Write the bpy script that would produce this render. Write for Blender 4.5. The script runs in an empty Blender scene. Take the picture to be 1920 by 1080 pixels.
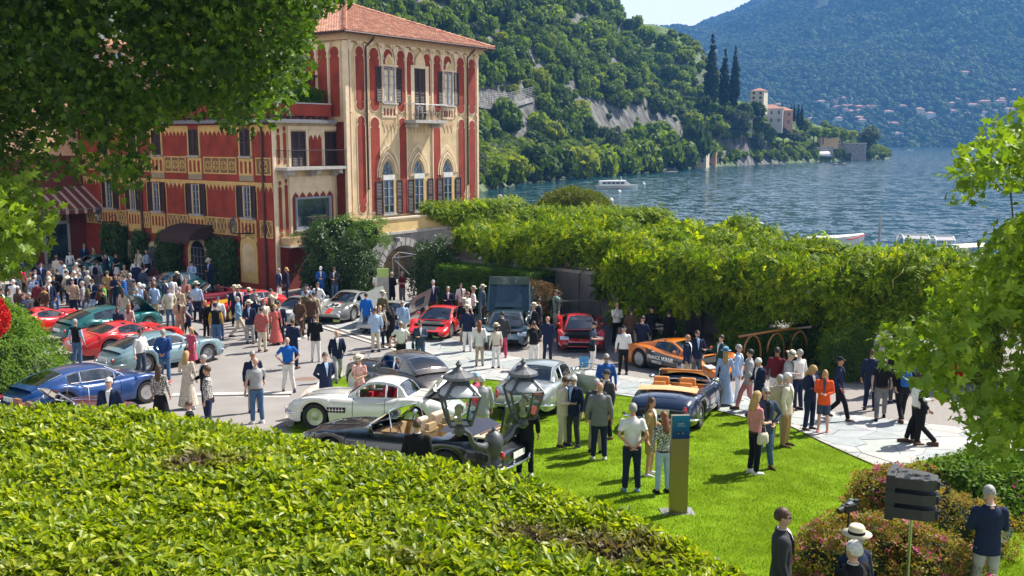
import bpy, bmesh, math, random
import numpy as np
from mathutils import Vector, Matrix, Euler, noise as mnoise
from math import pi, sin, cos, radians, sqrt
R = random.Random(7)
NR = np.random.RandomState(11)
S = bpy.context.scene
COL = S.collection
# ------------------------------------------------------------------ camera
CZ = 8.2
TILT = math.atan(278/1830.)
cam = bpy.data.cameras.new('camera'); cam.lens = 34.3; cam.sensor_width = 36
cam.clip_start = .1; cam.clip_end = 9000
camo = bpy.data.objects.new('camera', cam); COL.objects.link(camo)
camo.location = (0, 0, CZ); camo.rotation_euler = (pi/2 - TILT, 0, 0)
S.camera = camo
# ------------------------------------------------------------------ world + sun
SUN_AZ = math.atan2(.83, .56)          # from +Y towards +X
SUN_EL = radians(50)
W = bpy.data.worlds.new('World'); S.world = W; W.use_nodes = True
nt = W.node_tree; nt.nodes.clear()
sky = nt.nodes.new('ShaderNodeTexSky'); sky.sky_type = 'NISHITA'; sky.sun_disc = False
sky.sun_elevation = SUN_EL; sky.sun_rotation = SUN_AZ; sky.air_density = 1.0; sky.dust_density = 2.5; sky.ozone_density = 1.5
tc = nt.nodes.new('ShaderNodeTexCoord')
mp = nt.nodes.new('ShaderNodeMapping'); mp.inputs['Scale'].default_value = (1.6, 1.6, 5.0); mp.inputs['Location'].default_value = (1.3, .45, 1.35)
nz = nt.nodes.new('ShaderNodeTexNoise'); nz.inputs['Scale'].default_value = 1.9; nz.inputs['Detail'].default_value = 7; nz.inputs['Roughness'].default_value = .58
cr = nt.nodes.new('ShaderNodeValToRGB'); cr.color_ramp.elements[0].position = .42; cr.color_ramp.elements[1].position = .56
mx = nt.nodes.new('ShaderNodeMixRGB'); mx.inputs[2].default_value = (15.5, 15.9, 16.6, 1)
bg = nt.nodes.new('ShaderNodeBackground'); bg.inputs['Strength'].default_value = .05
out = nt.nodes.new('ShaderNodeOutputWorld')
L = nt.links.new
L(tc.outputs['Generated'], mp.inputs[0]); L(mp.outputs[0], nz.inputs[0]); 
sz = nt.nodes.new('ShaderNodeSeparateXYZ'); L(tc.outputs['Generated'], sz.inputs[0]); mz = nt.nodes.new('ShaderNodeMapRange'); mz.inputs[1].default_value = .06; mz.inputs[2].default_value = .62; mz.inputs[3].default_value = .30; mz.inputs[4].default_value = -.20
L(sz.outputs[2], mz.inputs[0]); ad = nt.nodes.new('ShaderNodeMath'); L(nz.outputs[0], ad.inputs[0]); L(mz.outputs[0], ad.inputs[1]); L(ad.outputs[0], cr.inputs[0])
L(sky.outputs[0], mx.inputs[1]); L(cr.outputs[0], mx.inputs[0]); L(mx.outputs[0], bg.inputs[0]); L(bg.outputs[0], out.inputs[0])
sun = bpy.data.lights.new('sun', 'SUN'); sun.energy = 5.0; sun.angle = radians(.5); sun.color = (1, .95, .86)
suno = bpy.data.objects.new('sun', sun); COL.objects.link(suno)
sd = Vector((sin(SUN_AZ)*cos(SUN_EL), cos(SUN_AZ)*cos(SUN_EL), sin(SUN_EL)))
suno.rotation_euler = sd.to_track_quat('Z', 'Y').to_euler()
S.view_settings.view_transform = 'Standard'; S.view_settings.look = 'None'
S.view_settings.exposure = 1.12; S.view_settings.gamma = 1
S.render.engine = 'CYCLES'
cy = S.cycles
cy.max_bounces = 6; cy.diffuse_bounces = 3; cy.glossy_bounces = 3; cy.transmission_bounces = 4; cy.transparent_max_bounces = 12
cy.volume_bounces = 0; cy.use_denoising = True; cy.use_adaptive_sampling = True; cy.caustics_reflective = False; cy.caustics_refractive = False
cy.sample_clamp_indirect = 6
# ------------------------------------------------------------------ helpers
def ray(px, py):
 x = (px-960)/1830.; y = (540-py)/1830.
 c, s = cos(TILT), sin(TILT)
 return Vector((x, c+y*s, -s+y*c))
def g(X, Y):
 t = 34-max(Y, 6.0)
 return .085*(2*math.log1p(math.exp(t/2.)))
def at(px, py, h=0.):
 """the place on the ground (raised by h) seen in this direction"""
 d = ray(px, py); lo, hi = 2., 400.
 for _ in range(50):
  m = (lo+hi)/2
  if CZ+d[2]*m > g(d[0]*m, d[1]*m)+h: lo = m
  else: hi = m
 return Vector((d[0]*lo, d[1]*lo, g(d[0]*lo, d[1]*lo)))
def atY(px, py, Y):
 d = ray(px, py); return d*(Y/d[1])+Vector((0, 0, CZ))
def atZ(px, py, z):
 d = ray(px, py); return d*((z-CZ)/d[2])+Vector((0, 0, CZ))
MATS = {}
def mat(name, col, rough=.6, metal=0., var=.12, ns=6., bump=0., bs=40., coat=0., spec=.5, col2=None, detail=4, trans=0., ramp=(.35, .65), alpha=1., stretch=None, ior=None):
 if name in MATS: return MATS[name]
 m = bpy.data.materials.new(name); m.use_nodes = True; n = m.node_tree; N = n.nodes; K = n.links.new
 p = N['Principled BSDF']
 p.inputs['Roughness'].default_value = rough; p.inputs['Metallic'].default_value = metal
 p.inputs['Coat Weight'].default_value = coat; p.inputs['Coat Roughness'].default_value = .04
 p.inputs['Specular IOR Level'].default_value = spec; p.inputs['Alpha'].default_value = alpha
 if ior: p.inputs['IOR'].default_value = ior
 c1 = tuple(max(0, c*(1-var)) for c in col[:3])+(1,); c2 = tuple(min(1, c*(1+var)) for c in (col2 or col)[:3])+(1,)
 t = N.new('ShaderNodeTexCoord'); z = N.new('ShaderNodeTexNoise'); z.inputs['Scale'].default_value = ns; z.inputs['Detail'].default_value = detail
 src = t.outputs['Object']
 if stretch:
  mpn = N.new('ShaderNodeMapping'); mpn.inputs['Scale'].default_value = stretch; K(src, mpn.inputs[0]); src = mpn.outputs[0]
 r = N.new('ShaderNodeValToRGB'); r.color_ramp.elements[0].color = c1; r.color_ramp.elements[1].color = c2
 r.color_ramp.elements[0].position, r.color_ramp.elements[1].position = ramp
 K(src, z.inputs[0]); K(z.outputs[0], r.inputs[0]); K(r.outputs[0], p.inputs['Base Color'])
 if bump:
  b = N.new('ShaderNodeBump'); b.inputs['Strength'].default_value = 1.; b.inputs['Distance'].default_value = bump
  z2 = N.new('ShaderNodeTexNoise'); z2.inputs['Scale'].default_value = bs; z2.inputs['Detail'].default_value = 3
  K(src, z2.inputs[0]); K(z2.outputs[0], b.inputs['Height']); K(b.outputs[0], p.inputs['Normal'])
 MATS[name] = m; return m
def leafmat(name, cols, rough=.42, tr=.35, spec=.5, patch=None, tint=(1.5, 1.5, .8)):
 """cols: three colours picked per leaf; patch=(colour, scale, lo, hi): dry or dead patches by place"""
 if name in MATS: return MATS[name]
 m = bpy.data.materials.new(name); m.use_nodes = True; n = m.node_tree; N = n.nodes; K = n.links.new
 p = N['Principled BSDF']; p.inputs['Roughness'].default_value = rough; p.inputs['Specular IOR Level'].default_value = spec
 ge = N.new('ShaderNodeNewGeometry'); oi = N.new('ShaderNodeObjectInfo')
 a = N.new('ShaderNodeMath'); a.operation = 'MULTIPLY'; a.inputs[1].default_value = .55
 b = N.new('ShaderNodeMath'); b.operation = 'MULTIPLY_ADD'; b.inputs[1].default_value = .45
 K(ge.outputs['Random Per Island'], a.inputs[0]); K(oi.outputs['Random'], b.inputs[0]); K(a.outputs[0], b.inputs[2])
 r = N.new('ShaderNodeValToRGB'); e = r.color_ramp.elements
 e[0].color = (*cols[0], 1); e[0].position = .15; e[1].color = (*cols[2], 1); e[1].position = .85
 x = e.new(.5); x.color = (*cols[1], 1)
 K(b.outputs[0], r.inputs[0]); c = r.outputs[0]
 if patch:
  z = N.new('ShaderNodeTexNoise'); z.inputs['Scale'].default_value = patch[1]; z.inputs['Detail'].default_value = 4
  K(ge.outputs['Position'], z.inputs[0]); mr = N.new('ShaderNodeMapRange'); mr.inputs[1].default_value = patch[2]; mr.inputs[2].default_value = patch[3]
  K(z.outputs[0], mr.inputs[0]); mi = N.new('ShaderNodeMixRGB'); mi.inputs[2].default_value = (*patch[0], 1)
  K(mr.outputs[0], mi.inputs[0]); K(c, mi.inputs[1]); c = mi.outputs[0]
 K(c, p.inputs['Base Color'])
 tl = N.new('ShaderNodeBsdfTranslucent'); mu = N.new('ShaderNodeMixRGB'); mu.blend_type = 'MULTIPLY'; mu.inputs[0].default_value = 1
 mu.inputs[2].default_value = (*tint, 1); K(c, mu.inputs[1]); K(mu.outputs[0], tl.inputs[0])
 ms = N.new('ShaderNodeMixShader'); ms.inputs[0].default_value = tr
 K(p.outputs[0], ms.inputs[1]); K(tl.outputs[0], ms.inputs[2]); K(ms.outputs[0], N['Material Output'].inputs[0])
 MATS[name] = m; return m
def setp(o, label=None, cat=None, group=None, kind=None):
 if label: o['label'] = label
 if cat: o['category'] = cat
 if group: o['group'] = group
 if kind: o['kind'] = kind
 return o
def empty(name, label, cat, loc=(0, 0, 0), rz=0., group=None):
 o = bpy.data.objects.new(name, None); COL.objects.link(o); o.empty_display_size = .3
 o.location = loc; o.rotation_euler = (0, 0, rz); return setp(o, label, cat, group)
def copy_tree(o, parent=None):
 c = o.copy(); COL.objects.link(c); c.parent = parent
 for ch in list(o.children): copy_tree(ch, c)
 return c
def linkmesh(name, me, parent=None, m=None):
 o = bpy.data.objects.new(name, me); COL.objects.link(o)
 if parent: o.parent = parent
 if m is not None:
  if not me.materials: me.materials.append(m)
 return o
class MB:
 def __init__(s): s.v = []; s.f = []; s.mi = []; s.cur = 0; s.T = None
 def add(s, vs, fs):
  b = len(s.v)
  if s.T is not None: vs = [s.T @ Vector(p) for p in vs]
  s.v += [tuple(p) for p in vs]; s.f += [tuple(b+i for i in f) for f in fs]; s.mi += [s.cur]*len(fs); return s
 def box(s, c, d, rz=0., M=None):
  x, y, z = d[0]/2, d[1]/2, d[2]/2
  P = [(-x, -y, -z), (x, -y, -z), (x, y, -z), (-x, y, -z), (-x, -y, z), (x, -y, z), (x, y, z), (-x, y, z)]
  ca, sa = cos(rz), sin(rz)
  if M is not None: P = [M @ Vector(p) for p in P]
  P = [(p[0]*ca-p[1]*sa+c[0], p[0]*sa+p[1]*ca+c[1], p[2]+c[2]) for p in P]
  return s.add(P, [(0, 3, 2, 1), (4, 5, 6, 7), (0, 1, 5, 4), (1, 2, 6, 5), (2, 3, 7, 6), (3, 0, 4, 7)])
 def b2(s, x0, x1, y0, y1, z0, z1): return s.box(((x0+x1)/2, (y0+y1)/2, (z0+z1)/2), (abs(x1-x0), abs(y1-y0), abs(z1-z0)))
 def rings(s, rings, cap=True, closed=True):
  n = len(rings[0]); vs = [p for r in rings for p in r]; fs = []
  for i in range(len(rings)-1):
   for j in range(n if closed else n-1):
    k = (j+1) % n; fs.append((i*n+j, i*n+k, (i+1)*n+k, (i+1)*n+j))
  if cap and closed: fs.append(tuple(reversed(range(n)))); fs.append(tuple((len(rings)-1)*n+j for j in range(n)))
  return s.add(vs, fs)
 def tube(s, pts, rad, n=8, cap=True, flat=None):
  """pts: polyline, rad: float or list of radius / (ra, rb) ellipse"""
  pts = [Vector(p) for p in pts]; m = len(pts)
  if not isinstance(rad, (list, tuple)): rad = [rad]*m
  R_ = []
  up = None
  for i, p in enumerate(pts):
   t = (pts[min(i+1, m-1)]-pts[max(i-1, 0)])
   if t.length < 1e-9: t = Vector((0, 0, 1))
   t.normalize()
   if up is None:
    up = Vector(flat) if flat else (Vector((0, 1, 0)) if abs(t.y) < .9 else Vector((1, 0, 0)))
   a = up.cross(t); 
   if a.length < 1e-6: a = Vector((1, 0, 0)).cross(t)
   a.normalize(); b = t.cross(a); 
   if not flat: up = b
   r = rad[i]; ra, rb = (r if isinstance(r, (list, tuple)) else (r, r))
   R_.append([p+a*(ra*cos(2*pi*j/n))+b*(rb*sin(2*pi*j/n)) for j in range(n)])
  return s.rings(R_, cap)
 def lathe(s, prof, n=16, c=(0, 0, 0), ax='z'):
  rs = []
  for r, z in prof:
   ring = []
   for j in range(n):
    a = 2*pi*j/n; x, y = r*cos(a), r*sin(a)
    q = (x, y, z) if ax == 'z' else ((x, z, -y) if ax == 'y' else (z, x, y))
    ring.append((q[0]+c[0], q[1]+c[1], q[2]+c[2]))
   rs.append(ring)
  return s.rings(rs)
 def ball(s, c, r, n=10, m=7):
  if not isinstance(r, (list, tuple)): r = (r, r, r)
  rs = []
  for i in range(m+1):
   a = pi*(i/m*.98+.01)
   rs.append([(c[0]+r[0]*sin(a)*cos(2*pi*j/n), c[1]+r[1]*sin(a)*sin(2*pi*j/n), c[2]-r[2]*cos(a)) for j in range(n)])
  return s.rings(rs)
 def prism(s, poly, z0, z1):
  n = len(poly); vs = [(p[0], p[1], z0) for p in poly]+[(p[0], p[1], z1) for p in poly]
  return s.add(vs, [tuple(reversed(range(n))), tuple(range(n, 2*n))]+[(i, (i+1) % n, n+(i+1) % n, n+i) for i in range(n)])
 def mesh(s, name='m', mats=(), smooth=False):
  used = sorted({i for f in s.f for i in f})
  if len(used) < len(s.v): mp_ = {a: b for b, a in enumerate(used)}; s.v = [s.v[i] for i in used]; s.f = [tuple(mp_[i] for i in f) for f in s.f]
  me = bpy.data.meshes.new(name); me.from_pydata(s.v, [], s.f)
  for m in mats: me.materials.append(m)
  if len(mats) > 1: me.polygons.foreach_set('material_index', s.mi)
  if smooth: me.polygons.foreach_set('use_smooth', [True]*len(me.polygons))
  me.validate(); me.update(); return me
 def build(s, name, m, parent=None, smooth=False, label=None, cat=None, group=None, kind=None, auto=None):
  me = s.mesh(name, m if isinstance(m, (list, tuple)) else (m,), smooth)
  if auto is not None: 
   me.polygons.foreach_set('use_smooth', [True]*len(me.polygons)); me.set_sharp_from_angle(angle=radians(auto))
  o = bpy.data.objects.new(name, me); COL.objects.link(o)
  if parent is not None: o.parent = parent
  return setp(o, label, cat, group, kind)
SCG = {}
def sc_group(coll):
 if coll.name in SCG: return SCG[coll.name]
 ng = bpy.data.node_groups.new('scatter_'+coll.name, 'GeometryNodeTree')
 ng.interface.new_socket('Geometry', in_out='INPUT', socket_type='NodeSocketGeometry')
 ng.interface.new_socket('Geometry', in_out='OUTPUT', socket_type='NodeSocketGeometry')
 N = ng.nodes; K = ng.links.new
 gi = N.new('NodeGroupInput'); go = N.new('NodeGroupOutput'); ip = N.new('GeometryNodeInstanceOnPoints')
 ci = N.new('GeometryNodeCollectionInfo'); ci.inputs['Collection'].default_value = coll
 ci.inputs['Separate Children'].default_value = True; ci.inputs['Reset Children'].default_value = True
 ip.inputs['Pick Instance'].default_value = True
 def na(nm, ty):
  a = N.new('GeometryNodeInputNamedAttribute'); a.data_type = ty; a.inputs['Name'].default_value = nm; return a.outputs['Attribute']
 K(gi.outputs[0], ip.inputs['Points']); K(ci.outputs[0], ip.inputs['Instance']); K(na('idx', 'INT'), ip.inputs['Instance Index'])
 K(na('rot', 'FLOAT_VECTOR'), ip.inputs['Rotation']); K(na('scl', 'FLOAT_VECTOR'), ip.inputs['Scale']); K(ip.outputs[0], go.inputs[0])
 SCG[coll.name] = ng; return ng
def protos(name, meshes):
 c = bpy.data.collections.new(name)
 for i, me in enumerate(meshes):
  o = bpy.data.objects.new(name+'_%02d' % i, me); c.objects.link(o)
 return c
def scatter(name, P, rot, scl, coll, parent=None, **kw):
 P = np.asarray(P, float); n = len(P); me = bpy.data.meshes.new(name); me.vertices.add(n); me.vertices.foreach_set('co', P.astype(np.float32).ravel())
 scl = np.asarray(scl, float)
 if scl.ndim == 1: scl = np.repeat(scl[:, None], 3, 1)
 for nm, ty, a, key in (('rot', 'FLOAT_VECTOR', rot, 'vector'), ('scl', 'FLOAT_VECTOR', scl, 'vector'), ('idx', 'INT', NR.randint(0, len(coll.objects), n), 'value')):
  at_ = me.attributes.new(nm, ty, 'POINT'); at_.data.foreach_set(key, np.asarray(a, np.float32 if ty != 'INT' else np.int32).ravel())
 me.update(); o = bpy.data.objects.new(name, me); COL.objects.link(o)
 if parent is not None: o.parent = parent
 kw.setdefault('kind', 'stuff')
 md = o.modifiers.new('scatter', 'NODES'); md.node_group = sc_group(coll)
 return setp(o, **kw)
def rot_to(Nv, spin=True, jit=.35):
 """euler angles turning +Z to the given normals"""
 Nv = np.asarray(Nv, float)+NR.normal(0, jit, np.shape(Nv)); Nv /= np.linalg.norm(Nv, axis=1)[:, None]+1e-9
 th = np.arccos(np.clip(Nv[:, 2], -1, 1)); ph = np.arctan2(Nv[:, 1], Nv[:, 0])
 sp = NR.uniform(0, 2*pi, len(Nv)) if spin else np.zeros(len(Nv))
 cph, sph, cth, sth, cs, ss = np.cos(ph), np.sin(ph), np.cos(th), np.sin(th), np.cos(sp), np.sin(sp)
 m00 = cph*cth*cs-sph*ss; m10 = sph*cth*cs+cph*ss; m20 = -sth*cs
 m21 = sth*ss; m22 = cth
 return np.stack([np.arctan2(m21, m22), np.arcsin(np.clip(-m20, -1, 1)), np.arctan2(m10, m00)], 1)
def leaf_shape(kind, Ln, Wd):
 """verts (n,3) along +X with base at the origin, faces"""
 if kind == 'oval':
  v = [(0, 0, 0), (.35, .5, .06), (.35, -.5, .06), (.75, .36, .03), (.75, -.36, .03), (1, 0, -.08), (.35, 0, 0), (.75, 0, -.02)]
  f = [(0, 6, 1), (0, 2, 6), (6, 7, 3, 1), (6, 2, 4, 7), (7, 5, 3), (7, 4, 5)]
 elif kind == 'palm':
  v = [(0, 0, 0), (.1, .5, -.03), (.3, .22, .03), (.55, .52, -.08), (.6, .2, .02), (1, 0, -.1), (.6, -.2, .02), (.55, -.52, -.08), (.3, -.22, .03), (.1, -.5, -.03), (.35, 0, .03)]
  f = [(10, 0, 1), (10, 1, 2), (10, 2, 3), (10, 3, 4), (10, 4, 5), (10, 5, 6), (10, 6, 7), (10, 7, 8), (10, 8, 9), (10, 9, 0)]
  Wd = Wd*1.0
 else:
  v = [(0, 0, 0), (.5, .5, .05), (1, 0, -.05), (.5, -.5, .05)]; f = [(0, 3, 2, 1)]
 return np.array(v)*[Ln, Wd, Ln], f
def spray(kind, n, Ln, Wd, rad=.12, height=.12, up=.5, droop=0., seed=0, mats=(), flat=False, pinnate=False):
 r = np.random.RandomState(seed); V = []; F = []; lv, lf = leaf_shape(kind, Ln, Wd)
 for i in range(n):
  t = i/max(1, n-1)
  sc = r.uniform(.7, 1.15)
  if pinnate:
   side = 1 if i % 2 else -1; base = np.array([t*height, 0, -t*t*height*.5]); yaw = side*r.uniform(.7, 1.1); pit = r.uniform(-.2, .5)
  else:
   a = i*2.4+r.uniform(-.4, .4); rr = rad*sqrt(r.uniform(.02, 1)); base = np.array([rr*cos(a), rr*sin(a), height*r.uniform(0, 1)])
   yaw = a+r.uniform(-.5, .5); pit = up+r.uniform(-.45, .45)-droop
  roll = r.uniform(-.6, .6)
  M = np.array(Euler((0, 0, yaw)).to_matrix() @ Euler((0, -pit, 0)).to_matrix() @ Euler((roll, 0, 0)).to_matrix())
  b = len(V); V += list((lv*sc) @ M.T+base); F += [tuple(b+k for k in q) for q in lf]
 me = bpy.data.meshes.new('leaf_spray'); me.from_pydata([tuple(p) for p in V], [], F)
 for m in mats: me.materials.append(m)
 me.update(); return me
def fbm(x, y, z=0., o=4):
 return mnoise.fractal(Vector((x, y, z)), 1., 2., o)
# GROUND
def ystrips(poly, off, name, m, step=1.0, parent=None, **kw):
 bm = bmesh.new(); vs = [bm.verts.new((p[0], p[1], 0)) for p in poly]; bm.faces.new(vs)
 bmesh.ops.triangulate(bm, faces=bm.faces[:])
 y0 = min(p[1] for p in poly); y1 = max(p[1] for p in poly); y = math.floor(y0)
 while y < y1:
  bmesh.ops.bisect_plane(bm, geom=bm.verts[:]+bm.edges[:]+bm.faces[:], plane_co=(0, y, 0), plane_no=(0, 1, 0)); y += step
 for v in bm.verts: v.co.z = g(v.co.x, v.co.y)+off
 bmesh.ops.recalc_face_normals(bm, faces=bm.faces[:])
 me = bpy.data.meshes.new(name); bm.to_mesh(me); bm.free()
 if me.polygons[0].normal.z < 0: me.flip_normals()
 me.materials.append(m); o = bpy.data.objects.new(name, me); COL.objects.link(o)
 if parent: o.parent = parent
 return setp(o, **kw)
def P2(lst): return [tuple(at(*p)[:2]) for p in lst]
asphalt = mat('asphalt', (.25, .23, .215), .9, var=.09, ns=.8, bump=.004, bs=60, detail=8)
LAND = [(-75, -6), (60, -6), (60, 69), (20, 69), (2, 68), (-4, 75), (-14, 110), (-75, 130)]
ystrips(LAND, 0, 'ground', asphalt, kind='structure')
lawn_top = [(640, 706), (700, 692), (780, 688), (850, 700), (905, 712), (1000, 722), (1100, 733), (1180, 745), (1260, 757), (1330, 768), (1390, 783), (1480, 800), (1540, 830), (1600, 857), (1655, 881)]
kerb_px = [(545, 800), (560, 778), (575, 757), (585, 738), (603, 722), (640, 706)]
LAWN = P2(kerb_px[:-1]+lawn_top+[(1700, 872), (1760, 858), (1830, 848), (1920, 846), (2150, 846)])+[(17, 4), (-3.0, 4), (-3.6, 15)]
grassm = leafmat('lawn_turf', [(.075, .15, .012), (.09, .185, .015), (.11, .21, .02)], .7, .0, .2)
turf = mat('turf', (.12, .20, .003), .95, spec=.08, var=.14, ns=.55, bump=.012, bs=45, col2=(.15, .25, .008), detail=8)
ystrips(LAWN, .010, 'lawn', turf, kind='structure')
PAVE = P2([(609, 611), (640, 598), (760, 590), (830, 628), (890, 652), (960, 668), (1080, 690), (1159, 703), (1240, 716), (1339, 732), (1400, 745), (1500, 765), (1608, 780), (1760, 798), (1960, 818)]
   + [(1960, 846), (1830, 848), (1760, 858), (1700, 872)]+[(p[0], p[1]-1) for p in reversed(lawn_top[3:])]+[(800, 672), (740, 651), (691, 635)])
GRAV = P2([(760, 585), (900, 560), (1150, 585), (1400, 610), (1700, 640), (1960, 690), (1960, 818), (1760, 797), (1608, 779), (1500, 764), (1400, 744), (1339, 731), (1240, 715), (1159, 702), (1080, 689), (960, 667), (890, 651), (830, 627)])
gravelm = mat('gravel', (.27, .245, .225), .95, var=.28, ns=38, bump=.012, bs=90, detail=6)
ystrips(GRAV, .006, 'gravel_yard', gravelm, kind='structure')
pave_o = ystrips(PAVE, .008, 'stone_path', mat('mortar', (.25, .245, .235), .95, ns=20), kind='structure')
def clip(sub, cell):
 out_ = sub
 n = len(cell)
 for i in range(n):
  a, b = cell[i], cell[(i+1) % n]; inp, out_ = out_, []
  if not inp: return []
  ins = lambda p: (b[0]-a[0])*(p[1]-a[1])-(b[1]-a[1])*(p[0]-a[0]) >= 0
  for j in range(len(inp)):
   c, d = inp[j], inp[(j+1) % len(inp)]
   if ins(c): out_.append(c)
   if ins(c) != ins(d):
    den = (b[0]-a[0])*(d[1]-c[1])-(b[1]-a[1])*(d[0]-c[0])
    t = -((b[0]-a[0])*(c[1]-a[1])-(b[1]-a[1])*(c[0]-a[0]))/den
    out_.append((c[0]+(d[0]-c[0])*t, c[1]+(d[1]-c[1])*t))
 return out_
def half(poly, m, nx, ny):
 out_ = []
 for j in range(len(poly)):
  c, d = poly[j], poly[(j+1) % len(poly)]; sc = (c[0]-m[0])*nx+(c[1]-m[1])*ny; s2 = (d[0]-m[0])*nx+(d[1]-m[1])*ny
  if sc <= 0: out_.append(c)
  if sc*s2 < 0:
   t = sc/(sc-s2); out_.append((c[0]+(d[0]-c[0])*t, c[1]+(d[1]-c[1])*t))
 return out_
def inpoly(x, y, P):
 r = False
 for i in range(len(P)):
  a, b = P[i], P[i-1]
  if (a[1] > y) != (b[1] > y) and x < (b[0]-a[0])*(y-a[1])/(b[1]-a[1])+a[0]: r = not r
 return r
def area(p): return sum(p[i-1][0]*p[i][1]-p[i][0]*p[i-1][1] for i in range(len(p)))/2
if area(PAVE) < 0: PAVE = PAVE[::-1]
xs = [p[0] for p in PAVE]; ys = [p[1] for p in PAVE]; sp = .82
seeds = []
for iy in range(int((max(ys)-min(ys))/sp)+4):
 for ix in range(int((max(xs)-min(xs))/sp)+4):
  seeds.append((min(xs)-sp+(ix+.5*(iy % 2))*sp+R.uniform(-.36, .36), min(ys)-sp+iy*sp+R.uniform(-.36, .36)))
stone_m = [mat('flagstone_%d' % i, c, .75, var=.1, ns=3, bump=.003, bs=25) for i, c in enumerate([(.36, .36, .35), (.31, .33, .34), (.39, .38, .365), (.28, .31, .31), (.37, .36, .335), (.33, .355, .33)])]
stones = []
grid = {}
for q in seeds: grid.setdefault((int(q[0]//1), int(q[1]//1)), []).append(q)
for q in seeds:
 poly = [(q[0]-1, q[1]-1), (q[0]+1, q[1]-1), (q[0]+1, q[1]+1), (q[0]-1, q[1]+1)]
 gx, gy = int(q[0]//1), int(q[1]//1)
 for a in range(-2, 3):
  for b in range(-2, 3):
   for w in grid.get((gx+a, gy+b), ()):
    if w is q: continue
    dx, dy = w[0]-q[0], w[1]-q[1]; l = math.hypot(dx, dy)
    if l < 2 and poly: poly = half(poly, (q[0]+dx/2-dx/l*.010, q[1]+dy/2-dy/l*.010), dx, dy)
 if len(poly) < 3: continue
 cl = clip(PAVE, poly)
 if len(cl) > 2 and abs(area(cl)) > .03 and inpoly(sum(p[0] for p in cl)/len(cl), sum(p[1] for p in cl)/len(cl), PAVE): stones.append(cl)
stones.sort(key=lambda c: sum(p[1] for p in c)/len(c))
rest = MB()
for i, c in enumerate(stones):
 h = .016+R.uniform(0, .012); tl = R.uniform(-.006, .006)
 n = len(c)
 vs = [(p[0], p[1], g(*p)+.009) for p in c]+[(p[0], p[1], g(*p)+h+tl*(p[0]-c[0][0])) for p in c]
 fs = [tuple(range(n, 2*n))]+[(k, (k+1) % n, n+(k+1) % n, n+k) for k in range(n)]
 if i < 290:
  m = MB(); m.add(vs, fs); m.build('stone', stone_m[R.randrange(6)], pave_o)
 else:
  rest.cur = R.randrange(6); rest.add(vs, fs)
rest.build('far_stones', stone_m, pave_o, kind='stuff')
kb = MB(); kp = [at(*p) for p in kerb_px]
for a, b in zip(kp, kp[1:]):
 d = (b-a); kb.box((a+b)/2+Vector((0, 0, .04)), (d.length*.985, .12, .12), math.atan2(d.y, d.x))
setp(kb.build('kerb', mat('kerbstone', (.5, .48, .44), .8), None), kind='structure')
eb = MB(); lt = [at(*p) for p in lawn_top[3:]]
for a, b in zip(lt, lt[1:]):
 d = (b-a); eb.box((a+b)/2+Vector((0, 0, .012)), (d.length, .02, .05), math.atan2(d.y, d.x), M=Matrix.Rotation(-math.atan2(d.z, math.hypot(d.x, d.y)), 3, 'Y'))
eb.build('lawn_edging', mat('rust_edge', (.07, .05, .04), .8), None, kind='structure')
dk = mat('dark_iron', (.03, .03, .03), .5, metal=.6)
a, b = at(318, 744), at(545, 741); d = b-a; rz = math.atan2(d.y, d.x)
e = empty('drain_channel', 'long slotted drain channel with pale stone margins crossing the asphalt above the hedge', 'drain', (a+b)/2, rz)
m = MB(); m.box((0, .26, .006), (d.length, .3, .012)); m.box((0, -.26, .006), (d.length, .3, .012)); m.build('stone_margin', mat('pale_stone', (.5, .47, .43), .85), e)
m = MB(); m.box((0, 0, .003), (d.length, .2, .006)); m.build('channel', dk, e)
m = MB()
for i in range(int(d.length/.06)): m.box((-d.length/2+i*.06+.03, 0, .009), (.025, .18, .008))
m.build('grating', mat('grate_steel', (.22, .2, .18), .5, metal=.5), e, kind='stuff')
a, b = at(609, 613), at(780, 664); d = b-a
e = empty('drain_channel', 'diagonal stone drain strip between asphalt and crazy paving', 'drain', (a+b)/2, math.atan2(d.y, d.x))
m = MB(); m.box((0, .2, .012), (d.length, .16, .03)); m.box((0, -.2, .012), (d.length, .16, .03)); m.build('stone_margin', MATS['kerbstone'], e)
m = MB(); m.box((0, 0, .008), (d.length, .22, .016)); m.build('channel', mat('drain_brown', (.12, .1, .09), .8), e)
m = MB(); m.lathe([(0, .012), (.36, .012), (.38, .004)], 24)
c = at(572, 712); o = m.build('manhole_cover', mat('rust_iron', (.2, .13, .1), .8, bump=.006, bs=30), None, label='round rusty manhole cover in the asphalt near the white roadster', cat='manhole cover'); o.location = c
c = at(945, 746); e = empty('drain_cover', 'round dark green grate set in the lawn beside the silver coupe', 'drain cover', c+Vector((0, 0, .02)))
m = MB(); m.lathe([(.30, 0), (.36, 0), (.36, .04), (.30, .04), (.30, 0)], 28); m.build('rim', mat('verdigris', (.05, .10, .09), .5), e)
m = MB()
for i in range(-6, 7): m.box((i*.045, 0, .025), (.018, 2*sqrt(max(0, .3**2-(i*.045)**2)), .02)); m.box((0, i*.045, .02), (2*sqrt(max(0, .3**2-(i*.045)**2)), .018, .02))
m.build('grille', MATS['verdigris'], e)
m = MB(); m.lathe([(0, .004), (.31, .004)], 20); m.build('pit', dk, e)
PB = P2([(520, 800), (540, 775), (556, 752), (572, 732), (588, 722), (601, 721), (584, 737), (573, 757), (558, 778), (543, 800)])
ystrips(PB, .012, 'pebble_border', mat('pebbles', (.40, .34, .29), .9, var=.45, ns=26, bump=.02, bs=30), kind='structure')
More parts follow.
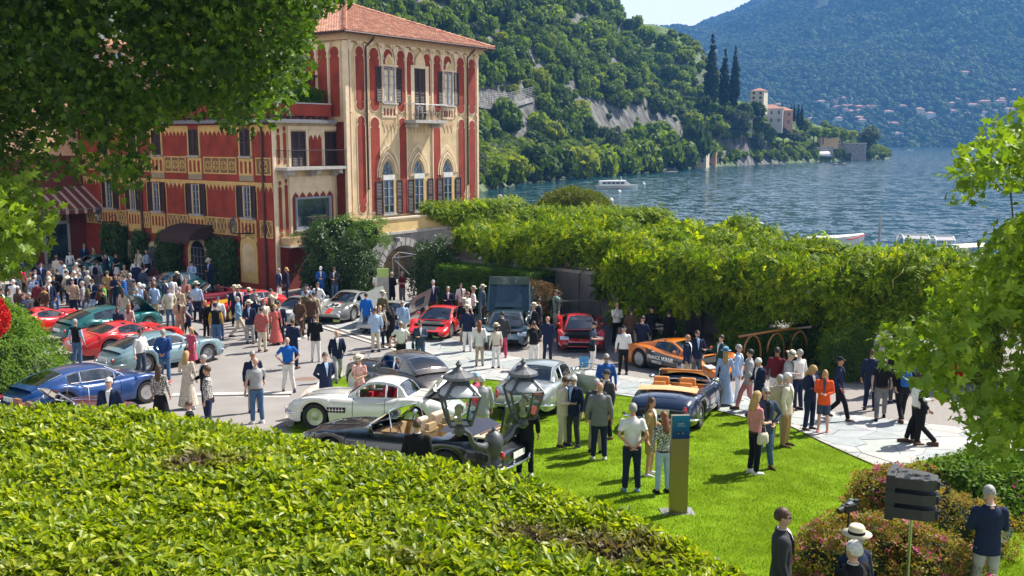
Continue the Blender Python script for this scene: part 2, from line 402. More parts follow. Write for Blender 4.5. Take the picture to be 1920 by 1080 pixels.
def grass_tuft(seed):
 r = np.random.RandomState(seed); V = []; F = []
 for i in range(26):
  x, y = r.uniform(-.16, .16, 2); a = r.uniform(0, 2*pi); h = r.uniform(.02, .04); w = .006; dx, dy = r.uniform(-.02, .02, 2)
  b = len(V); V += [(x-w*cos(a), y-w*sin(a), 0), (x+w*cos(a), y+w*sin(a), 0), (x+dx, y+dy, h)]; F.append((b, b+1, b+2))
 me = bpy.data.meshes.new('grass'); me.from_pydata(V, [], F); me.materials.append(gblade); me.update(); return me
gblade = leafmat('grass_blade', [(.10, .17, .008), (.15, .24, .012), (.22, .30, .01)], .6, .4, .1)
gp = protos('grass_tufts', [grass_tuft(i) for i in range(5)])
pts = []
while len(pts) < 24000:
 y = 8+26*R.random()**1.5; x = R.uniform(-9, .52*y+3)
 if inpoly(x, y, LAWN): pts.append((x, y, g(x, y)+.008))
pts = np.array(pts); n = len(pts)
scatter('grass', pts, np.stack([np.zeros(n)-.0, np.zeros(n), NR.uniform(0, 6.28, n)], 1), NR.uniform(.8, 1.3, n), gp, kind='stuff')
# LAKE
WZ = -2.5
m = MB(); m.add([(-1150, 40, WZ), (3050, 40, WZ), (3050, 2980, WZ), (-1150, 2980, WZ)], [(0, 1, 2, 3)])
wm = bpy.data.materials.new('lake_water'); wm.use_nodes = True; n_ = wm.node_tree; N = n_.nodes; K = n_.links.new; p = N['Principled BSDF']
p.inputs['Base Color'].default_value = (.006, .045, .06, 1); p.inputs['Roughness'].default_value = .13; p.inputs['IOR'].default_value = 1.5; p.inputs['Specular IOR Level'].default_value = 1.
t = N.new('ShaderNodeNewGeometry'); prev = None
for sx, sy, amp in ((.03, .10, .25), (.32, .30, .9), (1.2, 1.0, .55)):
 q = N.new('ShaderNodeMapping'); q.inputs['Scale'].default_value = (sx, sy, 1); q.inputs['Rotation'].default_value = (0, 0, -.12)
 z = N.new('ShaderNodeTexNoise'); z.inputs['Scale'].default_value = 1; z.inputs['Detail'].default_value = 4; z.inputs['Roughness'].default_value = .6
 K(t.outputs['Position'], q.inputs[0]); K(q.outputs[0], z.inputs[0])
 v = N.new('ShaderNodeVectorMath'); v.operation = 'SUBTRACT'; v.inputs[1].default_value = (.5, .5, .5); K(z.outputs[1], v.inputs[0])
 w = N.new('ShaderNodeVectorMath'); w.operation = 'MULTIPLY'; w.inputs[1].default_value = (amp*2, amp*2, 0); K(v.outputs[0], w.inputs[0])
 if prev:
  x = N.new('ShaderNodeVectorMath'); x.operation = 'ADD'; K(prev.outputs[0], x.inputs[0]); K(w.outputs[0], x.inputs[1]); w = x
 prev = w
x = N.new('ShaderNodeVectorMath'); x.operation = 'ADD'; x.inputs[1].default_value = (0, 0, 1); K(prev.outputs[0], x.inputs[0])
y = N.new('ShaderNodeVectorMath'); y.operation = 'NORMALIZE'; K(x.outputs[0], y.inputs[0]); K(y.outputs[0], p.inputs['Normal'])
m.build('lake_water', wm, None, kind='structure')
m = MB(); qp = [(60, 69), (20, 69), (2, 68), (-4, 75), (-14, 110)]
for a, b in zip(qp, qp[1:]):
 d = Vector(b)-Vector(a); m.box(((a[0]+b[0])/2, (a[1]+b[1])/2, -1.6), (d.length+.3, .5, 3.6), math.atan2(d.y, d.x))
m.build('quay_wall', mat('quay_stone', (.3, .28, .26), .9, var=.3, bump=.03, bs=4), None, label='stone quay wall along the lake edge behind the pergola', cat='wall')
# NEAR HILL AND PROMONTORY
SH = [(-75, 95), (-30, 140), (-12, 185), (-6, 206), (6, 268), (23, 297), (44, 339), (70, 380), (115, 440), (170, 505), (208, 545), (216, 562), (190, 600), (120, 660), (0, 760), (-200, 860)]
SHa = np.array(SH, float)
def shore_d(X, Y):
 """signed distance inland and position along the shore"""
 X = np.asarray(X, float); Y = np.asarray(Y, float); best = np.full(X.shape, 1e9); side = np.zeros(X.shape); sx = np.zeros(X.shape)
 for i in range(len(SH)-1):
  a = SHa[i]; b = SHa[i+1]; d = b-a; L2 = d@d
  t = np.clip(((X-a[0])*d[0]+(Y-a[1])*d[1])/L2, 0, 1); dx = X-a[0]-t*d[0]; dy = Y-a[1]-t*d[1]; dd = np.hypot(dx, dy)
  cr_ = d[0]*(Y-a[1])-d[1]*(X-a[0]); w = dd < best
  best = np.where(w, dd, best); side = np.where(w, np.sign(cr_), side); sx = np.where(w, i+t, sx)
 return best*side, sx
def vnoise(X, Y, s, o=3, seed=0.):
 return np.array([fbm(x*s+seed, y*s, seed, o) for x, y in zip(np.ravel(X), np.ravel(Y))]).reshape(np.shape(X))
def hill_z(X, Y, rough=True):
 d, s = shore_d(X, Y); X = np.asarray(X, float)
 cap = np.interp(s, [0, 3, 4, 5, 6, 6.8, 7.15, 7.45, 7.8, 8.3, 10, 11, 12, 13, 14], [320, 320, 240, 180, 130, 105, 82, 50, 24, 14, 7, 5, 30, 60, 90])
 cliff = np.interp(s, [0, 7.0, 7.5, 8, 14], [1, 1, .5, .35, .3])
 z = np.interp(d, [-40, -3, 0, 3, 13, 20, 26, 60, 130, 400], [-30, -6, -2.3, 1.5, 7, 20, 29, 74, 145, 350])*cliff+(1-cliff)*np.interp(d, [-40, -3, 0, 2, 14, 40], [-30, -6, -2.3, 1.0, 4, 10])
 z = np.where(z > cap*.75, cap*.75+(cap*.25)*(1-np.exp(-(z-cap*.75)/(cap*.25))), z)
 rg_ = np.interp(X, [0, 20, 40, 56, 76, 90, 98, 108, 125, 140], [90, 88, 78, 68, 63, 53, 43, 24, 8, 0])*np.exp(-((np.asarray(Y)-500)/62.)**2)
 z = np.maximum(z, np.where(rg_ > 9, rg_, -99))
 if rough: z = z+np.clip(d/12, 0, 1)*vnoise(X, Y, .035, 4)*np.clip(d*.06, 0, 5)
 return z
gxs = np.arange(-330, 260, 5.); gys = np.arange(95, 720, 5.)
GX, GY = np.meshgrid(gxs, gys); GZ = hill_z(GX, GY); nx = len(gxs)
DD, _ = shore_d(GX, GY)
F_ = [(j*nx+i, j*nx+i+1, (j+1)*nx+i+1, (j+1)*nx+i) for j in range(len(gys)-1) for i in range(nx-1) if max(DD[j, i], DD[j+1, i], DD[j, i+1], DD[j+1, i+1]) > -6]
me = bpy.data.meshes.new('hillside'); me.from_pydata(list(zip(GX.ravel(), GY.ravel(), GZ.ravel())), [], F_); me.update()
me.polygons.foreach_set('use_smooth', [True]*len(me.polygons))
hm = bpy.data.materials.new('hill_ground'); hm.use_nodes = True; n_ = hm.node_tree; N = n_.nodes; K = n_.links.new; p = N['Principled BSDF']; p.inputs['Roughness'].default_value = .95
ge = N.new('ShaderNodeNewGeometry'); sx_ = N.new('ShaderNodeSeparateXYZ'); K(ge.outputs['Normal'], sx_.inputs[0])
mr = N.new('ShaderNodeMapRange'); mr.inputs[1].default_value = .62; mr.inputs[2].default_value = .78; K(sx_.outputs[2], mr.inputs[0])
z1 = N.new('ShaderNodeTexNoise'); z1.inputs['Scale'].default_value = .25; z1.inputs['Detail'].default_value = 8
mp1 = N.new('ShaderNodeMapping'); mp1.inputs['Scale'].default_value = (1.5, 1.5, .35); K(ge.outputs['Position'], mp1.inputs[0]); K(mp1.outputs[0], z1.inputs[0])
r1 = N.new('ShaderNodeValToRGB'); r1.color_ramp.elements[0].color = (.05, .047, .04, 1); r1.color_ramp.elements[1].color = (.17, .165, .155, 1); r1.color_ramp.elements[0].position = .35; r1.color_ramp.elements[1].position = .65
r2 = N.new('ShaderNodeValToRGB'); r2.color_ramp.elements[0].color = (.04, .075, .015, 1); r2.color_ramp.elements[1].color = (.12, .18, .03, 1); r2.color_ramp.elements[0].position = .35; r2.color_ramp.elements[1].position = .65
K(z1.outputs[0], r1.inputs[0]); K(z1.outputs[0], r2.inputs[0]); mi = N.new('ShaderNodeMixRGB'); K(mr.outputs[0], mi.inputs[0]); K(r1.outputs[0], mi.inputs[1]); K(r2.outputs[0], mi.inputs[2]); K(mi.outputs[0], p.inputs['Base Color'])
b = N.new('ShaderNodeBump'); b.inputs['Distance'].default_value = 2.; K(z1.outputs[0], b.inputs['Height']); K(b.outputs[0], p.inputs['Normal'])
me.materials.append(hm); o = bpy.data.objects.new('hillside', me); COL.objects.link(o); setp(o, kind='structure')
def crown_mesh(seed, ncard=420, card=.17, lumps=9, sy=.85, dens=1.0, mats=(), core=.72, conical=False):
 """crown of unit radius, resting on z=0: dark inner lumps and leaf-clump cards all over them"""
 r = np.random.RandomState(seed); V = []; F = []; MI = []
 def sph(c, rad, nu=7, nv=5):
  b = len(V)
  for i in range(nv+1):
   a = pi*(i/nv)
   for j in range(nu):
    q = 2*pi*j/nu; k = rad*r.uniform(.85, 1.12)
    V.append((c[0]+k*sin(a)*cos(q), c[1]+k*sin(a)*sin(q), c[2]+k*cos(a)))
  for i in range(nv):
   for j in range(nu): F.append((b+i*nu+j, b+(i+1)*nu+j, b+(i+1)*nu+(j+1) % nu, b+i*nu+(j+1) % nu)); MI.append(0)
 C = []
 if conical:
  for i in range(lumps):
   t = i/(lumps-1); rr = 1.0*(1-t)**.75*(.55+.45*min(1, t*6+.2)); C.append((np.array([r.uniform(-.1, .1), r.uniform(-.1, .1), .5+t*5.4]), max(.12, rr*.9)))
 else:
  C.append((np.array([0, 0, sy]), .66))
  for i in range(lumps):
   a = i*2.4+r.uniform(-.3, .3); el = r.uniform(-.5, 1.35); rr = r.uniform(.34, .52); q = np.array([cos(a)*cos(el), sin(a)*cos(el), sin(el)])*r.uniform(.5, .68)
   q[2] = q[2]*sy+sy; C.append((q, rr))
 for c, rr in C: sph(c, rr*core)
 per = max(1, ncard//len(C))
 for c, rr in C:
  k = int(per*(rr/.45)**1.3)+1
  for _ in range(k):
   d = r.normal(0, 1, 3); d /= np.linalg.norm(d)
   if d[2] < -.5 and not conical: d[2] *= -.5
   q = c+d*rr*r.uniform(.82, 1.1)*np.array([1, 1, 1 if not conical else 1.5])
   t = np.cross(d, r.normal(0, 1, 3)); t /= np.linalg.norm(t); n2 = d*.6+r.normal(0, .5, 3); u = np.cross(n2, t); u /= np.linalg.norm(u)
   s = card*r.uniform(.6, 1.3); b = len(V)
   V.extend([tuple(q-t*s), tuple(q-u*s*.6), tuple(q+t*s), tuple(q+u*s*.6)]); F.append((b, b+1, b+2, b+3)); MI.append(1)
 me = bpy.data.meshes.new('crown'); me.from_pydata([tuple(v) for v in V], [], F)
 for m in mats: me.materials.append(m)
 me.polygons.foreach_set('material_index', MI); me.update(); return me
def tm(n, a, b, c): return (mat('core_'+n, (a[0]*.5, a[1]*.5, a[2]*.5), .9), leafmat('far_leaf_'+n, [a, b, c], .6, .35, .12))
TM = {'dark': tm('dark', (.03, .06, .008), (.06, .105, .010), (.10, .155, .014)), 'mid': tm('mid', (.06, .11, .008), (.115, .185, .010), (.18, .25, .016)),
  'bright': tm('bright', (.10, .16, .008), (.17, .25, .010), (.25, .33, .016)), 'yellow': tm('yellow', (.12, .17, .008), (.21, .26, .010), (.30, .33, .02)),
  'cyp': tm('cyp', (.012, .026, .010), (.018, .036, .013), (.028, .05, .016)), 'olive': tm('olive', (.06, .085, .04), (.085, .11, .055), (.11, .14, .07)), 'plum': tm('plum', (.05, .02, .03), (.07, .03, .04), (.09, .04, .05))}
CR = {}
for k, w in (('dark', 3), ('mid', 3), ('bright', 3), ('yellow', 1), ('olive', 1)):
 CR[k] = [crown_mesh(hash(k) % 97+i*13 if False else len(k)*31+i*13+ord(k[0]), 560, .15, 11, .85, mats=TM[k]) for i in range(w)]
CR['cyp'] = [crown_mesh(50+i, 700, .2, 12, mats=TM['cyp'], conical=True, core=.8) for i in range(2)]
bark = mat('bark', (.10, .075, .055), .9, var=.3, ns=4, bump=.02, bs=8)
_tr = MB(); _tr.tube([(0, 0, -.5), (.03, .02, .2), (-.04, 0, .6), (.02, .03, 1.1)], [.11, .08, .065, .03], 7)
for a in (0, 2.1, 4.2): _tr.tube([(0, 0, .35), (.25*cos(a), .25*sin(a), .8), (.45*cos(a), .45*sin(a), 1.1)], [.05, .035, .015], 5)
TRUNK = _tr.mesh('trunk', (bark,))
def tree(name, label, cat, loc, r, kind, h=None, group=None, lift=.3, var=0):
 """unit crown scaled to radius r; crown base lifted by lift*r"""
 e = empty(name, label, cat, loc, R.uniform(0, 6), group); h = h or r*1.9
 t = linkmesh('trunk', TRUNK, e); t.scale = (r, r, r if kind != 'cyp' else 1.2)
 c = linkmesh('crown', CR[kind][var % len(CR[kind])], e); c.scale = (r, r, h/1.9 if kind != 'cyp' else h/6.2); c.location = (0, 0, lift*r if kind != 'cyp' else .3)
 return e
far_coll = protos('wood_crowns', CR['dark']+CR['mid']+CR['mid']+CR['bright']+CR['dark']+CR['yellow'])
cand = NR.uniform([-330, 95], [250, 700], (26000, 2)); d, s = shore_d(cand[:, 0], cand[:, 1])
scn = cand[:, 0]/cand[:, 1]*1830+960
vis = (d > 11) & (scn > 380) & (scn < 1400) & (s < 8.0) & (NR.rand(len(d)) < np.interp(cand[:, 1], [95, 300, 700], [.9, .6, .3]))
cliff_gap = (d > 13) & (d < 22) & (s > 4.6) & (s < 6.3) & (vnoise(cand[:, 0], cand[:, 1], .03, 2, 5.) > .34)
mead = (d > 95) & (s > 4.9) & (s < 6.2) & (vnoise(cand[:, 0], cand[:, 1], .022, 2, 9.) > .12)
cand = cand[vis & ~cliff_gap & ~mead]; cz = hill_z(cand[:, 0], cand[:, 1])
zang = np.degrees(np.arctan2(cz-CZ, cand[:, 1])); bpy_ = 540-1830*np.tan(np.radians(zang)+TILT); bpx = cand[:, 0]/cand[:, 1]*1830+960; ok = (zang < 11.5) & ~((bpx > 872) & (bpx < 1012) & (bpy_ > 181) & (bpy_ < 236)); cand = cand[ok]; cz = cz[ok]
order = np.argsort(np.hypot(cand[:, 0], cand[:, 1])); cand = cand[order]; cz = cz[order]
NIND = 110
idx_near = list(range(NIND))
kinds = ['dark', 'mid', 'mid', 'bright', 'dark', 'mid', 'yellow']
for i in idx_near:
 tree('broadleaf_tree', 'round broad-leaved tree among the dense wood on the steep lakeside slope', 'tree', (cand[i, 0], cand[i, 1], cz[i]-1.2), R.uniform(3.4, 5.4), kinds[R.randrange(7)], group='trees in the wood on the lakeside slope', var=i)
w_ = cand[NIND:]; n = len(w_)
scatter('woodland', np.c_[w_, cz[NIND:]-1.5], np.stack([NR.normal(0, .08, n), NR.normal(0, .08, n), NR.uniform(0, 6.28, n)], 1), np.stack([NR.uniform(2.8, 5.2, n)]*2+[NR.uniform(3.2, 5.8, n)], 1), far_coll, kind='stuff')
c2 = NR.uniform([-60, 150], [250, 600], (46000, 2)); d, s = shore_d(c2[:, 0], c2[:, 1]); q = (d > .8) & (d < 60) & (NR.rand(len(d)) < np.where(d < 14, 1., .25)) & (s < 11.5) & ((c2[:, 0]/c2[:, 1]*1830+960) > 860)
q &= ~((d > 13) & (d < 21) & (NR.rand(len(d)) < .75))
c2 = c2[q][:9000]; n = len(c2)
scatter('scrub', np.c_[c2, hill_z(c2[:, 0], c2[:, 1])-.9], np.stack([NR.normal(0, .1, n), NR.normal(0, .1, n), NR.uniform(0, 6.28, n)], 1), NR.uniform(.9, 2.6, n), protos('scrub_crowns', CR['bright']+CR['yellow']+CR['mid']+CR['olive']), kind='stuff')
def onhill(px, py_guess, Y): 
 p_ = atY(px, 300, Y); x, y = float(p_.x), float(p_.y); return (x, y, float(hill_z(np.array([x]), np.array([y]))[0]))
ST = [(930, 215, 3.0, 9, 'bright', 'light green bush leaning over the water nearest the villa tower'), (968, 226, 3.4, 9.5, 'yellow', 'yellow-green tree at the start of the lakeside row'), (1003, 252, 5.4, 13.5, 'dark', 'big dark round tree, left end of the shore row'), (1045, 262, 5.0, 12.5, 'dark', 'dark tree with ivy on its crown in the shore row'),
  (1085, 275, 5.2, 12.5, 'yellow', 'yellowish tree straight above the moored white launch'), (1122, 292, 5.5, 13, 'bright', 'bright green tree in the middle of the shore row'), (1165, 305, 5.6, 13.5, 'mid', 'wide mid-green tree over the shaded water'), (1205, 322, 6.0, 15, 'mid', 'tall domed tree right of the cliff'), (1240, 335, 6.8, 20, 'mid', 'tallest domed tree of the shore row'), (1278, 352, 6.0, 15, 'dark', 'dark bushy tree left of the white boathouse'),
  (1302, 372, 5.5, 24, 'dark', 'tall bright-topped tree standing above the white boathouse'), (1150, 322, 4.2, 16, 'olive', 'thin grey-green tree in front of the bare cliff'), (1325, 395, 5, 12, 'mid', 'low tree behind the white boathouse')]
for k, (px, Y, r, h, kd, lb) in enumerate(ST):
 x, y, z = onhill(px, 0, Y)
 tree('lakeside_tree', lb, 'tree', (x, y, max(z, -1.5)-.5), r*1.12, kd, h, 'trees along the lake shore', lift=-.5, var=k)
for px, Y, h, r, lb in ((1337, 405, 27.5, 3.9, 'tallest dark cypress, leftmost of the three on the promontory'), (1361, 410, 23, 3.1, 'middle dark cypress of the three on the promontory'), (1380, 405, 23.5, 2.9, 'rightmost dark cypress of the tall trio beside the pink villa'),
      (1467, 470, 9.5, 1.9, 'small cypress, leftmost behind the grey villa'), (1484, 475, 8.6, 1.3, 'slim short cypress between the two small ones'), (1490, 478, 8, 1.2, 'shortest slim cypress by the lakeside villa'), (1498, 475, 10, 1.6, 'small cypress, left one of the right-hand pair'), (1504, 478, 10, 1.5, 'small cypress, right one of the right-hand pair')):
 top = {1337: 62, 1361: 90, 1380: 86}.get(px, 196); p_ = atY(px, top, Y)
 tree('cypress_tree', lb, 'tree', (p_.x, p_.y, p_.z-h), r, 'cyp', h, 'dark columnar cypresses on the promontory')
PT = [(1421, 187, 438, 4.2, 9.5, 'dark', 'round tree hiding the foot of the cream villa'), (1360, 196, 425, 6, 10, 'dark', 'round tree under the tall cypresses'), (1395, 190, 430, 5, 12, 'dark', 'dark tree left of the pink villa'), (1425, 215, 440, 5, 10, 'dark', 'round dark tree in front of the pink villa'), (1415, 245, 435, 5, 12, 'olive', 'flat-topped cedar-like tree on the terraces'),
  (1390, 205, 420, 5, 12, 'olive', 'spreading olive-green pine on the garden terrace'), (1342, 212, 418, 3, 6, 'bright', 'small bright tree on the wall below the cypresses'), (1445, 238, 450, 4, 8, 'mid', 'shrubby tree beside the terracotta villa'), (1470, 240, 458, 3.6, 6.5, 'olive', 'grey-green round olive tree, left of two'), (1490, 246, 462, 3.6, 6.5, 'olive', 'grey-green round olive tree, right of two'),
  (1510, 222, 480, 4, 8, 'mid', 'round tree below the small cypresses'), (1527, 236, 485, 3.6, 7, 'bright', 'pollarded bright tree at the left of the lakeside plane row'), (1545, 237, 490, 3.6, 7, 'bright', 'bright plane tree in the lakeside row'), (1562, 238, 495, 3.5, 7, 'bright', 'bright plane tree left of the little orange house'), (1580, 240, 503, 3.4, 7, 'bright', 'bright plane tree right of the little orange house'),
  (1597, 243, 510, 3.2, 7, 'yellow', 'yellow-green pollarded tree near the point'), (1632, 235, 530, 6.6, 14.5, 'olive', 'large round brownish-green tree standing alone at the tip of the point'), (1622, 275, 525, 3, 5.5, 'dark', 'dark clipped bush, left on the point'), (1640, 281, 530, 3, 4, 'mid', 'low clipped bush, right on the point'), (1655, 285, 536, 3, 4, 'mid', 'square clipped hedge bush at the very tip'), (1612, 280, 520, 2, 4, 'yellow', 'yellow ivy bush beside the stone boathouse'),
  (1460, 205, 470, 5, 8, 'dark', 'dark garden tree behind the small cypresses'), (1322, 176, 400, 4.5, 10, 'dark', 'dark tree beneath the tallest cypress'), (1350, 225, 415, 4, 7, 'bright', 'bright low tree beside the terrace wall')]
for k, (px, py, Y, r, h, kd, lb) in enumerate(PT):
 p_ = atY(px, py, Y); tree('garden_tree', lb, 'tree', (p_.x, p_.y, p_.z-h), r, kd, h, lift=.12, var=k)
# FAR MOUNTAIN
mxs = np.concatenate([np.arange(-700, 1800, 26.), np.arange(1800, 3000, 90.)]); mys = np.concatenate([np.arange(1440, 2700, 22.), np.arange(2700, 3020, 60.)])
def mount_z(X, Y):
 shore = 1450+np.interp(X, [-700, 300, 1200, 2500, 4300], [100, 20, 0, 100, 500])
 d = Y-shore
 top = np.interp(X, [-700, 300, 459, 640, 1200, 2000, 4300], [300, 270, 280, 352, 520, 560, 560])
 z = -4+top*(1-np.exp(-np.clip(d, -50, 9999)/560.))*1.2
 z = np.minimum(z, top+0*z)
 z = np.where(z > top*.8, top*.8+top*.2*np.tanh((z-top*.8)/(top*.2)), z)
 n = vnoise(X*.8+Y*.25, Y, .0032, 5, 3.)
 return z+np.clip(d/300, 0, 1)*(n*62*(top/450))-np.clip(-d, 0, 100)*.5
MX, MY = np.meshgrid(mxs, mys); MZ = mount_z(MX, MY); nx = len(mxs)
me = bpy.data.meshes.new('mountain'); me.from_pydata(list(zip(MX.ravel(), MY.ravel(), MZ.ravel())), [], [(j*nx+i, j*nx+i+1, (j+1)*nx+i+1, (j+1)*nx+i) for j in range(len(mys)-1) for i in range(nx-1)])
me.polygons.foreach_set('use_smooth', [True]*len(me.polygons)); me.update()
me.materials.append(mat('mountain_forest', (.035, .065, .014), .95, var=.35, ns=.01, bump=3, bs=.08, col2=(.05, .08, .02), detail=8))
o = bpy.data.objects.new('mountain', me); COL.objects.link(o); setp(o, kind='structure')
def blob(seed, m):
 r = np.random.RandomState(seed); V = []; F = []
 for L_ in range(3):
  c = r.uniform(-.4, .4, 3); c[2] = r.uniform(.3, .8); rr = r.uniform(.45, .7); b = len(V)
  for i in range(5):
   for j in range(6):
    a = pi*i/4; q = 2*pi*j/6; k = rr*r.uniform(.8, 1.2); V.append((c[0]+k*sin(a)*cos(q), c[1]+k*sin(a)*sin(q), c[2]+k*cos(a)))
  F += [(b+i*6+j, b+i*6+6+j, b+i*6+6+(j+1) % 6, b+i*6+(j+1) % 6) for i in range(4) for j in range(6)]
 me = bpy.data.meshes.new('far_tree'); me.from_pydata(V, [], F); me.materials.append(m); me.update(); return me
fm = [mat('far_wood_a', (.045, .085, .014), .95, var=.2), mat('far_wood_b', (.075, .125, .018), .95, var=.2), mat('far_wood_c', (.022, .045, .012), .95, var=.2)]
mt = NR.uniform([-150, 1455], [1500, 2700], (92000, 2)); scn = mt[:, 0]/mt[:, 1]*1830+960; mt = mt[(scn > 1110) & (scn < 1960)]; mzz = mount_z(mt[:, 0], mt[:, 1])
an = np.degrees(np.arctan2(mzz-CZ, mt[:, 1])); k = (an < 9) & ~((an < 3.2) & (NR.rand(len(mt)) < .45)) & (vnoise(mt[:, 0], mt[:, 1], .012, 2, 2.) < .42); mt = mt[k]; mzz = mzz[k]; n = len(mt)
scatter('mountain_woods', np.c_[mt, mzz-2], np.stack([NR.normal(0, .1, n), NR.normal(0, .1, n), NR.uniform(0, 6.28, n)], 1), NR.uniform(5, 10, n), protos('mountain_trees', [blob(i, fm[i % 3]) for i in range(6)]), kind='stuff')
# FAR HOUSES
HM = {k: mat('plaster_'+k, c, .85, var=.06) for k, c in {'white': (.72, .70, .66), 'cream': (.66, .56, .42), 'pink': (.60, .42, .34), 'ochre': (.62, .42, .2), 'grey': (.42, .41, .39), 'terracotta': (.5, .27, .17)}.items()}
roofm = mat('far_roof', (.36, .17, .11), .85, var=.2); winm = mat('far_window', (.05, .06, .07), .3)
def house(label, cat, loc, w, dp, h, wall, rz=0., group=None, rows=2, cols=4, hip=True, roof=None, name='house'):
 e = empty(name, label, cat, loc, rz, group)
 m = MB(); m.b2(-w/2, w/2, -dp/2, dp/2, -4, h); m.build('wall', HM[wall], e)
 m = MB(); o_ = .35; rh = min(w, dp)*.22
 if hip:
  k = min(w, dp)/2*.95
  m.add([(-w/2-o_, -dp/2-o_, h), (w/2+o_, -dp/2-o_, h), (w/2+o_, dp/2+o_, h), (-w/2-o_, dp/2+o_, h), (-w/2+k, 0, h+rh), (w/2-k, 0, h+rh)], [(0, 1, 5, 4), (1, 2, 5), (2, 3, 4, 5), (3, 0, 4), (0, 3, 2, 1)])
 else:
  m.add([(-w/2-o_, -dp/2-o_, h), (w/2+o_, -dp/2-o_, h), (w/2+o_, dp/2+o_, h), (-w/2-o_, dp/2+o_, h), (-w/2-o_, 0, h+rh), (w/2+o_, 0, h+rh)], [(0, 1, 5, 4), (1, 2, 5), (2, 3, 4, 5), (3, 0, 4), (0, 3, 2, 1)])
 m.build('roof', roof or roofm, e)
 f0 = None
 for a in range(rows):
  for b_ in range(cols):
   x = -w/2+w*(b_+.5)/cols; z = h*(a+.5)/rows
   if f0 is None:
    mm = MB(); mm.b2(-.5, .5, -.06, .06, -.75, .75); f0 = mm.mesh('window', (winm,))
   o = linkmesh('window', f0, e); o.location = (x, -dp/2-.03, z); o.scale = (1, 1, min(1, h/rows*.35))
 return e
VH = [(1540, 197, 'white'), (1550, 202, 'white'), (1556, 195, 'ochre'), (1564, 193, 'pink'), (1578, 190, 'pink'), (1590, 190, 'grey'), (1597, 189, 'white'), (1619, 193, 'white'), (1585, 205, 'pink'), (1597, 204, 'ochre'), (1610, 206, 'terracotta'), (1622, 207, 'terracotta'), (1610, 213, 'cream'), (1632, 205, 'pink'), (1638, 212, 'grey'), (1571, 207, 'pink'), (1583, 212, 'grey'), (1596, 213, 'white'),
  (1665, 216, 'white'), (1691, 206, 'grey'), (1712, 212, 'white'), (1723, 212, 'cream'), (1743, 217, 'white'), (1755, 203, 'white'), (1764, 200, 'pink'), (1786, 215, 'pink'), (1796, 190, 'white'), (1786, 200, 'terracotta'), (1798, 197, 'terracotta'), (1812, 201, 'cream'), (1824, 202, 'white'), (1836, 199, 'pink'), (1845, 197, 'ochre'), (1856, 191, 'white'), (1812, 216, 'ochre'), (1845, 215, 'white'), (1860, 212, 'white'), (1875, 197, 'pink'), (1902, 197, 'cream'), (1902, 176, 'ochre'), (1808, 141, 'pink'), (1573, 228, 'white'), (1610, 228, 'white'), (1617, 229, 'cream'), (1675, 264, 'white'), (1683, 258, 'white'), (1675, 238, 'pink'), (1835, 224, 'white'), (1892, 212, 'white'), (1880, 190, 'grey'), (1523, 229, 'white'), (1458, 200, 'white')]
words = {'white': 'white', 'cream': 'cream', 'pink': 'pink', 'ochre': 'ochre', 'grey': 'grey', 'terracotta': 'terracotta'}
def band(px): return ('at the far left edge of the village', 'in the dense left village', 'right of the dense left village', 'between the two villages', 'at the left end of the right village', 'in the right village', 'near the maple leaves')[int(np.searchsorted([1545, 1640, 1700, 1760, 1790, 1850], px))]
VW = []; seen_ = {}
for px, py, wl in VH: seen_.setdefault((wl, band(px)), []).append((px, py))
for px, py, wl in VH:
 q = sorted(seen_[(wl, band(px))]); k_ = q.index((px, py)); n_q = len(q)
 od = '' if n_q == 1 else ['leftmost ', 'second ', 'third ', 'fourth ', 'fifth ', 'sixth ', 'seventh '][k_] if k_ < n_q-1 or n_q < 3 and k_ == 0 else 'rightmost '
 VW.append('%s%s house %s across the lake' % (od, wl, band(px)))
vx = np.arange(-300, 1600, 20.)
for i, (px, py, wl) in enumerate(VH):
 d = ray(px, py+3); lo, hi = 1440., 2600.; s_ = d/d[1]; ts = np.arange(1440, 2600, 6.); zz = mount_z(s_.x*ts, ts); hit = np.argmax(CZ+s_.z*ts < zz); t_ = float(ts[hit]) if hit > 0 else 1460.
 w_ = R.uniform(10, 17); row = 'upper' if py < 195 else ('middle' if py < 210 else 'lower')
 side = 'left village' if px < 1650 else ('middle of the far shore' if px < 1760 else 'right-hand village')
 nb = VW[i]
 house(nb, 'house', (s_.x*t_, t_, CZ+s_.z*t_), w_, 9, R.uniform(6, 9.5), wl, R.uniform(-.4, .4), 'houses of the village on the far shore', rows=2, cols=R.choice((3, 4)))
def pxh(px, py, Y): p_ = atY(px, py, Y); return (p_.x, p_.y, p_.z)
house('tall cream villa with red roof right of the cypresses', 'villa', pxh(1423, 197, 445), 6, 7, 6.2, 'cream', -.5, rows=3, cols=2, name='villa')
house('grey villa with tall windows on the promontory terrace', 'villa', pxh(1440, 233, 455), 13, 9, 7, 'grey', -.3, rows=2, cols=4, name='villa')
house('terracotta villa with awnings beside the grey one', 'villa', pxh(1462, 236, 462), 11, 8, 7, 'terracotta', -.2, rows=2, cols=3, name='villa')
house('little orange house under the plane row', 'house', pxh(1552, 264, 497), 9, 6, 4.5, 'ochre', 0, rows=1, cols=2)
house('white boathouse standing in the water', 'boathouse', pxh(1313, 306, 384), 6, 4, 5.5, 'cream', -.5, rows=3, cols=2, name='boathouse', roof=HM['white'])
house('small brick shed beside the white boathouse', 'shed', pxh(1335, 297, 396), 3.4, 3, 4, 'terracotta', -.3, rows=1, cols=1, name='shed')
e = empty('boathouse', 'square stone boathouse with dark water gate near the point', 'boathouse', pxh(1590, 303, 512), -.35)
sm = mat('rubble_stone', (.30, .28, .26), .95, var=.3, ns=.8, bump=.15, bs=1.2)
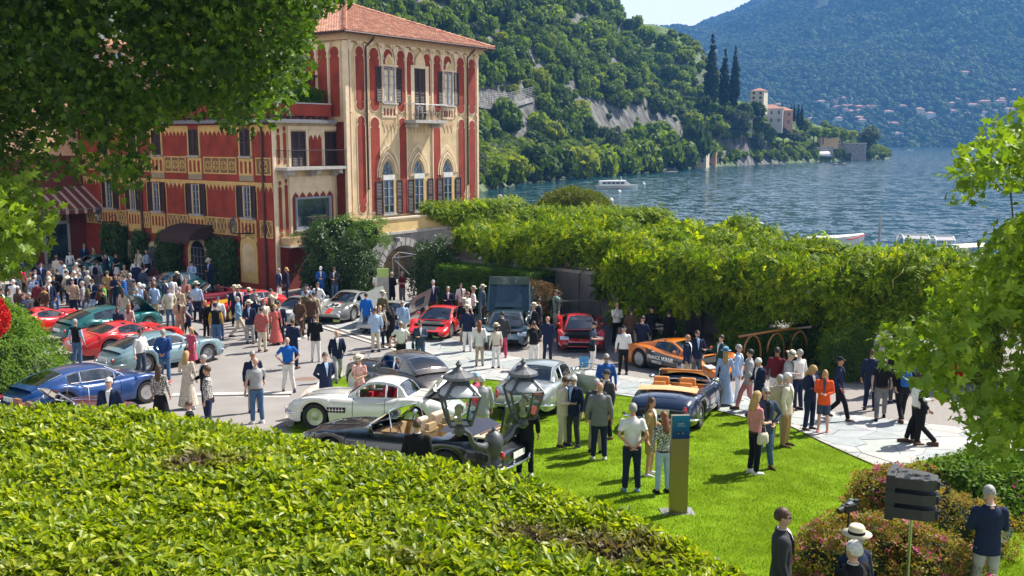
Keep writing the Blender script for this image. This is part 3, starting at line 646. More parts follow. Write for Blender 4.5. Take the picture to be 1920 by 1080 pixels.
m = MB(); m.b2(-7, -2.2, -5, 5, -1, 9.2); m.b2(1.6, 8.5, -5, 5, -1, 9.2); m.b2(-2.2, 1.6, -5, 5, 4.5, 9.2); m.b2(-2.2, 1.6, 0, 5, -1, 4.5); m.build('wall', sm, e)
m = MB(); m.b2(-7.3, 8.8, -5.3, 5.3, 9.2, 9.6); m.build('parapet', mat('coping', (.42, .4, .37), .9), e)
m = MB(); m.b2(-2.1, 1.5, -1, -.8, -1, 4.2); m.build('gate', winm, e)
e = empty('garden_wall', 'low stone shore wall with bushes below it', 'wall', (0, 0, 0)); m = MB()
for a, b in (((1340, 312), (1440, 305)), ((1440, 305), (1520, 300)), ((1520, 300), (1572, 299))):
 A_ = atZ(a[0], a[1], WZ); B_ = atZ(b[0], b[1], WZ); d = B_-A_; m.box(((A_.x+B_.x)/2, (A_.y+B_.y)/2, 0), (math.hypot(d.x, d.y), 1, 7.5), math.atan2(d.y, d.x))
m.build('wall', sm, e)
m = MB(); A_ = Vector(pxh(1333, 240, 424)); m.box((A_.x+6, A_.y, A_.z), (26, 1.2, 8), .3); m.build('terrace_wall', sm, None, label='old stone retaining wall under the cypress terrace', cat='wall')
m = MB(); A_ = Vector(pxh(1520, 285, 488)); m.box(A_, (22, 6, 5), .3); m.build('terrace_wall', sm, None, label='grey arched stone terrace above the white boat shelter', cat='wall')
e = empty('boat_shelter', 'white tunnel shelter roof at the foot of the terrace', 'shelter', pxh(1535, 294, 486), .2); m = MB()
rg = [[(x, 2.6*cos(a), .5+2.2*sin(a)) for a in np.linspace(0, pi, 9)] for x in (-5, 5)]; m.rings(rg, cap=False, closed=False); m.build('canopy', HM['white'], e)
e = empty('cliff_fence', 'grey wire fence following the road above the cliff', 'fence', (0, 0, 0)); m = MB()
pp = []
for i in range(22):
 d = ray(890+i*5.3, 186+9*sin(i*.17+.2)); ts = np.arange(200, 330, 1.5); zz = hill_z(d.x/d.y*ts, ts); k = max(4, (int(np.argmax(CZ+d.z/d.y*ts < zz)) or 40)-3); pp.append(Vector((d.x/d.y*ts[k], ts[k], CZ+d.z/d.y*ts[k]+1.6)))
for _ in range(3): pp = [pp[0]]+[(pp[i-1]+pp[i]*2+pp[i+1])/4 for i in range(1, 21)]+[pp[21]]
post = MB(); post.b2(-.07, .07, -.07, .07, -1.6, 1.6); pm = post.mesh('post', (mat('fence_grey', (.4, .4, .38), .6),))
for q in pp: o = linkmesh('post', pm, e); o.location = q
for k in range(6):
 for a, b in zip(pp, pp[1:]): m.tube([a+Vector((0, 0, -1.2+k*.5)), b+Vector((0, 0, -1.2+k*.5))], .04, 4)
m.build('wires', MATS['fence_grey'], e)
m = MB()
for a, b in zip(pp, pp[1:]): m.add([a+Vector((0, 0, -1.6)), b+Vector((0, 0, -1.6)), b+Vector((0, 0, -3.2)), a+Vector((0, 0, -3.2)), a+Vector((-2, 6, -1.6)), b+Vector((-2, 6, -1.6))], [(0, 1, 2, 3), (0, 4, 5, 1)])
m.build('road_edge', sm, e)
for px, py, w_, lb in ((1256, 322, 5, 'low wooden bathing raft on the shaded water'), (1352, 311, 6, 'flat white pontoon beside the shore wall')):
 p_ = atZ(px, py, WZ+.1); m = MB(); m.box((0, 0, 0), (w_, 2.4, .3)); m.box((0, 0, .18), (w_*.96, 2.2, .06)); o = m.build('raft', mat('grey_wood', (.4, .37, .33), .8), None, label=lb, cat='raft'); o.location = p_
m = MB(); m.b2(-1200, 3100, -60, 3050, -45, 640)
hz = bpy.data.materials.new('haze_air'); hz.use_nodes = True; n_ = hz.node_tree; n_.nodes.remove(n_.nodes['Principled BSDF'])
pv = n_.nodes.new('ShaderNodeVolumePrincipled'); pv.inputs['Color'].default_value = (.12, .36, .85, 1); pv.inputs['Density'].default_value = .00026; pv.inputs['Anisotropy'].default_value = .0
n_.links.new(pv.outputs[0], n_.nodes['Material Output'].inputs['Volume'])
m.build('haze', hz, None, kind='stuff')
# VILLA
red = mat('red_stucco', (.25, .034, .016), .88, var=.22, ns=1.2, bump=.004, bs=30, detail=8)
red_shaded = mat('red_stucco_shaded', (.155, .022, .010), .88, var=.15, ns=1.5, detail=6)  # darker red copy: shade of the tower's left face put into the colour
cream = mat('cream_stucco', (.56, .42, .24), .88, var=.17, ns=1.4, bump=.004, bs=30, detail=8)
creamp = mat('pale_moulding', (.70, .55, .38), .85, var=.08, ns=3)
ylw = mat('yellow_ornament', (.56, .37, .13), .85, var=.12, ns=3)
brown = mat('brown_shutter', (.035, .017, .016), .55, var=.15)
greyf = mat('grey_frame', (.22, .26, .31), .5, var=.05)
stonem = mat('sill_stone', (.40, .38, .35), .9, var=.12, ns=5, bump=.01, bs=20)
iron = mat('black_iron', (.02, .02, .022), .45, metal=.5)
pipem = mat('downpipe', (.06, .03, .025), .5, metal=.3)
glass = mat('window_glass', (.03, .05, .07), .04, var=.3, ns=1.5, spec=1., coat=1.)
darkin = mat('dark_interior', (.01, .01, .012), .9)
AV = Vector((.588, .809, 0)); BV = Vector((-.809, .588, 0)); NA = Vector((.809, -.588, 0)); NB = -AV
T0 = Vector((-9.35, 55.85, 0)); C0 = Vector((-12.8, 52.6, 0))
def frame(O, d, n): return Matrix(((d.x, n.x, 0, O.x), (d.y, n.y, 0, O.y), (0, 0, 1, 0), (0, 0, 0, 1)))
FT = frame(T0, AV, NA)              # tower front face (u, out, z)
FL = frame(T0, BV, NB)              # tower left face
FW = frame(C0, BV, NB)              # wing facade
FE = frame(C0, AV, NA)              # wing end face
villa = empty('villa', 'red and cream lakeside villa with painted gothic ornament and tiled square tower', 'building', (0, 0, 0))
class FM(MB):
 def __init__(s, T): super().__init__(); s.T = T
 def plate(s, poly, o0, o1):
  n = len(poly); vs = [(p[0], o0, p[1]) for p in poly]+[(p[0], o1, p[1]) for p in poly]
  return s.add(vs, [tuple(reversed(range(n))), tuple(range(n, 2*n))]+[(i, (i+1) % n, n+(i+1) % n, n+i) for i in range(n)])
 def bx(s, u0, u1, o0, o1, z0, z1): return s.b2(u0, u1, o0, o1, z0, z1)
def P(name, m, mb, parent=None, **kw): return mb.build(name, m, parent or villa, **kw)
def lobed(u0, u1, z0, z1, top=True, bot=True, ins=0.):
 u0 += ins; u1 -= ins; z0 += ins; z1 -= ins; w = u1-u0; r = w/2*.93; c = (u0+u1)/2; p = []
 if bot:
  p += [(u0, z0+r+.28), (u0+.1, z0+r+.2), (u0+.02, z0+r+.06)]+[(c-r*cos(a), z0+r-r*sin(a)) for a in np.linspace(0, pi, 11)]+[(u1-.02, z0+r+.06), (u1-.1, z0+r+.2), (u1, z0+r+.28)]
 else: p += [(u0, z0), (u1, z0)]
 if top:
  p += [(u1, z1-r-.28), (u1-.1, z1-r-.2), (u1-.02, z1-r-.06)]+[(c+r*cos(a), z1-r+r*sin(a)) for a in np.linspace(0, pi, 11)]+[(u0+.02, z1-r-.06), (u0+.1, z1-r-.2), (u0, z1-r-.28)]
 else: p += [(u1, z1), (u0, z1)]
 return p
def archp(u0, u1, z0, zs, k=1.0, ins=0.):
 """gothic (k=1) outline: rectangle z0..zs with pointed top"""
 u0 += ins; u1 -= ins; w = (u1-u0)*k; p = [(u0, z0), (u1, z0), (u1, zs)]
 if k >= 1: 
  p += [(u0+w*cos(a), zs+w*sin(a)) for a in np.linspace(.12, pi/3, 7)]+[(u1-w*cos(a), zs+w*sin(a)) for a in np.linspace(pi/3-.12, .12, 6)]
 else:
  c = (u0+u1)/2; r = (u1-u0)/2; p += [(c+r*cos(a), zs+r*sin(a)*1.0) for a in np.linspace(.15, pi-.15, 9)]
 p.append((u0, zs)); return p
m = FM(FT); m.bx(0, 11.95, -12, 0, 0, 14.0); P('tower_wall', cream, m)
m = FM(FL); m.bx(.3, 12, 0, .02, 9.4, 13.9); P('wall', cream, m)
m = FM(FL); m.bx(.02, 1.3, 0, .015, 0, 9.2); P('wall', red_shaded, m)
m = FM(FW); m.bx(0, 18.5, -8, 0, 0, 9.1); P('wing_wall', red, m)
m = FM(FW); m.bx(12, 26, -16, -5.5, 9.1, 14.5); P('rear_wall', mat('peach_stucco', (.6, .36, .22), .88), m)
lower = [(.85, 1.45, 4.0, 9.56, 1, 1), (1.9, 2.65, 4.0, 9.5, 1, 0), (4.35, 4.95, 3.75, 9.5, 1, 0), (7.5, 8.15, 3.75, 9.45, 1, 0), (9.95, 10.6, 4.2, 9.5, 1, 1), (11.08, 11.7, 4.2, 9.45, 1, 1)]
upper = [(.78, 1.45, 9.86, 13.45, 1, 1), (1.9, 2.7, 9.86, 13.45, 1, 1), (4.25, 4.9, 9.86, 13.45, 1, 1), (5.05, 5.7, 10.9, 13.42, 1, 0), (6.6, 7.25, 10.9, 13.42, 1, 0), (7.58, 8.25, 9.9, 13.42, 1, 1), (9.85, 10.6, 9.86, 13.42, 1, 1), (11.05, 11.74, 9.86, 13.4, 1, 1), (3.1, 3.85, 12.3, 13.45, 1, 0), (8.55, 9.3, 12.3, 13.42, 1, 0)]
for u0, u1, z0, z1, t_, b_ in lower+upper:
 m = FM(FT); m.plate(lobed(u0-.07, u1+.07, z0-.07, z1+.07, t_, b_), 0, .03); o = P('panel_moulding', creamp, m)
 m = FM(FT); m.plate(lobed(u0, u1, z0, z1, t_, b_), .031, .045); P('red_panel', red, m, o)
for u in (.35, 1.68, 2.9, 4.08, 5.0, 7.4, 8.4, 9.7, 10.83, 11.86):
 m = FM(FT); m.bx(u-.045, u+.045, 0, .075, 9.9, 13.0); m.plate([(u-.045, 13.0), (u+.045, 13.0), (u+.28, 13.62), (u-.28, 13.62)], .046, .09); m.bx(u-.1, u+.1, 0, .09, 9.75, 9.92); P('colonnette', creamp, m)
 if u not in (2.9, 4.08, 8.4, 9.7): m = FM(FT); m.bx(u-.04, u+.04, 0, .07, 3.9, 9.6); P('colonnette', creamp, m)
m = FM(FT); m.bx(-.1, .16, -.1, .1, 3.0, 13.7); P('corner_pilaster', creamp, m)
m = FM(FT); m.bx(11.85, 12.02, -.1, .1, 3.0, 13.7); P('corner_pilaster', creamp, m)
m = FM(FT); m.bx(-.3, 12.25, -12.2, .25, 13.72, 14.0); m.bx(-.55, 12.5, -12.5, .5, 14.0, 14.12); P('cornice', mat('cornice', (.5, .34, .2), .85), m)
m = FM(FT)
for i in range(13):
 u = .1+i*.905; m.plate([(u+.45-.40*cos(a), 13.45+.26*sin(a)) for a in np.linspace(0, pi, 9)]+[(u+.9, 13.72), (u, 13.72)], .1, .2)
P('eaves_arcade', creamp, m)
for i in range(9):
 u0 = .45+i*.98
 m = FM(FL); m.plate(lobed(u0, u0+.72, 9.5, 13.4, 1, 0), .021, .04); P('red_panel', red, m)
 m = FM(FL); m.bx(u0+.8, u0+.88, .02, .1, 9.5, 13.0); m.plate([(u0+.8, 13.0), (u0+.88, 13.0), (u0+1.12, 13.6), (u0+.56, 13.6)], .05, .11); P('colonnette', creamp, m)
m = FM(FL); m.bx(2.2, 6.5, .05, 1.3, 11.75, 11.85); m.bx(2.2, 6.5, 1.2, 1.3, 11.45, 11.75); P('terrace_awning', mat('dark_awning', (.05, .02, .02), .8), m)
m = FM(FL); m.bx(3.6, 5.9, .041, .06, 9.5, 11.7); P('dark_opening', darkin, m)
def muntins(T, u0, u1, z0, z1, nv, nh, o=.05, f=.06, parent=None, mats=(greyf, glass), name='window', mid=True):
 m = FM(T); m.bx(u0, u1, .012, o, z0, z0+f); m.bx(u0, u1, .012, o, z1-f, z1); m.bx(u0, u0+f, .012, o-.002, z0+f, z1-f); m.bx(u1-f, u1, .012, o-.002, z0+f, z1-f)
 if mid: c = (u0+u1)/2; m.bx(c-.05, c+.05, .012, o+.01, z0+f, z1-f)
 for i in range(1, nh): z = z0+(z1-z0)*i/nh; m.bx(u0+f, u1-f, .012, o-.012, z-.015, z+.015)
 for i in range(1, nv):
  if mid and i*2 == nv: continue
  u = u0+(u1-u0)*i/nv; m.bx(u-.015, u+.015, .012, o-.014, z0+f, z1-f)
 w = P(name, mats[0], m, parent)
 m = FM(T); m.bx(u0+.01, u1-.01, 0, .02, z0+.01, z1-.01); P('pane', mats[1], m, w); return w
def shutter(T, u0, u1, z0, z1, o=.04, ang=0., n=None, m_=None):
 f = .06; m = FM(T)
 m.bx(u0, u0+f, o, o+.05, z0, z1); m.bx(u1-f, u1, o, o+.05, z0, z1); m.bx(u0+f, u1-f, o, o+.048, z0, z0+f); m.bx(u0+f, u1-f, o, o+.048, z1-f, z1); zc = (z0+z1)/2; m.bx(u0+f, u1-f, o, o+.048, zc-f/2, zc+f/2)
 s = P('shutter', m_ or brown, m); m = FM(T); n = n or int((z1-z0)/.09)
 for i in range(n):
  z = z0+f+(z1-z0-2*f)*(i+.5)/n; m.add([(u0+f, o+.005, z+.03), (u1-f, o+.005, z+.03), (u1-f, o+.04, z-.03), (u0+f, o+.04, z-.03)], [(0, 1, 2, 3)])
 P('slats', m_ or brown, m, s, kind='stuff'); m = FM(T); m.bx(u0+f, u1-f, o-.01, o+.003, z0, z1); P('backing', darkin, m, s)
def slots(T, u0, u1, z0, z1, n, m0=creamp, m1=red):
 m = FM(T); m.bx(u0, u1, 0, .05, z0, z1); b = P('balustrade_panel', m0, m); w = (u1-u0)/(n+.3)
 for i in range(n):
  c = u0+w*(i+.65); m = FM(T); m.plate(lobed(c-w*.27, c+w*.27, z0+.14, z1-.14, 1, 1) if z1-z0 > 1.2 else archp(c-w*.25, c+w*.25, z0+.12, z1-.25, .6), .051, .06); P('slot', m1, m, b)
for u0, u1, s0, s1 in ((3.02, 3.98, (2.4, 2.96), (4.06, 4.6)), (8.52, 9.35, (7.95, 8.46), (9.42, 10.0))):
 m = FM(FT); m.plate(archp(u0-.1, u1+.1, 10.3, 12.45), 0, .03); m.bx(u0-.14, u0-.01, .03, .1, 10.35, 12.45); m.bx(u1+.01, u1+.14, .03, .1, 10.35, 12.45); m.bx(u0-.25, u1+.25, .03, .14, 12.45, 12.55); P('window_surround', creamp, m)
 m = FM(FT); m.plate(archp(u0+.14, u1-.14, 12.56, 12.6), .06, .12); P('pediment', mat('pediment_cream', (.7, .52, .32), .8), m)
 m = FM(FT); m.plate(archp(u0+.3, u1-.3, 12.6, 12.68), .121, .14); P('pediment_inset', ylw, m)
 muntins(FT, u0, u1, 10.42, 12.4, 2, 4, .09); shutter(FT, *s0, 10.38, 12.42, .05); shutter(FT, *s1, 10.38, 12.42, .05)
 m = FM(FT); m.bx(u0-.15, u1+.15, 0, .22, 10.26, 10.36); P('sill', stonem, m); slots(FT, u0-.12, u1+.12, 9.5, 10.22, 4)
m = FM(FT); m.bx(5.42, 5.72, 0, .08, 9.42, 12.62); m.bx(6.75, 7.05, 0, .08, 9.42, 12.62); m.bx(5.42, 7.05, .0, .1, 12.5, 12.66); P('door_surround', creamp, m)
m = FM(FT); m.plate(archp(5.8, 6.68, 12.66, 12.7), .05, .13); P('pediment', MATS['pediment_cream'], m)
for a in ((5.73, 6.23), (6.25, 6.74)): shutter(FT, *a, 9.44, 12.48, .03)
bal = P('balcony', stonem, FM(FT).bx(4.75, 7.75, 0, 1.0, 9.2, 9.38))
m = FM(FT)
for u in (5.1, 7.3): m.bx(u-.1, u+.1, 0, .8, 8.95, 9.2)
P('bracket', stonem, m, bal)
m = FM(FT)
for a in np.arange(4.8, 7.72, .11):
 m.tube([(a, .95, 9.4), (a+.03*(1 if int(a*9) % 2 else -1), 1.0, 9.75), (a, .95, 10.3)], .011, 4)
for a in np.arange(.08, .95, .11): m.tube([(4.8, a, 9.4), (4.8, a, 10.3)], .011, 4); m.tube([(7.7, a, 9.4), (7.7, a, 10.3)], .011, 4)
for i in range(13): c = 4.95+i*.22; m.tube([(c+.09*cos(a), .95, 9.8+.16*sin(a)) for a in np.linspace(0, 2*pi, 9)], .012, 4)
P('railing', iron, m, bal, kind='stuff')
m = FM(FT); m.bx(4.76, 7.74, .92, .98, 10.3, 10.35); m.bx(4.76, 4.82, .02, .92, 10.3, 10.35); m.bx(7.68, 7.74, .02, .92, 10.3, 10.35); P('handrail', mat('white_metal', (.75, .74, .72), .4), m, bal)
def small_chair(u, T, lb):
 e = empty('balcony_chair', lb, 'chair', (0, 0, 0)); m = FM(T)
 for du in (-.2, .2):
  for do in (.3, .66): m.tube([(u+du, do, 9.38), (u+du*.9, do, 9.83)], .014, 5)
 m.build('legs', MATS['white_metal'], e)
 m = FM(T); m.bx(u-.21, u+.21, .28, .68, 9.82, 9.85); m.build('seat', MATS['white_metal'], e)
 m = FM(T); m.tube([(u-.2, .3, 9.85), (u-.19, .24, 10.15), (u, .22, 10.28), (u+.19, .24, 10.15), (u+.2, .3, 9.85)], .014, 5)
 for k in (-.1, 0, .1): m.tube([(u+k, .3, 9.85), (u+k, .23, 10.24)], .01, 4)
 m.build('backrest', MATS['white_metal'], e)
small_chair(6.0, FT, 'white wire chair on the tower balcony, the left one'); small_chair(7.2, FT, 'white wire chair on the tower balcony, the right one')
m = FM(FT); m.lathe([(.24, 9.95), (.25, 9.97), (.02, 9.965), (.02, 9.42), (.15, 9.39)], 12, (6.6, .5, 0)); m.build('balcony_table', MATS['white_metal'], None, label='small round white table between the two balcony chairs', cat='table')
for u0, u1 in ((2.95, 4.15), (4.95, 7.45), (8.45, 9.5)):
 m = FM(FT); m.bx(u0, u1, 0, .03, 9.08, 9.3); k = max(3, int((u1-u0)/.3))
 for i in range(k):
  c = u0+(u1-u0)*(i+.5)/k; w = (u1-u0)/k*.42; m.plate([(c-w, 9.08), (c-w*.25, 8.85), (c, 8.62), (c+w*.25, 8.85), (c+w, 9.08)], 0, .025)
 P('drop_ornament', MATS['cornice'], m)
for u0, u1, s0, s1 in ((2.83, 3.76, (2.2, 2.78), (3.98, 4.5)), (5.58, 6.46, (4.98, 5.54), (6.84, 7.38)), (8.36, 9.22, (7.76, 8.32), (9.58, 10.14))):
 c = (u0+u1)/2
 m = FM(FT); m.bx(u0-.02, u0+.0, 0, .12, 3.8, 6.15); m.bx(u1, u1+.22, 0, .07, 3.8, 5.82); P('reveal', ylw, m)
 o = None
 for ins, dep, mt_ in ((-.62, .04, creamp), (-.5, .06, cream), (-.34, .085, creamp), (-.2, .1, cream)):
  m = FM(FT); q = archp(u0, u1, 6.0, 6.12, 1, ins)
  q2 = archp(u0, u1, 6.0, 6.12, 1, ins+.1)
  n_ = len(q)
  vs = [(a[0], 0, a[1]) for a in q]+[(a[0], dep, a[1]) for a in q]+[(a[0], dep, a[1]) for a in q2]+[(a[0], 0, a[1]) for a in q2]
  fs = [(k_*n_+i, k_*n_+(i+1) % n_, (k_+1)*n_+(i+1) % n_, (k_+1)*n_+i) for k_ in range(3) for i in range(2, n_)]
  m.add(vs, fs); P('arch_moulding', mt_, m)
 m = FM(FT); m.plate(archp(u0, u1, 6.15, 6.2, 1, .02), .005, .02); w = P('arched_pane', glass, m)
 m = FM(FT); m.tube([(c, .05, 6.15), (c, .05, 6.85)], .025, 4); m.tube([(u0+.05, .05, 6.2), (c-.12, .05, 6.5), (c+.1, .05, 6.8)], .02, 4); m.tube([(u1-.05, .05, 6.2), (c+.12, .05, 6.5), (c-.1, .05, 6.8)], .02, 4); P('tracery', greyf, m, w)
 m = FM(FT); m.bx(u0-.04, u1+.04, .0, .13, 5.84, 6.14); P('lintel', mat('lintel_stone', (.6, .58, .55), .8), m)
 muntins(FT, u0, u1, 3.85, 5.83, 2, 4, .08); shutter(FT, *s0, 3.8, 5.8, .05); shutter(FT, *s1, 3.8, 5.8, .05)
 m = FM(FT); m.bx(u0-.1, u1+.15, 0, .2, 3.72, 3.82); P('sill', stonem, m)
for u, z in ((1.56, 5.35), (10.84, 5.3)):
 m = FM(FT); m.tube([(u+.35, .45, 14.0), (u+.3, .4, 13.85), (u, .12, 13.45), (u, .12, z)], .055, 8); m.lathe([(.075, z-.02), (.075, z+.05)], 8, (u, .12, 0)); m.lathe([(.07, z+3), (.07, z+3.06)], 8, (u, .12, 0)); P('downpipe', pipem, m)
roofw = mat('roof_clay', (.42, .19, .11), .85, var=.25, ns=2.5, bump=.01, bs=20)
apex = T0+AV*5.95+BV*6.0+Vector((0, 0, 16.8)); ov = .85
cor = [T0-AV*ov-BV*ov, T0+AV*(11.95+ov)-BV*ov, T0+AV*(11.95+ov)+BV*(12+ov), T0-AV*ov+BV*(12+ov)]
cor = [Vector((c.x, c.y, 14.12)) for c in cor]
m = MB(); m.add([*cor, apex], [(0, 1, 4), (1, 2, 4), (2, 3, 4), (3, 0, 4), (3, 2, 1, 0)]); rf = P('roof', roofw, m)
tmats = [mat('roof_tile_%d' % i, c, .85, var=.2, ns=3) for i, c in enumerate([(.50, .24, .15), (.42, .18, .11), (.56, .31, .2), (.36, .17, .12), (.48, .26, .18)])]
for a, b in ((cor[0], cor[1]), (cor[3], cor[0])):
 d = (b-a); Ln = d.length; d.normalize(); mid = (a+b)/2; up = apex-mid; SL = up.length; up.normalize(); nn = d.cross(up); 
 if nn.z < 0: nn = -nn
 m = MB(); rows = int(SL/.3)
 for r_ in range(rows):
  s0 = r_*.3; half_ = Ln/2*(1-s0/SL)
  k = int(half_*2/.21)
  for i in range(k):
   x = -half_+(i+.5)*half_*2/max(1, k); m.cur = R.randrange(5); w = .085; js = R.uniform(-.02, .02)
   V_ = []
   for s_, hh in ((s0-.03+js, .075), (s0+.33+js, .035)):
    for t in (-1, -.5, .5, 1): V_.append(mid+d*(x+t*w)+up*s_+nn*(hh*(1-abs(t)**3)+.012))
   m.add(V_, [(j, j+1, 5+j, 4+j) for j in range(3)]+[(0, 3, 2, 1)])
 P('roof_tiles', tmats, m, rf, kind='stuff')
m = MB()
for c in cor[:2]+cor[3:]:
 d = apex-c; k = int(d.length/.33)
 for i in range(k):
  q = c+d*(i/k); q2 = c+d*((i+1.15)/k); m.cur = R.randrange(5); m.tube([q+Vector((0, 0, .05)), q2+Vector((0, 0, .03))], [.13, .10], 6)
P('ridge_tiles', tmats, m, rf, kind='stuff')
m = MB(); g1, g2 = cor[0]+Vector((0, 0, -.05)), cor[1]+Vector((0, 0, -.05)); m.tube([cor[3]+Vector((0, 0, -.05)), g1], .075, 8); m.tube([g1, g2], .075, 8); m.tube([g2, cor[2]+Vector((0, 0, -.05))], .075, 8); P('gutter', pipem, m, rf)
m = MB(); m.box(apex+Vector((-1.6, .6, .2)), (1.6, 1.2, 1.6), .6); m.box(apex+Vector((-1.6, .6, 1.1)), (1.8, 1.4, .15), .6); P('chimney', mat('chimney_brick', (.28, .15, .11), .9, bump=.01), m, rf)
m = MB(); m.box(apex+Vector((-.1, .1, .1)), (.5, .5, .5), .6); P('ridge_cap', stonem, m, rf)
# ---------------- wing facade
def teeth(T, u0, u1, zt, zb, ztooth, mt_=ylw, per=.36, o=.03):
 m = FM(T); n = max(1, round((u1-u0)/per)); w = (u1-u0)/n; m.bx(u0, u1, 0, o+.02, zb, zt); m.bx(u0, u1, 0, o+.05, zt-.06, zt+.02)
 for i in range(n+1):
  c = u0+i*w; l = max(u0, c-w/2); r = min(u1, c+w/2)
  q = [(l, zb)]+([(c-w*.12, zb-(zb-ztooth)*.55)] if c > u0 else [])+[(c, ztooth)]+([(c+w*.12, zb-(zb-ztooth)*.55)] if c < u1 else [])+[(r, zb)]
  m.plate(q, 0, o)
 P('scalloped_band', mt_, m)
W1 = [(1.75, 2.6), (6.25, 7.15), (9.85, 10.75), (12.35, 13.2), (15.4, 16.2)]
prev = .12
for a, b in W1:
 teeth(FW, prev, a-.12, 8.98, 8.72, 8.42); prev = b+.12
 for q in ((a-.12, a-.02), (b+.02, b+.12)): m = FM(FW); m.bx(*q, 0, .06, 7.3, 8.98); P('window_jamb', ylw, m)
 c = (a+b)/2; shutter(FW, a, c-.01, 7.32, 8.8, .02); shutter(FW, c+.01, b, 7.32, 8.8, .02)
 m = FM(FW); m.bx(a-.1, b+.1, 0, .18, 7.22, 7.31); P('sill', stonem, m); slots(FW, a-.18, b+.18, 6.25, 7.2, 3, ylw)
 m = FM(FW); m.bx(a-.18, b+.18, 0, .04, 5.95, 6.24); P('apron', mat('grey_apron', (.3, .25, .16), .9), m)
teeth(FW, prev, 18.4, 8.98, 8.72, 8.42)
def tracery(T, u0, u1, z0, z1, n, lat=False):
 m = FM(T); f = .07; m.bx(u0, u1, 0, .055, z0, z0+f); m.bx(u0, u1, 0, .055, z1-f, z1)
 w = (u1-u0-f)/n
 for i in range(n+1): c = u0+w*i; m.bx(c, c+f, 0, .054, z0+f, z1-f)
 b = P('ornament_frame', ylw, m); m = FM(T); m.bx(u0+f, u1-f, 0, .012, z0+f, z1-f); P('ornament_ground', mat('ornament_brown', (.20, .10, .05), .9), m, b)  # plain brown ground plate behind the yellow tracery
 m = FM(T); hz_ = (z1-z0)/2-f
 for i in range(n):
  c = u0+f/2+w*(i+.5); zc = (z0+z1)/2; r = min(w, z1-z0)*.34
  if lat:
   k = 3
   for j in range(k):
    for s_ in (-1, 1): x = c-w/2+w*(j+.5)/k; m.tube([(x-.0, .02, zc-hz_), (x+s_*w/k*.5, .02, zc), (x, .02, zc+hz_)], .028, 4); m.bx(x-.04, x+.04, .012, .04, zc+hz_-.15, zc+hz_)
  else:
   m.tube([(c+r*cos(a), .03, zc+r*sin(a)) for a in np.linspace(0, 2*pi, 9)], .035, 4)
   for a in (pi/4, 3*pi/4, 5*pi/4, 7*pi/4): m.tube([(c+r*.3*cos(a), .03, zc+r*.3*sin(a)), (c+r*1.35*cos(a), .03, zc+r*1.35*sin(a))], .03, 4); m.ball((c+r*.5*cos(a), .03, zc+r*.5*sin(a)), .05, 5, 4)
 P('tracery', ylw, m, b, kind='stuff')
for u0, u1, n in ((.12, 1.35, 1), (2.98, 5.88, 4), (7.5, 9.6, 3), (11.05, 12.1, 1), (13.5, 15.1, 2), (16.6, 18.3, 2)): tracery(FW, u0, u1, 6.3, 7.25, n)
W2 = [(1.92, 2.42, 1.48, 3.05), (6.42, 7.0, 5.86, 7.65), (10.25, 10.8, 9.7, 11.4), (12.75, 13.2, 12.25, 13.75), (15.2, 15.8, 14.6, 16.3)]
prev = .05
for a, b, s0, s1 in W2:
 teeth(FW, prev, s0-.04, 5.88, 5.72, 5.38); m = FM(FW); m.bx(s0-.04, s1+.04, 0, .06, 5.72, 5.9); P('band', ylw, m); prev = s1+.04
 for u in (s0-.14, s1+.1): m = FM(FW); m.bx(u, u+.04, 0, .04, 3.9, 5.6); P('colonnette', ylw, m)
 for q in ((a-.07, a-.0), (b+.0, b+.07)): m = FM(FW); m.bx(*q, 0, .09, 3.95, 5.68); P('window_jamb', cream, m)
 muntins(FW, a, b, 3.97, 5.66, 2, 4, .05, .045); shutter(FW, s0, a-.08, 3.95, 5.68, .03); shutter(FW, b+.08, s1, 3.95, 5.68, .03)
 m = FM(FW); m.bx(a-.3, b+.3, 0, .2, 3.86, 3.95); P('sill', stonem, m); slots(FW, a-.42, b+.42, 2.95, 3.84, 4, ylw); m = FM(FW); m.bx(a-.42, b+.42, 0, .04, 2.6, 2.94); P('apron', ylw, m)
teeth(FW, prev, 18.4, 5.88, 5.72, 5.38)
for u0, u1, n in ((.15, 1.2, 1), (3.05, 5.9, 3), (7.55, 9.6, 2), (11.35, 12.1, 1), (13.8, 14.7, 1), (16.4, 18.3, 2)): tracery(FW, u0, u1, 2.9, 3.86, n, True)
m = FM(FW); m.plate(archp(1.5, 2.95, .3, 2.1, 1, 0), 0, .05); P('blind_niche', ylw, m)
m = FM(FW); m.plate(archp(1.72, 2.74, .35, 2.05, .6, 0), .051, .07); P('niche_panel', cream, m)
m = FM(FW); m.bx(1.76, 2.7, .071, .08, .38, .95); P('niche_base', ylw, m)
for (u0, u1, zs) in ((6.05, 7.35, 1.75), (10.75, 11.4, 1.5), (13.0, 13.6, 1.5)):
 m = FM(FW); m.plate(archp(u0-.28, u1+.28, 0, zs, .6), 0, .12); s_ = P('arch_surround', cream, m); m = FM(FW); m.plate(archp(u0, u1, 0, zs, .6), .121, .13); P('dark_opening', darkin, m, s_)
 m = FM(FW)
 for k in range(1, 4): u = u0+(u1-u0)*k/4; m.tube([(u, .15, 0), (u, .15, zs+.3)], .018, 4)
 for z in (.5, 1.0, 1.5, 2.0): m.tube([(u0, .15, z), (u1, .15, z)], .014, 4)
 P('door_bars', greyf, m, s_)
e = empty('awning', 'dark brown domed awning over the arched villa door', 'awning', (0, 0, 0))
m = FM(FW); rg = [[(u, 1.7*sin(a), 2.62+.75*cos(a)) for a in np.linspace(0, pi/2, 7)] for u in (5.3, 8.1)]; m.rings(rg, cap=False, closed=False)
for u in (5.3, 8.1): m.add([(u, 0, 2.62)]+[(u, 1.7*sin(a), 2.62+.75*cos(a)) for a in np.linspace(0, pi/2, 7)], [tuple(range(8))])
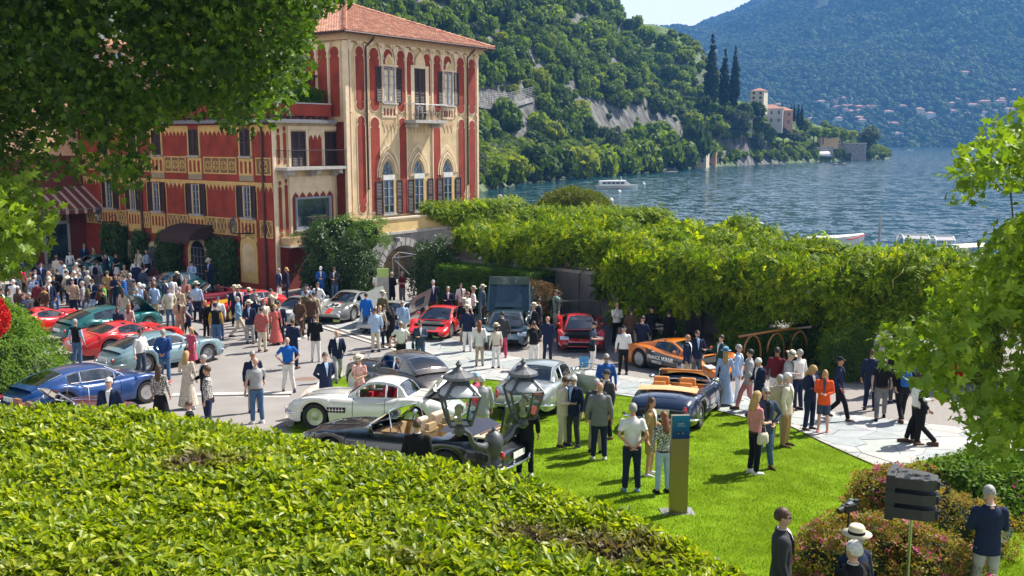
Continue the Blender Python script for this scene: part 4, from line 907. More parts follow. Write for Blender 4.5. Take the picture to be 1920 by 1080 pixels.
m.build('canopy', mat('brown_canvas', (.045, .022, .018), .85), e)
m = FM(FW)
for i in range(14): u = 5.3+i*.2; m.plate([(u, 2.64), (u+.2, 2.64), (u+.2, 2.45), (u+.1, 2.38), (u, 2.45)], 1.7, 1.715)
m.build('valance', MATS['brown_canvas'], e)
m = FM(FW); m.tube([(.74, .1, 8.9), (.74, .1, 0)], .06, 8); m.tube([(.5, .5, 9.05), (.74, .1, 8.8)], .05, 6); P('downpipe', pipem, m)
m = FM(FW); m.tube([(12.04, .1, 9.0), (12.04, .1, 0)], .06, 8); P('downpipe', pipem, m)
m = FM(FW); m.bx(-.55, 18.5, 0, .6, 9.1, 9.22); m.bx(-.5, 18.5, 0, .5, 9.22, 9.3); P('eaves', mat('grey_eaves', (.16, .16, .17), .7), m)
m = FM(FE); m.bx(-.6, 4.2, 0, .6, 9.1, 9.22); m.bx(-.5, 4.2, 0, .5, 9.22, 9.3); P('eaves', MATS['grey_eaves'], m)
m = FM(FW); m.bx(-.02, 18.5, -.3, .0, 9.1, 9.45); m.bx(-.02, 18.5, -.3, .05, 9.5, 10.15); m.bx(-.04, 18.5, -.34, .09, 10.15, 10.22); P('parapet', red, m)
m = FM(FE); m.bx(0, 4.3, -.3, .0, 9.1, 9.45); m.bx(-.05, 4.3, -.3, .05, 9.5, 10.15); P('parapet', red, m)
m = FM(FE); m.bx(-.08, 4.3, -.34, .09, 10.15, 10.22); P('parapet_coping', stonem, m)
m = FM(FW)
for i in range(40): m.bx(i*.46, i*.46+.3, -.0, .03, 9.3, 9.46)
P('vents', darkin, m, kind='stuff')
m = FM(FE)
for i in range(9): m.bx(i*.46+.1, i*.46+.4, -.0, .03, 9.3, 9.46)
P('vents', darkin, m, kind='stuff')
# ---------------- wing end face
m = FM(FE); m.bx(0, 4.7, 0, .012, 0, 9.1); P('wall', cream, m)
m = FM(FE); m.bx(.3, 4.6, .012, .02, 0, 2.45); P('wall', red, m)
m = FM(FE); m.bx(-.02, .18, 0, .08, 0, 9.0); P('corner_pilaster', creamp, m)
for a, z0, z1 in ((.32, 6.9, 8.8), (.75, 6.9, 8.9), (.32, 2.9, 6.0), (.75, 2.7, 6.1)): m = FM(FE); m.plate(lobed(a, a+.2, z0, z1), .013, .035); P('red_panel', red, m)
m = FM(FE); m.bx(1.08, 4.75, .012, .07, 8.75, 8.95); m.bx(1.08, 1.24, .012, .07, 6.75, 8.75); m.bx(2.36, 2.52, .012, .07, 6.75, 8.75); m.bx(3.55, 3.72, .012, .07, 6.75, 8.75); m.bx(4.66, 4.8, .012, .07, 6.75, 8.75); P('door_surround', creamp, m)
for a, b in ((1.32, 2.3), (3.78, 4.6)): c = (a+b)/2; shutter(FE, a, c-.01, 6.75, 8.66, .03); shutter(FE, c+.01, b, 6.75, 8.66, .03)
m = FM(FE); m.bx(2.56, 3.5, .013, .04, 6.75, 8.55); P('red_panel', red, m)
teeth(FE, 2.56, 3.52, 8.72, 8.5, 8.22, creamp, .3, .06)
bl = P('balcony', stonem, FM(FE).bx(.15, 4.7, 0, .95, 6.58, 6.74))
m = FM(FE)
for u in (.75, 2.6, 4.3): m.bx(u-.13, u+.13, 0, .75, 6.32, 6.58); m.bx(u-.13, u+.13, 0, .35, 6.2, 6.32)
P('bracket', stonem, m, bl)
m = FM(FE)
for a in np.arange(.2, 4.7, .13): m.tube([(a, .92, 6.74), (a, .92, 7.62)], .008, 4)
for a in np.arange(.08, .92, .13): m.tube([(.2, a, 6.74), (.2, a, 7.62)], .008, 4)
m.tube([(.2, .05, 7.63), (.2, .92, 7.63), (4.68, .92, 7.63)], .018, 5); P('railing', iron, m, bl)
m = FM(FE); m.bx(1.08, 4.5, .012, .05, 5.6, 6.2); m.bx(1.08, 1.22, .012, .06, 2.6, 5.6); m.bx(4.3, 4.45, .012, .06, 2.6, 5.6); P('window_surround', creamp, m)
m = FM(FE); m.bx(1.24, 4.28, .013, .03, 3.0, 5.6); P('red_panel', red, m)
teeth(FE, 1.24, 4.28, 5.62, 5.35, 5.0, creamp, .5, .045)
m = FM(FE); f = .09; m.bx(1.42, 4.08, .03, .14, 3.3, 3.42); m.bx(1.42, 4.08, .03, .14, 4.95, 5.06); m.bx(1.42, 1.52, .03, .139, 3.42, 4.95); m.bx(3.9, 4.08, .03, .139, 3.42, 4.95); w = P('picture_window', greyf, m); m = FM(FE); m.bx(1.52, 3.9, .03, .06, 3.42, 4.95); P('pane', glass, m, w)
m = FM(FE); m.bx(1.3, 4.2, .03, .3, 3.18, 3.28); P('sill', stonem, m)
pl = FM(FE); pl.plate([(.4, 2.5), (2.5, 2.5), (2.6, 2.95), (.3, 2.95)], .03, .75); pl = P('planter', mat('planter', (.55, .38, .2), .85), pl); m = FM(FE); m.bx(.3, 2.6, .03, .85, 2.42, 2.5); P('planter_ledge', stonem, m, pl)
m = FM(FE); m.plate(archp(.85, 2.1, 0, 1.75, .6), .0205, .03); P('niche', mat('niche_red', (.16, .025, .02), .9), m)
# ---------------- side block with striped awning
SB = C0+BV*18.5; FS = frame(SB, -AV, NA)
m = FM(FS); m.bx(0, 14, -6, 0, 0, 12.5); P('side_wall', mat('side_red', (.14, .03, .02), .9), m)
m = FM(FS); m.bx(.2, 14, 0, .05, 7.2, 12.5); P('side_wall', MATS['peach_stucco'], m)
for u in (1.2, 3.6, 6.0): m = FM(FS); m.bx(u, u+.12, 0, .15, 0, 4.2); m.bx(u+1.6, u+1.72, 0, .15, 0, 4.2); m.bx(u, u+1.72, 0, .15, 2.9, 3.1); P('glazed_frame', mat('pale_grey_frame', (.32, .33, .32), .7), m); m = FM(FS); m.bx(u+.12, u+1.6, 0, .04, 0, 2.9); P('dark_opening', glass, m)
for u in (2.0, 5.0): muntins(FS, u, u+1.3, 8.4, 10.4, 2, 4, .05)
e = empty('awning', 'maroon and cream striped awning with scalloped edge by the villa entrance', 'awning', (0, 0, 0))
stm = (mat('maroon_canvas', (.16, .045, .035), .8), mat('cream_canvas', (.55, .42, .34), .8)); m = FM(FS)
for i in range(33):
 m.cur = 0 if i % 3 else 1; a, b = i*.2-.0, i*.2+.2
 m.add([(a, 0, 5.25), (b, 0, 5.25), (b, 2.3, 3.95), (a, 2.3, 3.95), (a, 2.3, 3.7), (a+.1, 2.3, 3.62), (b, 2.3, 3.7)], [(0, 1, 2, 3), (3, 2, 6, 5, 4)])
m.build('canopy', stm, e)
m = FM(FS); m.tube([(0, 2.28, 3.93), (6.6, 2.28, 3.93)], .03, 6); m.tube([(.1, 0, 3.9), (.1, 2.28, 3.93)], .025, 5); m.tube([(6.5, 0, 3.9), (6.5, 2.28, 3.93)], .025, 5); m.build('frame', greyf, e)
m = FM(FS); m.bx(0, 6, 0, 3, 0, .3); m.bx(.3, 5.7, 0, 2.6, .3, .45); P('entrance_step', stonem, m)
m = FM(FW); m.bx(11.4, 27, -16.5, -4.9, 14.5, 14.7); P('roof', roofw, m); m = FM(FW); m.add([(11.4, -16.5, 14.7), (27, -16.5, 14.7), (27, -4.9, 14.7), (11.4, -4.9, 14.7), (15, -10.7, 17), (24, -10.7, 17)], [(0, 1, 5, 4), (1, 2, 5), (2, 3, 4, 5), (3, 0, 4)]); P('roof', roofw, m)
for u in (13.2, 16, 19): w = FM(FW); muntins(FW, u, u+1.1, 11.6, 13.4, 2, 4, .05)
# ---------------- lakeside terrace wall with arches
FA = frame(T0+NA*1.5, AV, NA); tw = empty('terrace_wall', 'grey stone terrace wall with two low arches and a yellow parapet below the tower', 'wall', (0, 0, 0))
gst = mat('grey_wall', (.24, .23, .22), .9, var=.2, ns=1.2, bump=.02, bs=6)
m = FM(FA); dz = []
def arch_wall(m, u0, u1, z1, arcs, o0, o1):
 xs_ = sorted(set([u0, u1]+[a[0]+(a[1]-a[0])*k/14 for a in arcs for k in range(15)]))
 for a, b in zip(xs_, xs_[1:]):
  c = (a+b)/2; z0 = -.6
  for A0, A1, zt in arcs:
   if A0 < c < A1:
    hw = (A1-A0)/2; f_ = lambda x: zt-hw*.98+hw*.98*sqrt(max(0, 1-((x-(A0+A1)/2)/hw)**2))
    m.add([(a, o0, f_(a)), (b, o0, f_(b)), (b, o0, z1), (a, o0, z1), (a, o1, f_(a)), (b, o1, f_(b)), (b, o1, z1), (a, o1, z1)], [(0, 1, 2, 3), (4, 7, 6, 5), (0, 4, 5, 1), (3, 2, 6, 7)]); z0 = None
  if z0 is not None: m.bx(a, b, o0, o1, z0, z1)
arch_wall(m, -.3, 14, 2.75, [(.9, 4.8, 2.05), (6.2, 10.1, 2.0)], -1.5, 0); m.build('wall', gst, tw)
m = FM(FA)
for A0, A1 in ((.9, 4.8), (6.2, 10.1)):
 c, r = (A0+A1)/2, (A1-A0)/2
 for k in range(17):
  a0, a1 = pi*k/17+.015, pi*(k+1)/17-.015; zc = 2.05-r*.98 if A0 < 5 else 2.0-r*.98
  m.plate([(c+r*cos(a0), zc+r*.98*sin(a0)), (c+(r+.42)*cos(a0), zc+(r+.42)*sin(a0)), (c+(r+.42)*cos(a1), zc+(r+.42)*sin(a1)), (c+r*cos(a1), zc+r*.98*sin(a1))], 0, .07+R.uniform(0, .02))
m.build('voussoirs', mat('voussoir', (.34, .33, .32), .9, var=.15, ns=3), tw)
m = FM(FA); m.bx(-.35, 14, -1.5, .12, 2.75, 2.9); m.build('ledge', stonem, tw)
m = FM(FA); m.bx(-.3, 12.9, -.25, .0, 2.9, 3.62); m.bx(-.3, -.05, -1.5, -.25, 2.9, 3.62); m.build('parapet', mat('yellow_parapet', (.62, .44, .19), .88, var=.12, ns=1.2), tw)
m = FM(FA); m.bx(-.36, 12.95, -.31, .06, 3.62, 3.72); m.build('coping', mat('pale_coping', (.55, .46, .36), .9), tw)
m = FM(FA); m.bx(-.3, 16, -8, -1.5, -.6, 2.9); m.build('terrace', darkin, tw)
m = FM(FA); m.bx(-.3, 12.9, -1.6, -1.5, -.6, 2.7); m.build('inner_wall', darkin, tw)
e = empty('floodlight', 'small grey floodlight on the terrace wall above the arch', 'lamp', (0, 0, 0)); m = FM(FA); m.bx(2.2, 2.45, .05, .4, 2.35, 2.55); m.build('housing', stonem, e); m = FM(FA); m.tube([(2.32, .02, 2.5), (2.32, .2, 2.45)], .03, 6); m.build('bracket', iron, e)
e = empty('stair_wall', 'orange stair wall with dark railing beyond the tower corner', 'wall', (0, 0, 0))
p_ = atY(905, 402, 67); m = MB(); m.box((p_.x+1.2, 67, 3.0), (2.9, .3, 2.2), .1); m.build('wall', mat('orange_wall', (.62, .33, .08), .85), e)
m = MB(); m.box((p_.x+1.2, 67, 4.13), (3.0, .4, .1), .1); m.build('coping', stonem, e); m = MB(); m.ball((p_.x+1.2, 67, 4.35), .16); m.build('finial', stonem, e)
m = MB()
for i in range(9): x = p_.x+2.8+i*.2; m.tube([(x, 66.8, 3.2-i*.12), (x, 66.8, 4.1-i*.12)], .02, 4)
m.tube([(p_.x+2.6, 66.8, 4.2), (p_.x+4.5, 66.8, 3.1)], .03, 5); m.build('railing', iron, e)
def lantern_geo(e, s=1., glass_m=None):
 m = MB()
 for k in range(4):
  a = pi/4+k*pi/2; m.tube([(.15*s*cos(a), .15*s*sin(a), 0), (.26*s*cos(a), .26*s*sin(a), .5*s)], .014*s, 4); m.tube([(.26*s*cos(a), .26*s*sin(a), .5*s), (.1*s*cos(a), .1*s*sin(a), .72*s)], .014*s, 4); b = a+pi/2
  m.tube([(.26*s*cos(a), .26*s*sin(a), .5*s), (.26*s*cos(b), .26*s*sin(b), .5*s)], .018*s, 4); m.tube([(.15*s*cos(a), .15*s*sin(a), 0), (.15*s*cos(b), .15*s*sin(b), 0)], .016*s, 4); m.tube([(.1*s*cos(a), .1*s*sin(a), .72*s), (.1*s*cos(b), .1*s*sin(b), .72*s)], .014*s, 4)
 m.build('frame', lampm, e)
 m = MB(); m.lathe([(.11*s, .72*s), (.17*s, .76*s), (.16*s, .8*s), (.07*s, .86*s), (.05*s, .9*s), (.02*s, .94*s), (.035*s, .98*s), (.005, 1.04*s)], 14); m.build('cap', lampm, e)
 m = MB()
 for k in range(4):
  a = pi/4+k*pi/2; b = a+pi/2; m.add([(.15*s*cos(a), .15*s*sin(a), .01), (.15*s*cos(b), .15*s*sin(b), .01), (.255*s*cos(b), .255*s*sin(b), .5*s), (.255*s*cos(a), .255*s*sin(a), .5*s)], [(0, 1, 2, 3)]); m.add([(.255*s*cos(a), .255*s*sin(a), .5*s), (.255*s*cos(b), .255*s*sin(b), .5*s), (.1*s*cos(b), .1*s*sin(b), .71*s), (.1*s*cos(a), .1*s*sin(a), .71*s)], [(0, 1, 2, 3)])
 m.build('glass_pane', lglass, e)
 m = MB(); m.lathe([(.03*s, 0), (.05*s, .05*s), (.02*s, .1*s), (.02*s, .16*s), (.045*s, .2*s), (.05*s, .27*s), (.02*s, .32*s)], 10); m.build('bulb', mat('frosted_bulb', (.7, .62, .5), .3), e)
lampm = mat('lamp_iron', (.10, .105, .11), .5, metal=.35, var=.2)
lglass = bpy.data.materials.new('lantern_glass'); lglass.use_nodes = True; n_ = lglass.node_tree; tb = n_.nodes.new('ShaderNodeBsdfTransparent'); tb.inputs[0].default_value = (.80, .86, .84, 1); gb = n_.nodes.new('ShaderNodeBsdfGlossy'); gb.inputs['Roughness'].default_value = .03; fr = n_.nodes.new('ShaderNodeFresnel'); fr.inputs[0].default_value = 1.6; ms = n_.nodes.new('ShaderNodeMixShader')
n_.links.new(fr.outputs[0], ms.inputs[0]); n_.links.new(tb.outputs[0], ms.inputs[1]); n_.links.new(gb.outputs[0], ms.inputs[2]); n_.links.new(ms.outputs[0], n_.nodes['Material Output'].inputs[0])
for u, lb in ((1.7, 'white-glassed lantern on a scrolled bracket beside the near villa corner'), (14.6, 'dark lantern on a scrolled wall bracket left of the domed awning')):
 e = empty('wall_lantern', lb, 'lamp', (0, 0, 0)); m = FM(FW); m.tube([(u, 0, 3.1), (u, 1.5, 3.2)], .03, 6); m.tube([(u, .05, 2.8), (u, .5, 3.05), (u, .9, 2.85), (u, 1.2, 3.15)], .02, 5); m.tube([(u, .3+.2*cos(a), 3.35+.15*sin(a)) for a in [0]] and [(u, .45+.22*cos(a), 3.35+.2*sin(a)) for a in np.linspace(0, 5.5, 9)], .02, 5); m.build('bracket', iron, e)
 q = empty('lantern', '', None, (FW @ Vector((u, 1.45, 3.25)))); q.parent = e
 lantern_geo(q, .9)
# NEAR VEGETATION
LM = {
 'laurel': leafmat('laurel_leaf', [(.07, .13, .004), (.22, .30, .005), (.42, .45, .015)], .42, .45, .35, patch=((.11, .075, .035), .55, .60, .70)),
 'plane': leafmat('plane_leaf', [(.018, .045, .006), (.05, .105, .009), (.13, .22, .013)], .45, .5, .25),
 'maple': leafmat('maple_leaf', [(.075, .14, .010), (.14, .23, .012), (.23, .31, .02)], .45, .42, .3),
 'vine': leafmat('vine_leaf', [(.05, .115, .003), (.15, .25, .004), (.38, .43, .015)], .6, .5, .2, tint=(1.6, 1.5, .5)),
 'ivy': leafmat('ivy_leaf', [(.025, .055, .012), (.04, .085, .015), (.07, .13, .02)], .4, .25, .4),
 'ivyb': leafmat('bright_ivy_leaf', [(.07, .15, .012), (.11, .20, .016), (.16, .26, .03)], .55, .35, .12),
 'box': leafmat('box_leaf', [(.04, .10, .008), (.07, .15, .010), (.11, .20, .015)], .45, .35, .4),
 'dome': leafmat('dome_leaf', [(.07, .10, .010), (.11, .14, .012), (.16, .18, .02)], .5, .35, .3),
 'rust': leafmat('rust_leaf', [(.07, .06, .02), (.13, .08, .025), (.16, .07, .03)], .5, .3, .3),
 'azal': leafmat('azalea_leaf', [(.12, .16, .015), (.24, .20, .02), (.36, .18, .05)], .5, .4, .3),
 'redf': leafmat('red_flower', [(.45, .01, .01), (.60, .015, .012), (.70, .03, .02)], .5, .3, .3, tint=(1, 1, 1)),
 'pinkf': leafmat('pink_flower', [(.55, .04, .18), (.70, .08, .28), (.75, .16, .4)], .5, .35, .3, tint=(1, 1, 1)),
 'lilac': leafmat('lilac_flower', [(.3, .22, .45), (.4, .3, .5), (.5, .4, .6)], .5, .3, .3, tint=(1, 1, 1)),
 'fern': leafmat('fern_leaf', [(.05, .11, .01), (.08, .16, .014), (.12, .2, .02)], .5, .4, .3),
 'needle': leafmat('grey_leaf', [(.08, .12, .05), (.11, .16, .07), (.16, .2, .1)], .5, .3, .3)}
def vine_mesh(seed, m, mt2=None):
 r = np.random.RandomState(seed); V = []; F = []
 for k in range(7):
  yaw = k*.9+r.uniform(-.3, .3); L_ = r.uniform(.26, .44); el = r.uniform(.0, .9)
  for j in range(9):
   t = (j+1)/9; side = (1 if j % 2 else -1); x = L_*t; z = L_*t*sin(el)-.35*L_*t*t
   base = np.array([x*cos(yaw), x*sin(yaw), z]); a2 = yaw+side*1.0*(1-t*.6); l = .125*r.uniform(.8, 1.2); w = .05; dx, dy = cos(a2), sin(a2); dz = -.25*r.uniform(.2, 1.6)
   tip = base+np.array([dx, dy, dz])*l; mid = (base+tip)/2; b = len(V)
   V += [tuple(base), tuple(mid+np.array([-dy, dx, .15])*w*.6), tuple(tip), tuple(mid+np.array([dy, -dx, .15])*w*.6)]; F.append((b, b+1, b+2, b+3))
 me = bpy.data.meshes.new('vine'); me.from_pydata(V, [], F); me.materials.append(m); me.update(); return me
C_laurel = protos('laurel_shoots', [spray('oval', 13, .105, .052, .09, .10, .5, 0, i, (LM['laurel'],)) for i in range(5)])
C_plane = protos('plane_sprays', [spray('palm', 10, .19, .20, .34, .3, .1, .4, 20+i, (LM['plane'],)) for i in range(5)])
C_maple = protos('maple_sprays', [spray('palm', 8, .155, .16, .2, .2, .2, .3, 40+i, (LM['maple'],)) for i in range(5)])
C_vine = protos('vine_sprays', [vine_mesh(i, LM['vine']) for i in range(5)])
C_ivy = protos('ivy_sprays', [spray('quad', 16, .10, .09, .18, .08, .4, .3, i, (LM['ivy'],)) for i in range(4)])
C_ivyb = protos('bright_ivy_sprays', [spray('oval', 14, .075, .055, .13, .06, .4, .2, i, (LM['ivyb'],)) for i in range(4)])
C_box = protos('box_sprays', [spray('quad', 22, .055, .04, .12, .10, .7, .0, i, (LM['box'],)) for i in range(4)])
C_dome = protos('dome_sprays', [spray('quad', 22, .10, .06, .2, .15, .8, .0, i, (LM['dome'],)) for i in range(3)])
C_rust = protos('rust_sprays', [spray('quad', 18, .06, .04, .15, .12, .6, .0, i, (LM['rust'],)) for i in range(3)])
C_azal = protos('azalea_sprays', [spray('oval', 14, .05, .024, .07, .08, .7, .0, i, (LM['azal'],)) for i in range(4)])
C_redf = protos('red_flowers', [spray('quad', 12, .05, .05, .07, .03, .3, .0, i, (LM['redf'],)) for i in range(3)])
C_pinkf = protos('pink_flowers', [spray('oval', 7, .032, .03, .02, .02, .6, .0, i, (LM['pinkf'],)) for i in range(3)])
C_fern = protos('fern_sprays', [spray('quad', 26, .09, .02, .12, .25, .9, .0, i, (LM['fern'],)) for i in range(3)])
C_dark = protos('dark_sprays', [spray('oval', 14, .12, .06, .2, .15, .5, .1, i, (LM['ivy'], )) for i in range(4)])
twig = mat('twig', (.07, .05, .035), .9)
def core(name, V, F, m, parent): 
 me = bpy.data.meshes.new(name); me.from_pydata(V, [], F); me.materials.append(m); me.update(); return linkmesh(name, me, parent)
darkleaf = mat('inner_foliage', (.018, .034, .008), .95, var=.3)  # dark green for the solid cores added under the leaves
def blob_plant(name, label, cat, c, r, coll, dens, sc=(.8, 1.3), nj=.35, flowers=None, seed=0, lump=.16, group=None, zmin=None, corem=None):
 """leafy mass over a lumpy ellipsoid centred at c with radii r"""
 e = empty(name, label, cat, (c[0], c[1], zmin if zmin is not None else max(0, c[2]-r[2])), 0, group); base = Vector(e.location)
 A_ = 4*pi*((r[0]*r[1])**1.6/3+(r[0]*r[2])**1.6/3+(r[1]*r[2])**1.6/3)**(1/1.6); n = int(A_*dens)
 d = NR.normal(0, 1, (n, 3)); d /= np.linalg.norm(d, axis=1)[:, None]; d[:, 2] = np.where(d[:, 2] < -.55, -d[:, 2], d[:, 2])
 rr = np.array(r); k = 1+lump*np.array([fbm(q[0]*2.2+seed, q[1]*2.2, q[2]*2.2+seed, 3) for q in d])*1.6
 P_ = d*rr*k[:, None]*NR.uniform(.90, 1.04, n)[:, None]+np.array(c); ok = P_[:, 2] > (zmin if zmin is not None else -9); P_, d2 = P_[ok], (d/rr)[ok]; d2 /= np.linalg.norm(d2, axis=1)[:, None]
 scatter('foliage', P_-np.array(base), rot_to(d2+[0, 0, .25], jit=nj), NR.uniform(*sc, len(P_)), coll, e)
 if flowers:
  fc, fn, fs = flowers; ix = NR.choice(len(P_), fn); scatter('flowers', P_[ix]+d2[ix]*.05-np.array(base), rot_to(d2[ix]+[0, 0, .3]), NR.uniform(fs*.7, fs*1.3, fn), fc, e)
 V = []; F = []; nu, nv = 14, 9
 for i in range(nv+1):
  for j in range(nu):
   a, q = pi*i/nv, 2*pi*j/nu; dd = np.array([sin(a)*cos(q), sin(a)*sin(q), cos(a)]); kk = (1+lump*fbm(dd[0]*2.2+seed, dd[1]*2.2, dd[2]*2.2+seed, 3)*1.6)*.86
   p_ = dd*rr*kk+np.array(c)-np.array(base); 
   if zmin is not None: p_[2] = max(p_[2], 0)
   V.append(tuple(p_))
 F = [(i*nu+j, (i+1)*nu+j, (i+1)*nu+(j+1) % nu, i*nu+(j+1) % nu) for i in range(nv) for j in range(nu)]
 core('branches', V, F, corem or darkleaf, e); return e  # solid dark core added inside the leaves against see-through, not real wood
# ---- foreground laurel hedge (top as height field inside its outline)
far_edge = [(-9.5, 12.2), (-6.2, 11.6), (-4.6, 11.5), (-3.2, 11.1), (-2.3, 10.7), (-1.6, 10.45), (-.95, 10.2), (-.35, 9.95), (.1, 9.75), (.6, 9.35), (1.1, 8.9), (1.55, 8.35), (1.95, 7.6), (2.1, 6.6), (2.1, 5.5), (1.9, 4.0)]
def edge_y(x): return np.interp(x, [p[0] for p in far_edge[:-3]]+[2.1], [p[1] for p in far_edge[:-3]]+[6.6])
def hedge_d(x, y):
 best = 1e9
 for a, b in zip(far_edge, far_edge[1:]):
  dx, dy = b[0]-a[0], b[1]-a[1]; t = max(0, min(1, ((x-a[0])*dx+(y-a[1])*dy)/(dx*dx+dy*dy))); best = min(best, math.hypot(x-a[0]-t*dx, y-a[1]-t*dy))
 ins = (x < 2.11) and (y < edge_y(x)) and (x < np.interp(y, [4, 5.5, 6.6, 7.6], [1.9, 2.1, 2.1, 1.95]) if y < 7.6 else True)
 return best if ins else -best
def hedge_top(x, y):
 t = 4.84-.08*max(0, (x+1.0)/3)+.05*max(0, -x-4)*0+.10*fbm(x*.7, y*.7, 2., 3)+.10*sin(x*.9+y*.5)-.02*(11-y)
 return t
e = empty('laurel_hedge', 'large clipped bright green laurel hedge filling the lower left foreground', 'hedge', (0, 7, 2))
off = np.array([0, 7, 2.]); P_ = []; N_ = []
while len(P_) < 19000:
 x = R.uniform(-8.5, 2.15); y = R.uniform(5.0, 11.9); d = hedge_d(x, y)
 if d < 0: continue
 if (x/y*1830+960) < -120: continue
 r_ = .4; z = hedge_top(x, y); nrm = (0, 0, 1)
 if d < r_:
  z -= r_-sqrt(r_*r_-(r_-d)**2); ex, ey = x, y; gx = hedge_d(x+.05, y)-d; gy = hedge_d(x, y+.05)-d; k = (r_-d)/r_; nrm = (-gx/.05*k, -gy/.05*k, 1-k*.6)
 P_.append((x, y, z-R.random()**2*.3+.06)); N_.append(nrm)
top_n = len(P_)
for _ in range(3600):
 i = R.randrange(len(far_edge)-1); a, b = far_edge[i], far_edge[i+1]; t = R.random(); x, y = a[0]+(b[0]-a[0])*t, a[1]+(b[1]-a[1])*t; L_ = math.hypot(b[0]-a[0], b[1]-a[1]); nx_, ny_ = -(b[1]-a[1])/L_, (b[0]-a[0])/L_
 if R.random() > L_/1.2: continue
 P_.append((x, y, hedge_top(x, y)-.5-R.uniform(0, 1)**1.5*2.6)); N_.append((nx_, ny_, .35))
P_ = np.array(P_); N_ = np.array(N_); n = len(P_)
scatter('foliage', P_-off, rot_to(N_+np.array([.15, .1, .2]), jit=.34), NR.uniform(.45, .98, n), C_laurel, e)
lv, lf = leaf_shape('oval', .105, .045); lme = bpy.data.meshes.new('leaf'); lme.from_pydata([tuple(v) for v in lv], [], lf); lme.materials.append(LM['laurel']); lme.update()
k = 0
ordr = sorted(range(top_n), key=lambda i: P_[i][1])
for i in ordr:
 x, y, z = P_[i]
 if k >= 290: break
 if not (0 < x/y*1830+960 < 1300) or (540-0) is None or (CZ-z)/y > .475: continue
 if R.random() < .5: continue
 o = linkmesh('leaf', lme, e); o.location = Vector((x, y, z+.12))-Vector(off); o.rotation_euler = (R.uniform(-.5, .5), R.uniform(-.7, .3), R.uniform(0, 6.28)); s_ = R.uniform(.8, 1.3); o.scale = (s_, s_, s_); k += 1
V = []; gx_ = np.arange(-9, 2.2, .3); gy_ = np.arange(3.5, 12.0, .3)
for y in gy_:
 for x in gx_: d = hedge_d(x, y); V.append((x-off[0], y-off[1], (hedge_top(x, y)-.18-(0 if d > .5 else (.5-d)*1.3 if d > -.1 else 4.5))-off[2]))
nx = len(gx_); core('branches', V, [(j*nx+i, j*nx+i+1, (j+1)*nx+i+1, (j+1)*nx+i) for j in range(len(gy_)-1) for i in range(nx-1)], mat('hedge_inside', (.03, .035, .012), .95, var=.5, ns=3), e)  # dark sheet added below the hedge leaves to close the gaps
m = MB()
for _ in range(260):
 x = R.uniform(-1.8, 1.6); y = R.uniform(6.8, 9.5)
 if hedge_d(x, y) < .3: continue
 z = hedge_top(x, y); m.tube([(x, y-7, z-2.25), (x+R.uniform(-.12, .12), y-7+R.uniform(-.12, .12), z-2+R.uniform(.0, .12))], .005, 4)
m.build('twigs', twig, e, kind='stuff')
# ---- crowns seen against the villa: big plane tree, small bright one, sapling on the right
def crown_from_outline(name, label, poly, y0, y1, n, coll, sc, holes=(), up=.2, trunk=None, keep=lambda x, y, Y: True, extra=None, branch_n=40, bm_=None, droop=0.):
 e = empty(name, label, 'tree', trunk[0]); base = Vector(trunk[0]); P_ = []
 x0, x1 = min(p[0] for p in poly), max(p[0] for p in poly); ya, yb = min(p[1] for p in poly), max(p[1] for p in poly)
 while len(P_) < n:
  px, py = R.uniform(x0, x1), R.uniform(ya, yb)
  if not inpoly(px, py, poly): continue
  Y = R.uniform(y0, y1); q = atY(px, py, Y); nv = fbm(q.x*.8, q.y*.8, q.z*.8, 3)
  if any(((px-h[0])/h[2])**2+((py-h[1])/h[3])**2 < 1 and R.random() < h[4] for h in holes): continue
  if nv < -.12 and R.random() < .75: continue
  P_.append(tuple(q))
 if extra: P_ += extra
 P_ = np.array(P_); nrm = NR.normal(0, .6, P_.shape)+[0, -.15, up]
 scatter('foliage', P_-np.array(base), rot_to(nrm, jit=.2), NR.uniform(*sc, len(P_)), coll, e)
 m = MB(); m.tube([(0, 0, 0)]+[tuple(Vector(t)-base) for t in trunk[1:]], [(.34 if y1 > 17 else .12)*.8**i for i in range(len(trunk))], 9)
 tip = Vector(trunk[-1])
 for _ in range(branch_n):
  q = Vector(P_[R.randrange(n)]); s_ = Vector(trunk[R.randrange(max(1, len(trunk)-2), len(trunk))]); c = (s_+q)/2+Vector((R.uniform(-.8, .8), R.uniform(-.8, .8), R.uniform(0, .9))); k_ = (.05 if y1 > 17 else .022)
  m.tube([s_-base, (s_*.6+c*.4)-base+Vector((0, 0, .2)), c-base, q-base], [k_*1.6, k_*1.2, k_*.8, k_*.25], 5)
 m.build('trunk', bm_ or bark, e, smooth=True); return e
PLP = [(-260, -330), (700, -330), (640, -10), (600, 15), (572, 60), (580, 95), (545, 108), (565, 130), (558, 152), (520, 165), (518, 205), (470, 213), (458, 240), (430, 240), (415, 205), (360, 200), (318, 205), (335, 190), (318, 215), (285, 228), (262, 245), (280, 290), (258, 318), (232, 350), (212, 345), (205, 318), (180, 312), (165, 330), (118, 325), (70, 345), (35, 352), (-260, 400)]
crown_from_outline('plane_tree', 'huge dark plane tree hanging over the villa from the upper left', PLP, 16.5, 24.5, 7400, C_plane, (.52, .95), holes=((150, 300, 150, 72, .62), (20, 330, 60, 40, .4), (480, 60, 22, 14, .6), (300, 160, 14, 8, .8), (215, 95, 45, 38, .97), (300, 262, 60, 22, .7), (45, 90, 18, 14, .9), (50, 215, 35, 12, .8), (130, 285, 60, 28, .7), (385, 130, 16, 10, .9), (20, 40, 14, 20, .6)), trunk=[(-17, 20, 0), (-16.6, 20.4, 4), (-16, 20.6, 8), (-14.5, 20.5, 11.5), (-12.0, 20.5, 12.5)], branch_n=60)
LLP = [(-120, 345), (45, 350), (78, 378), (88, 430), (72, 452), (40, 470), (32, 495), (10, 500), (-120, 520)]
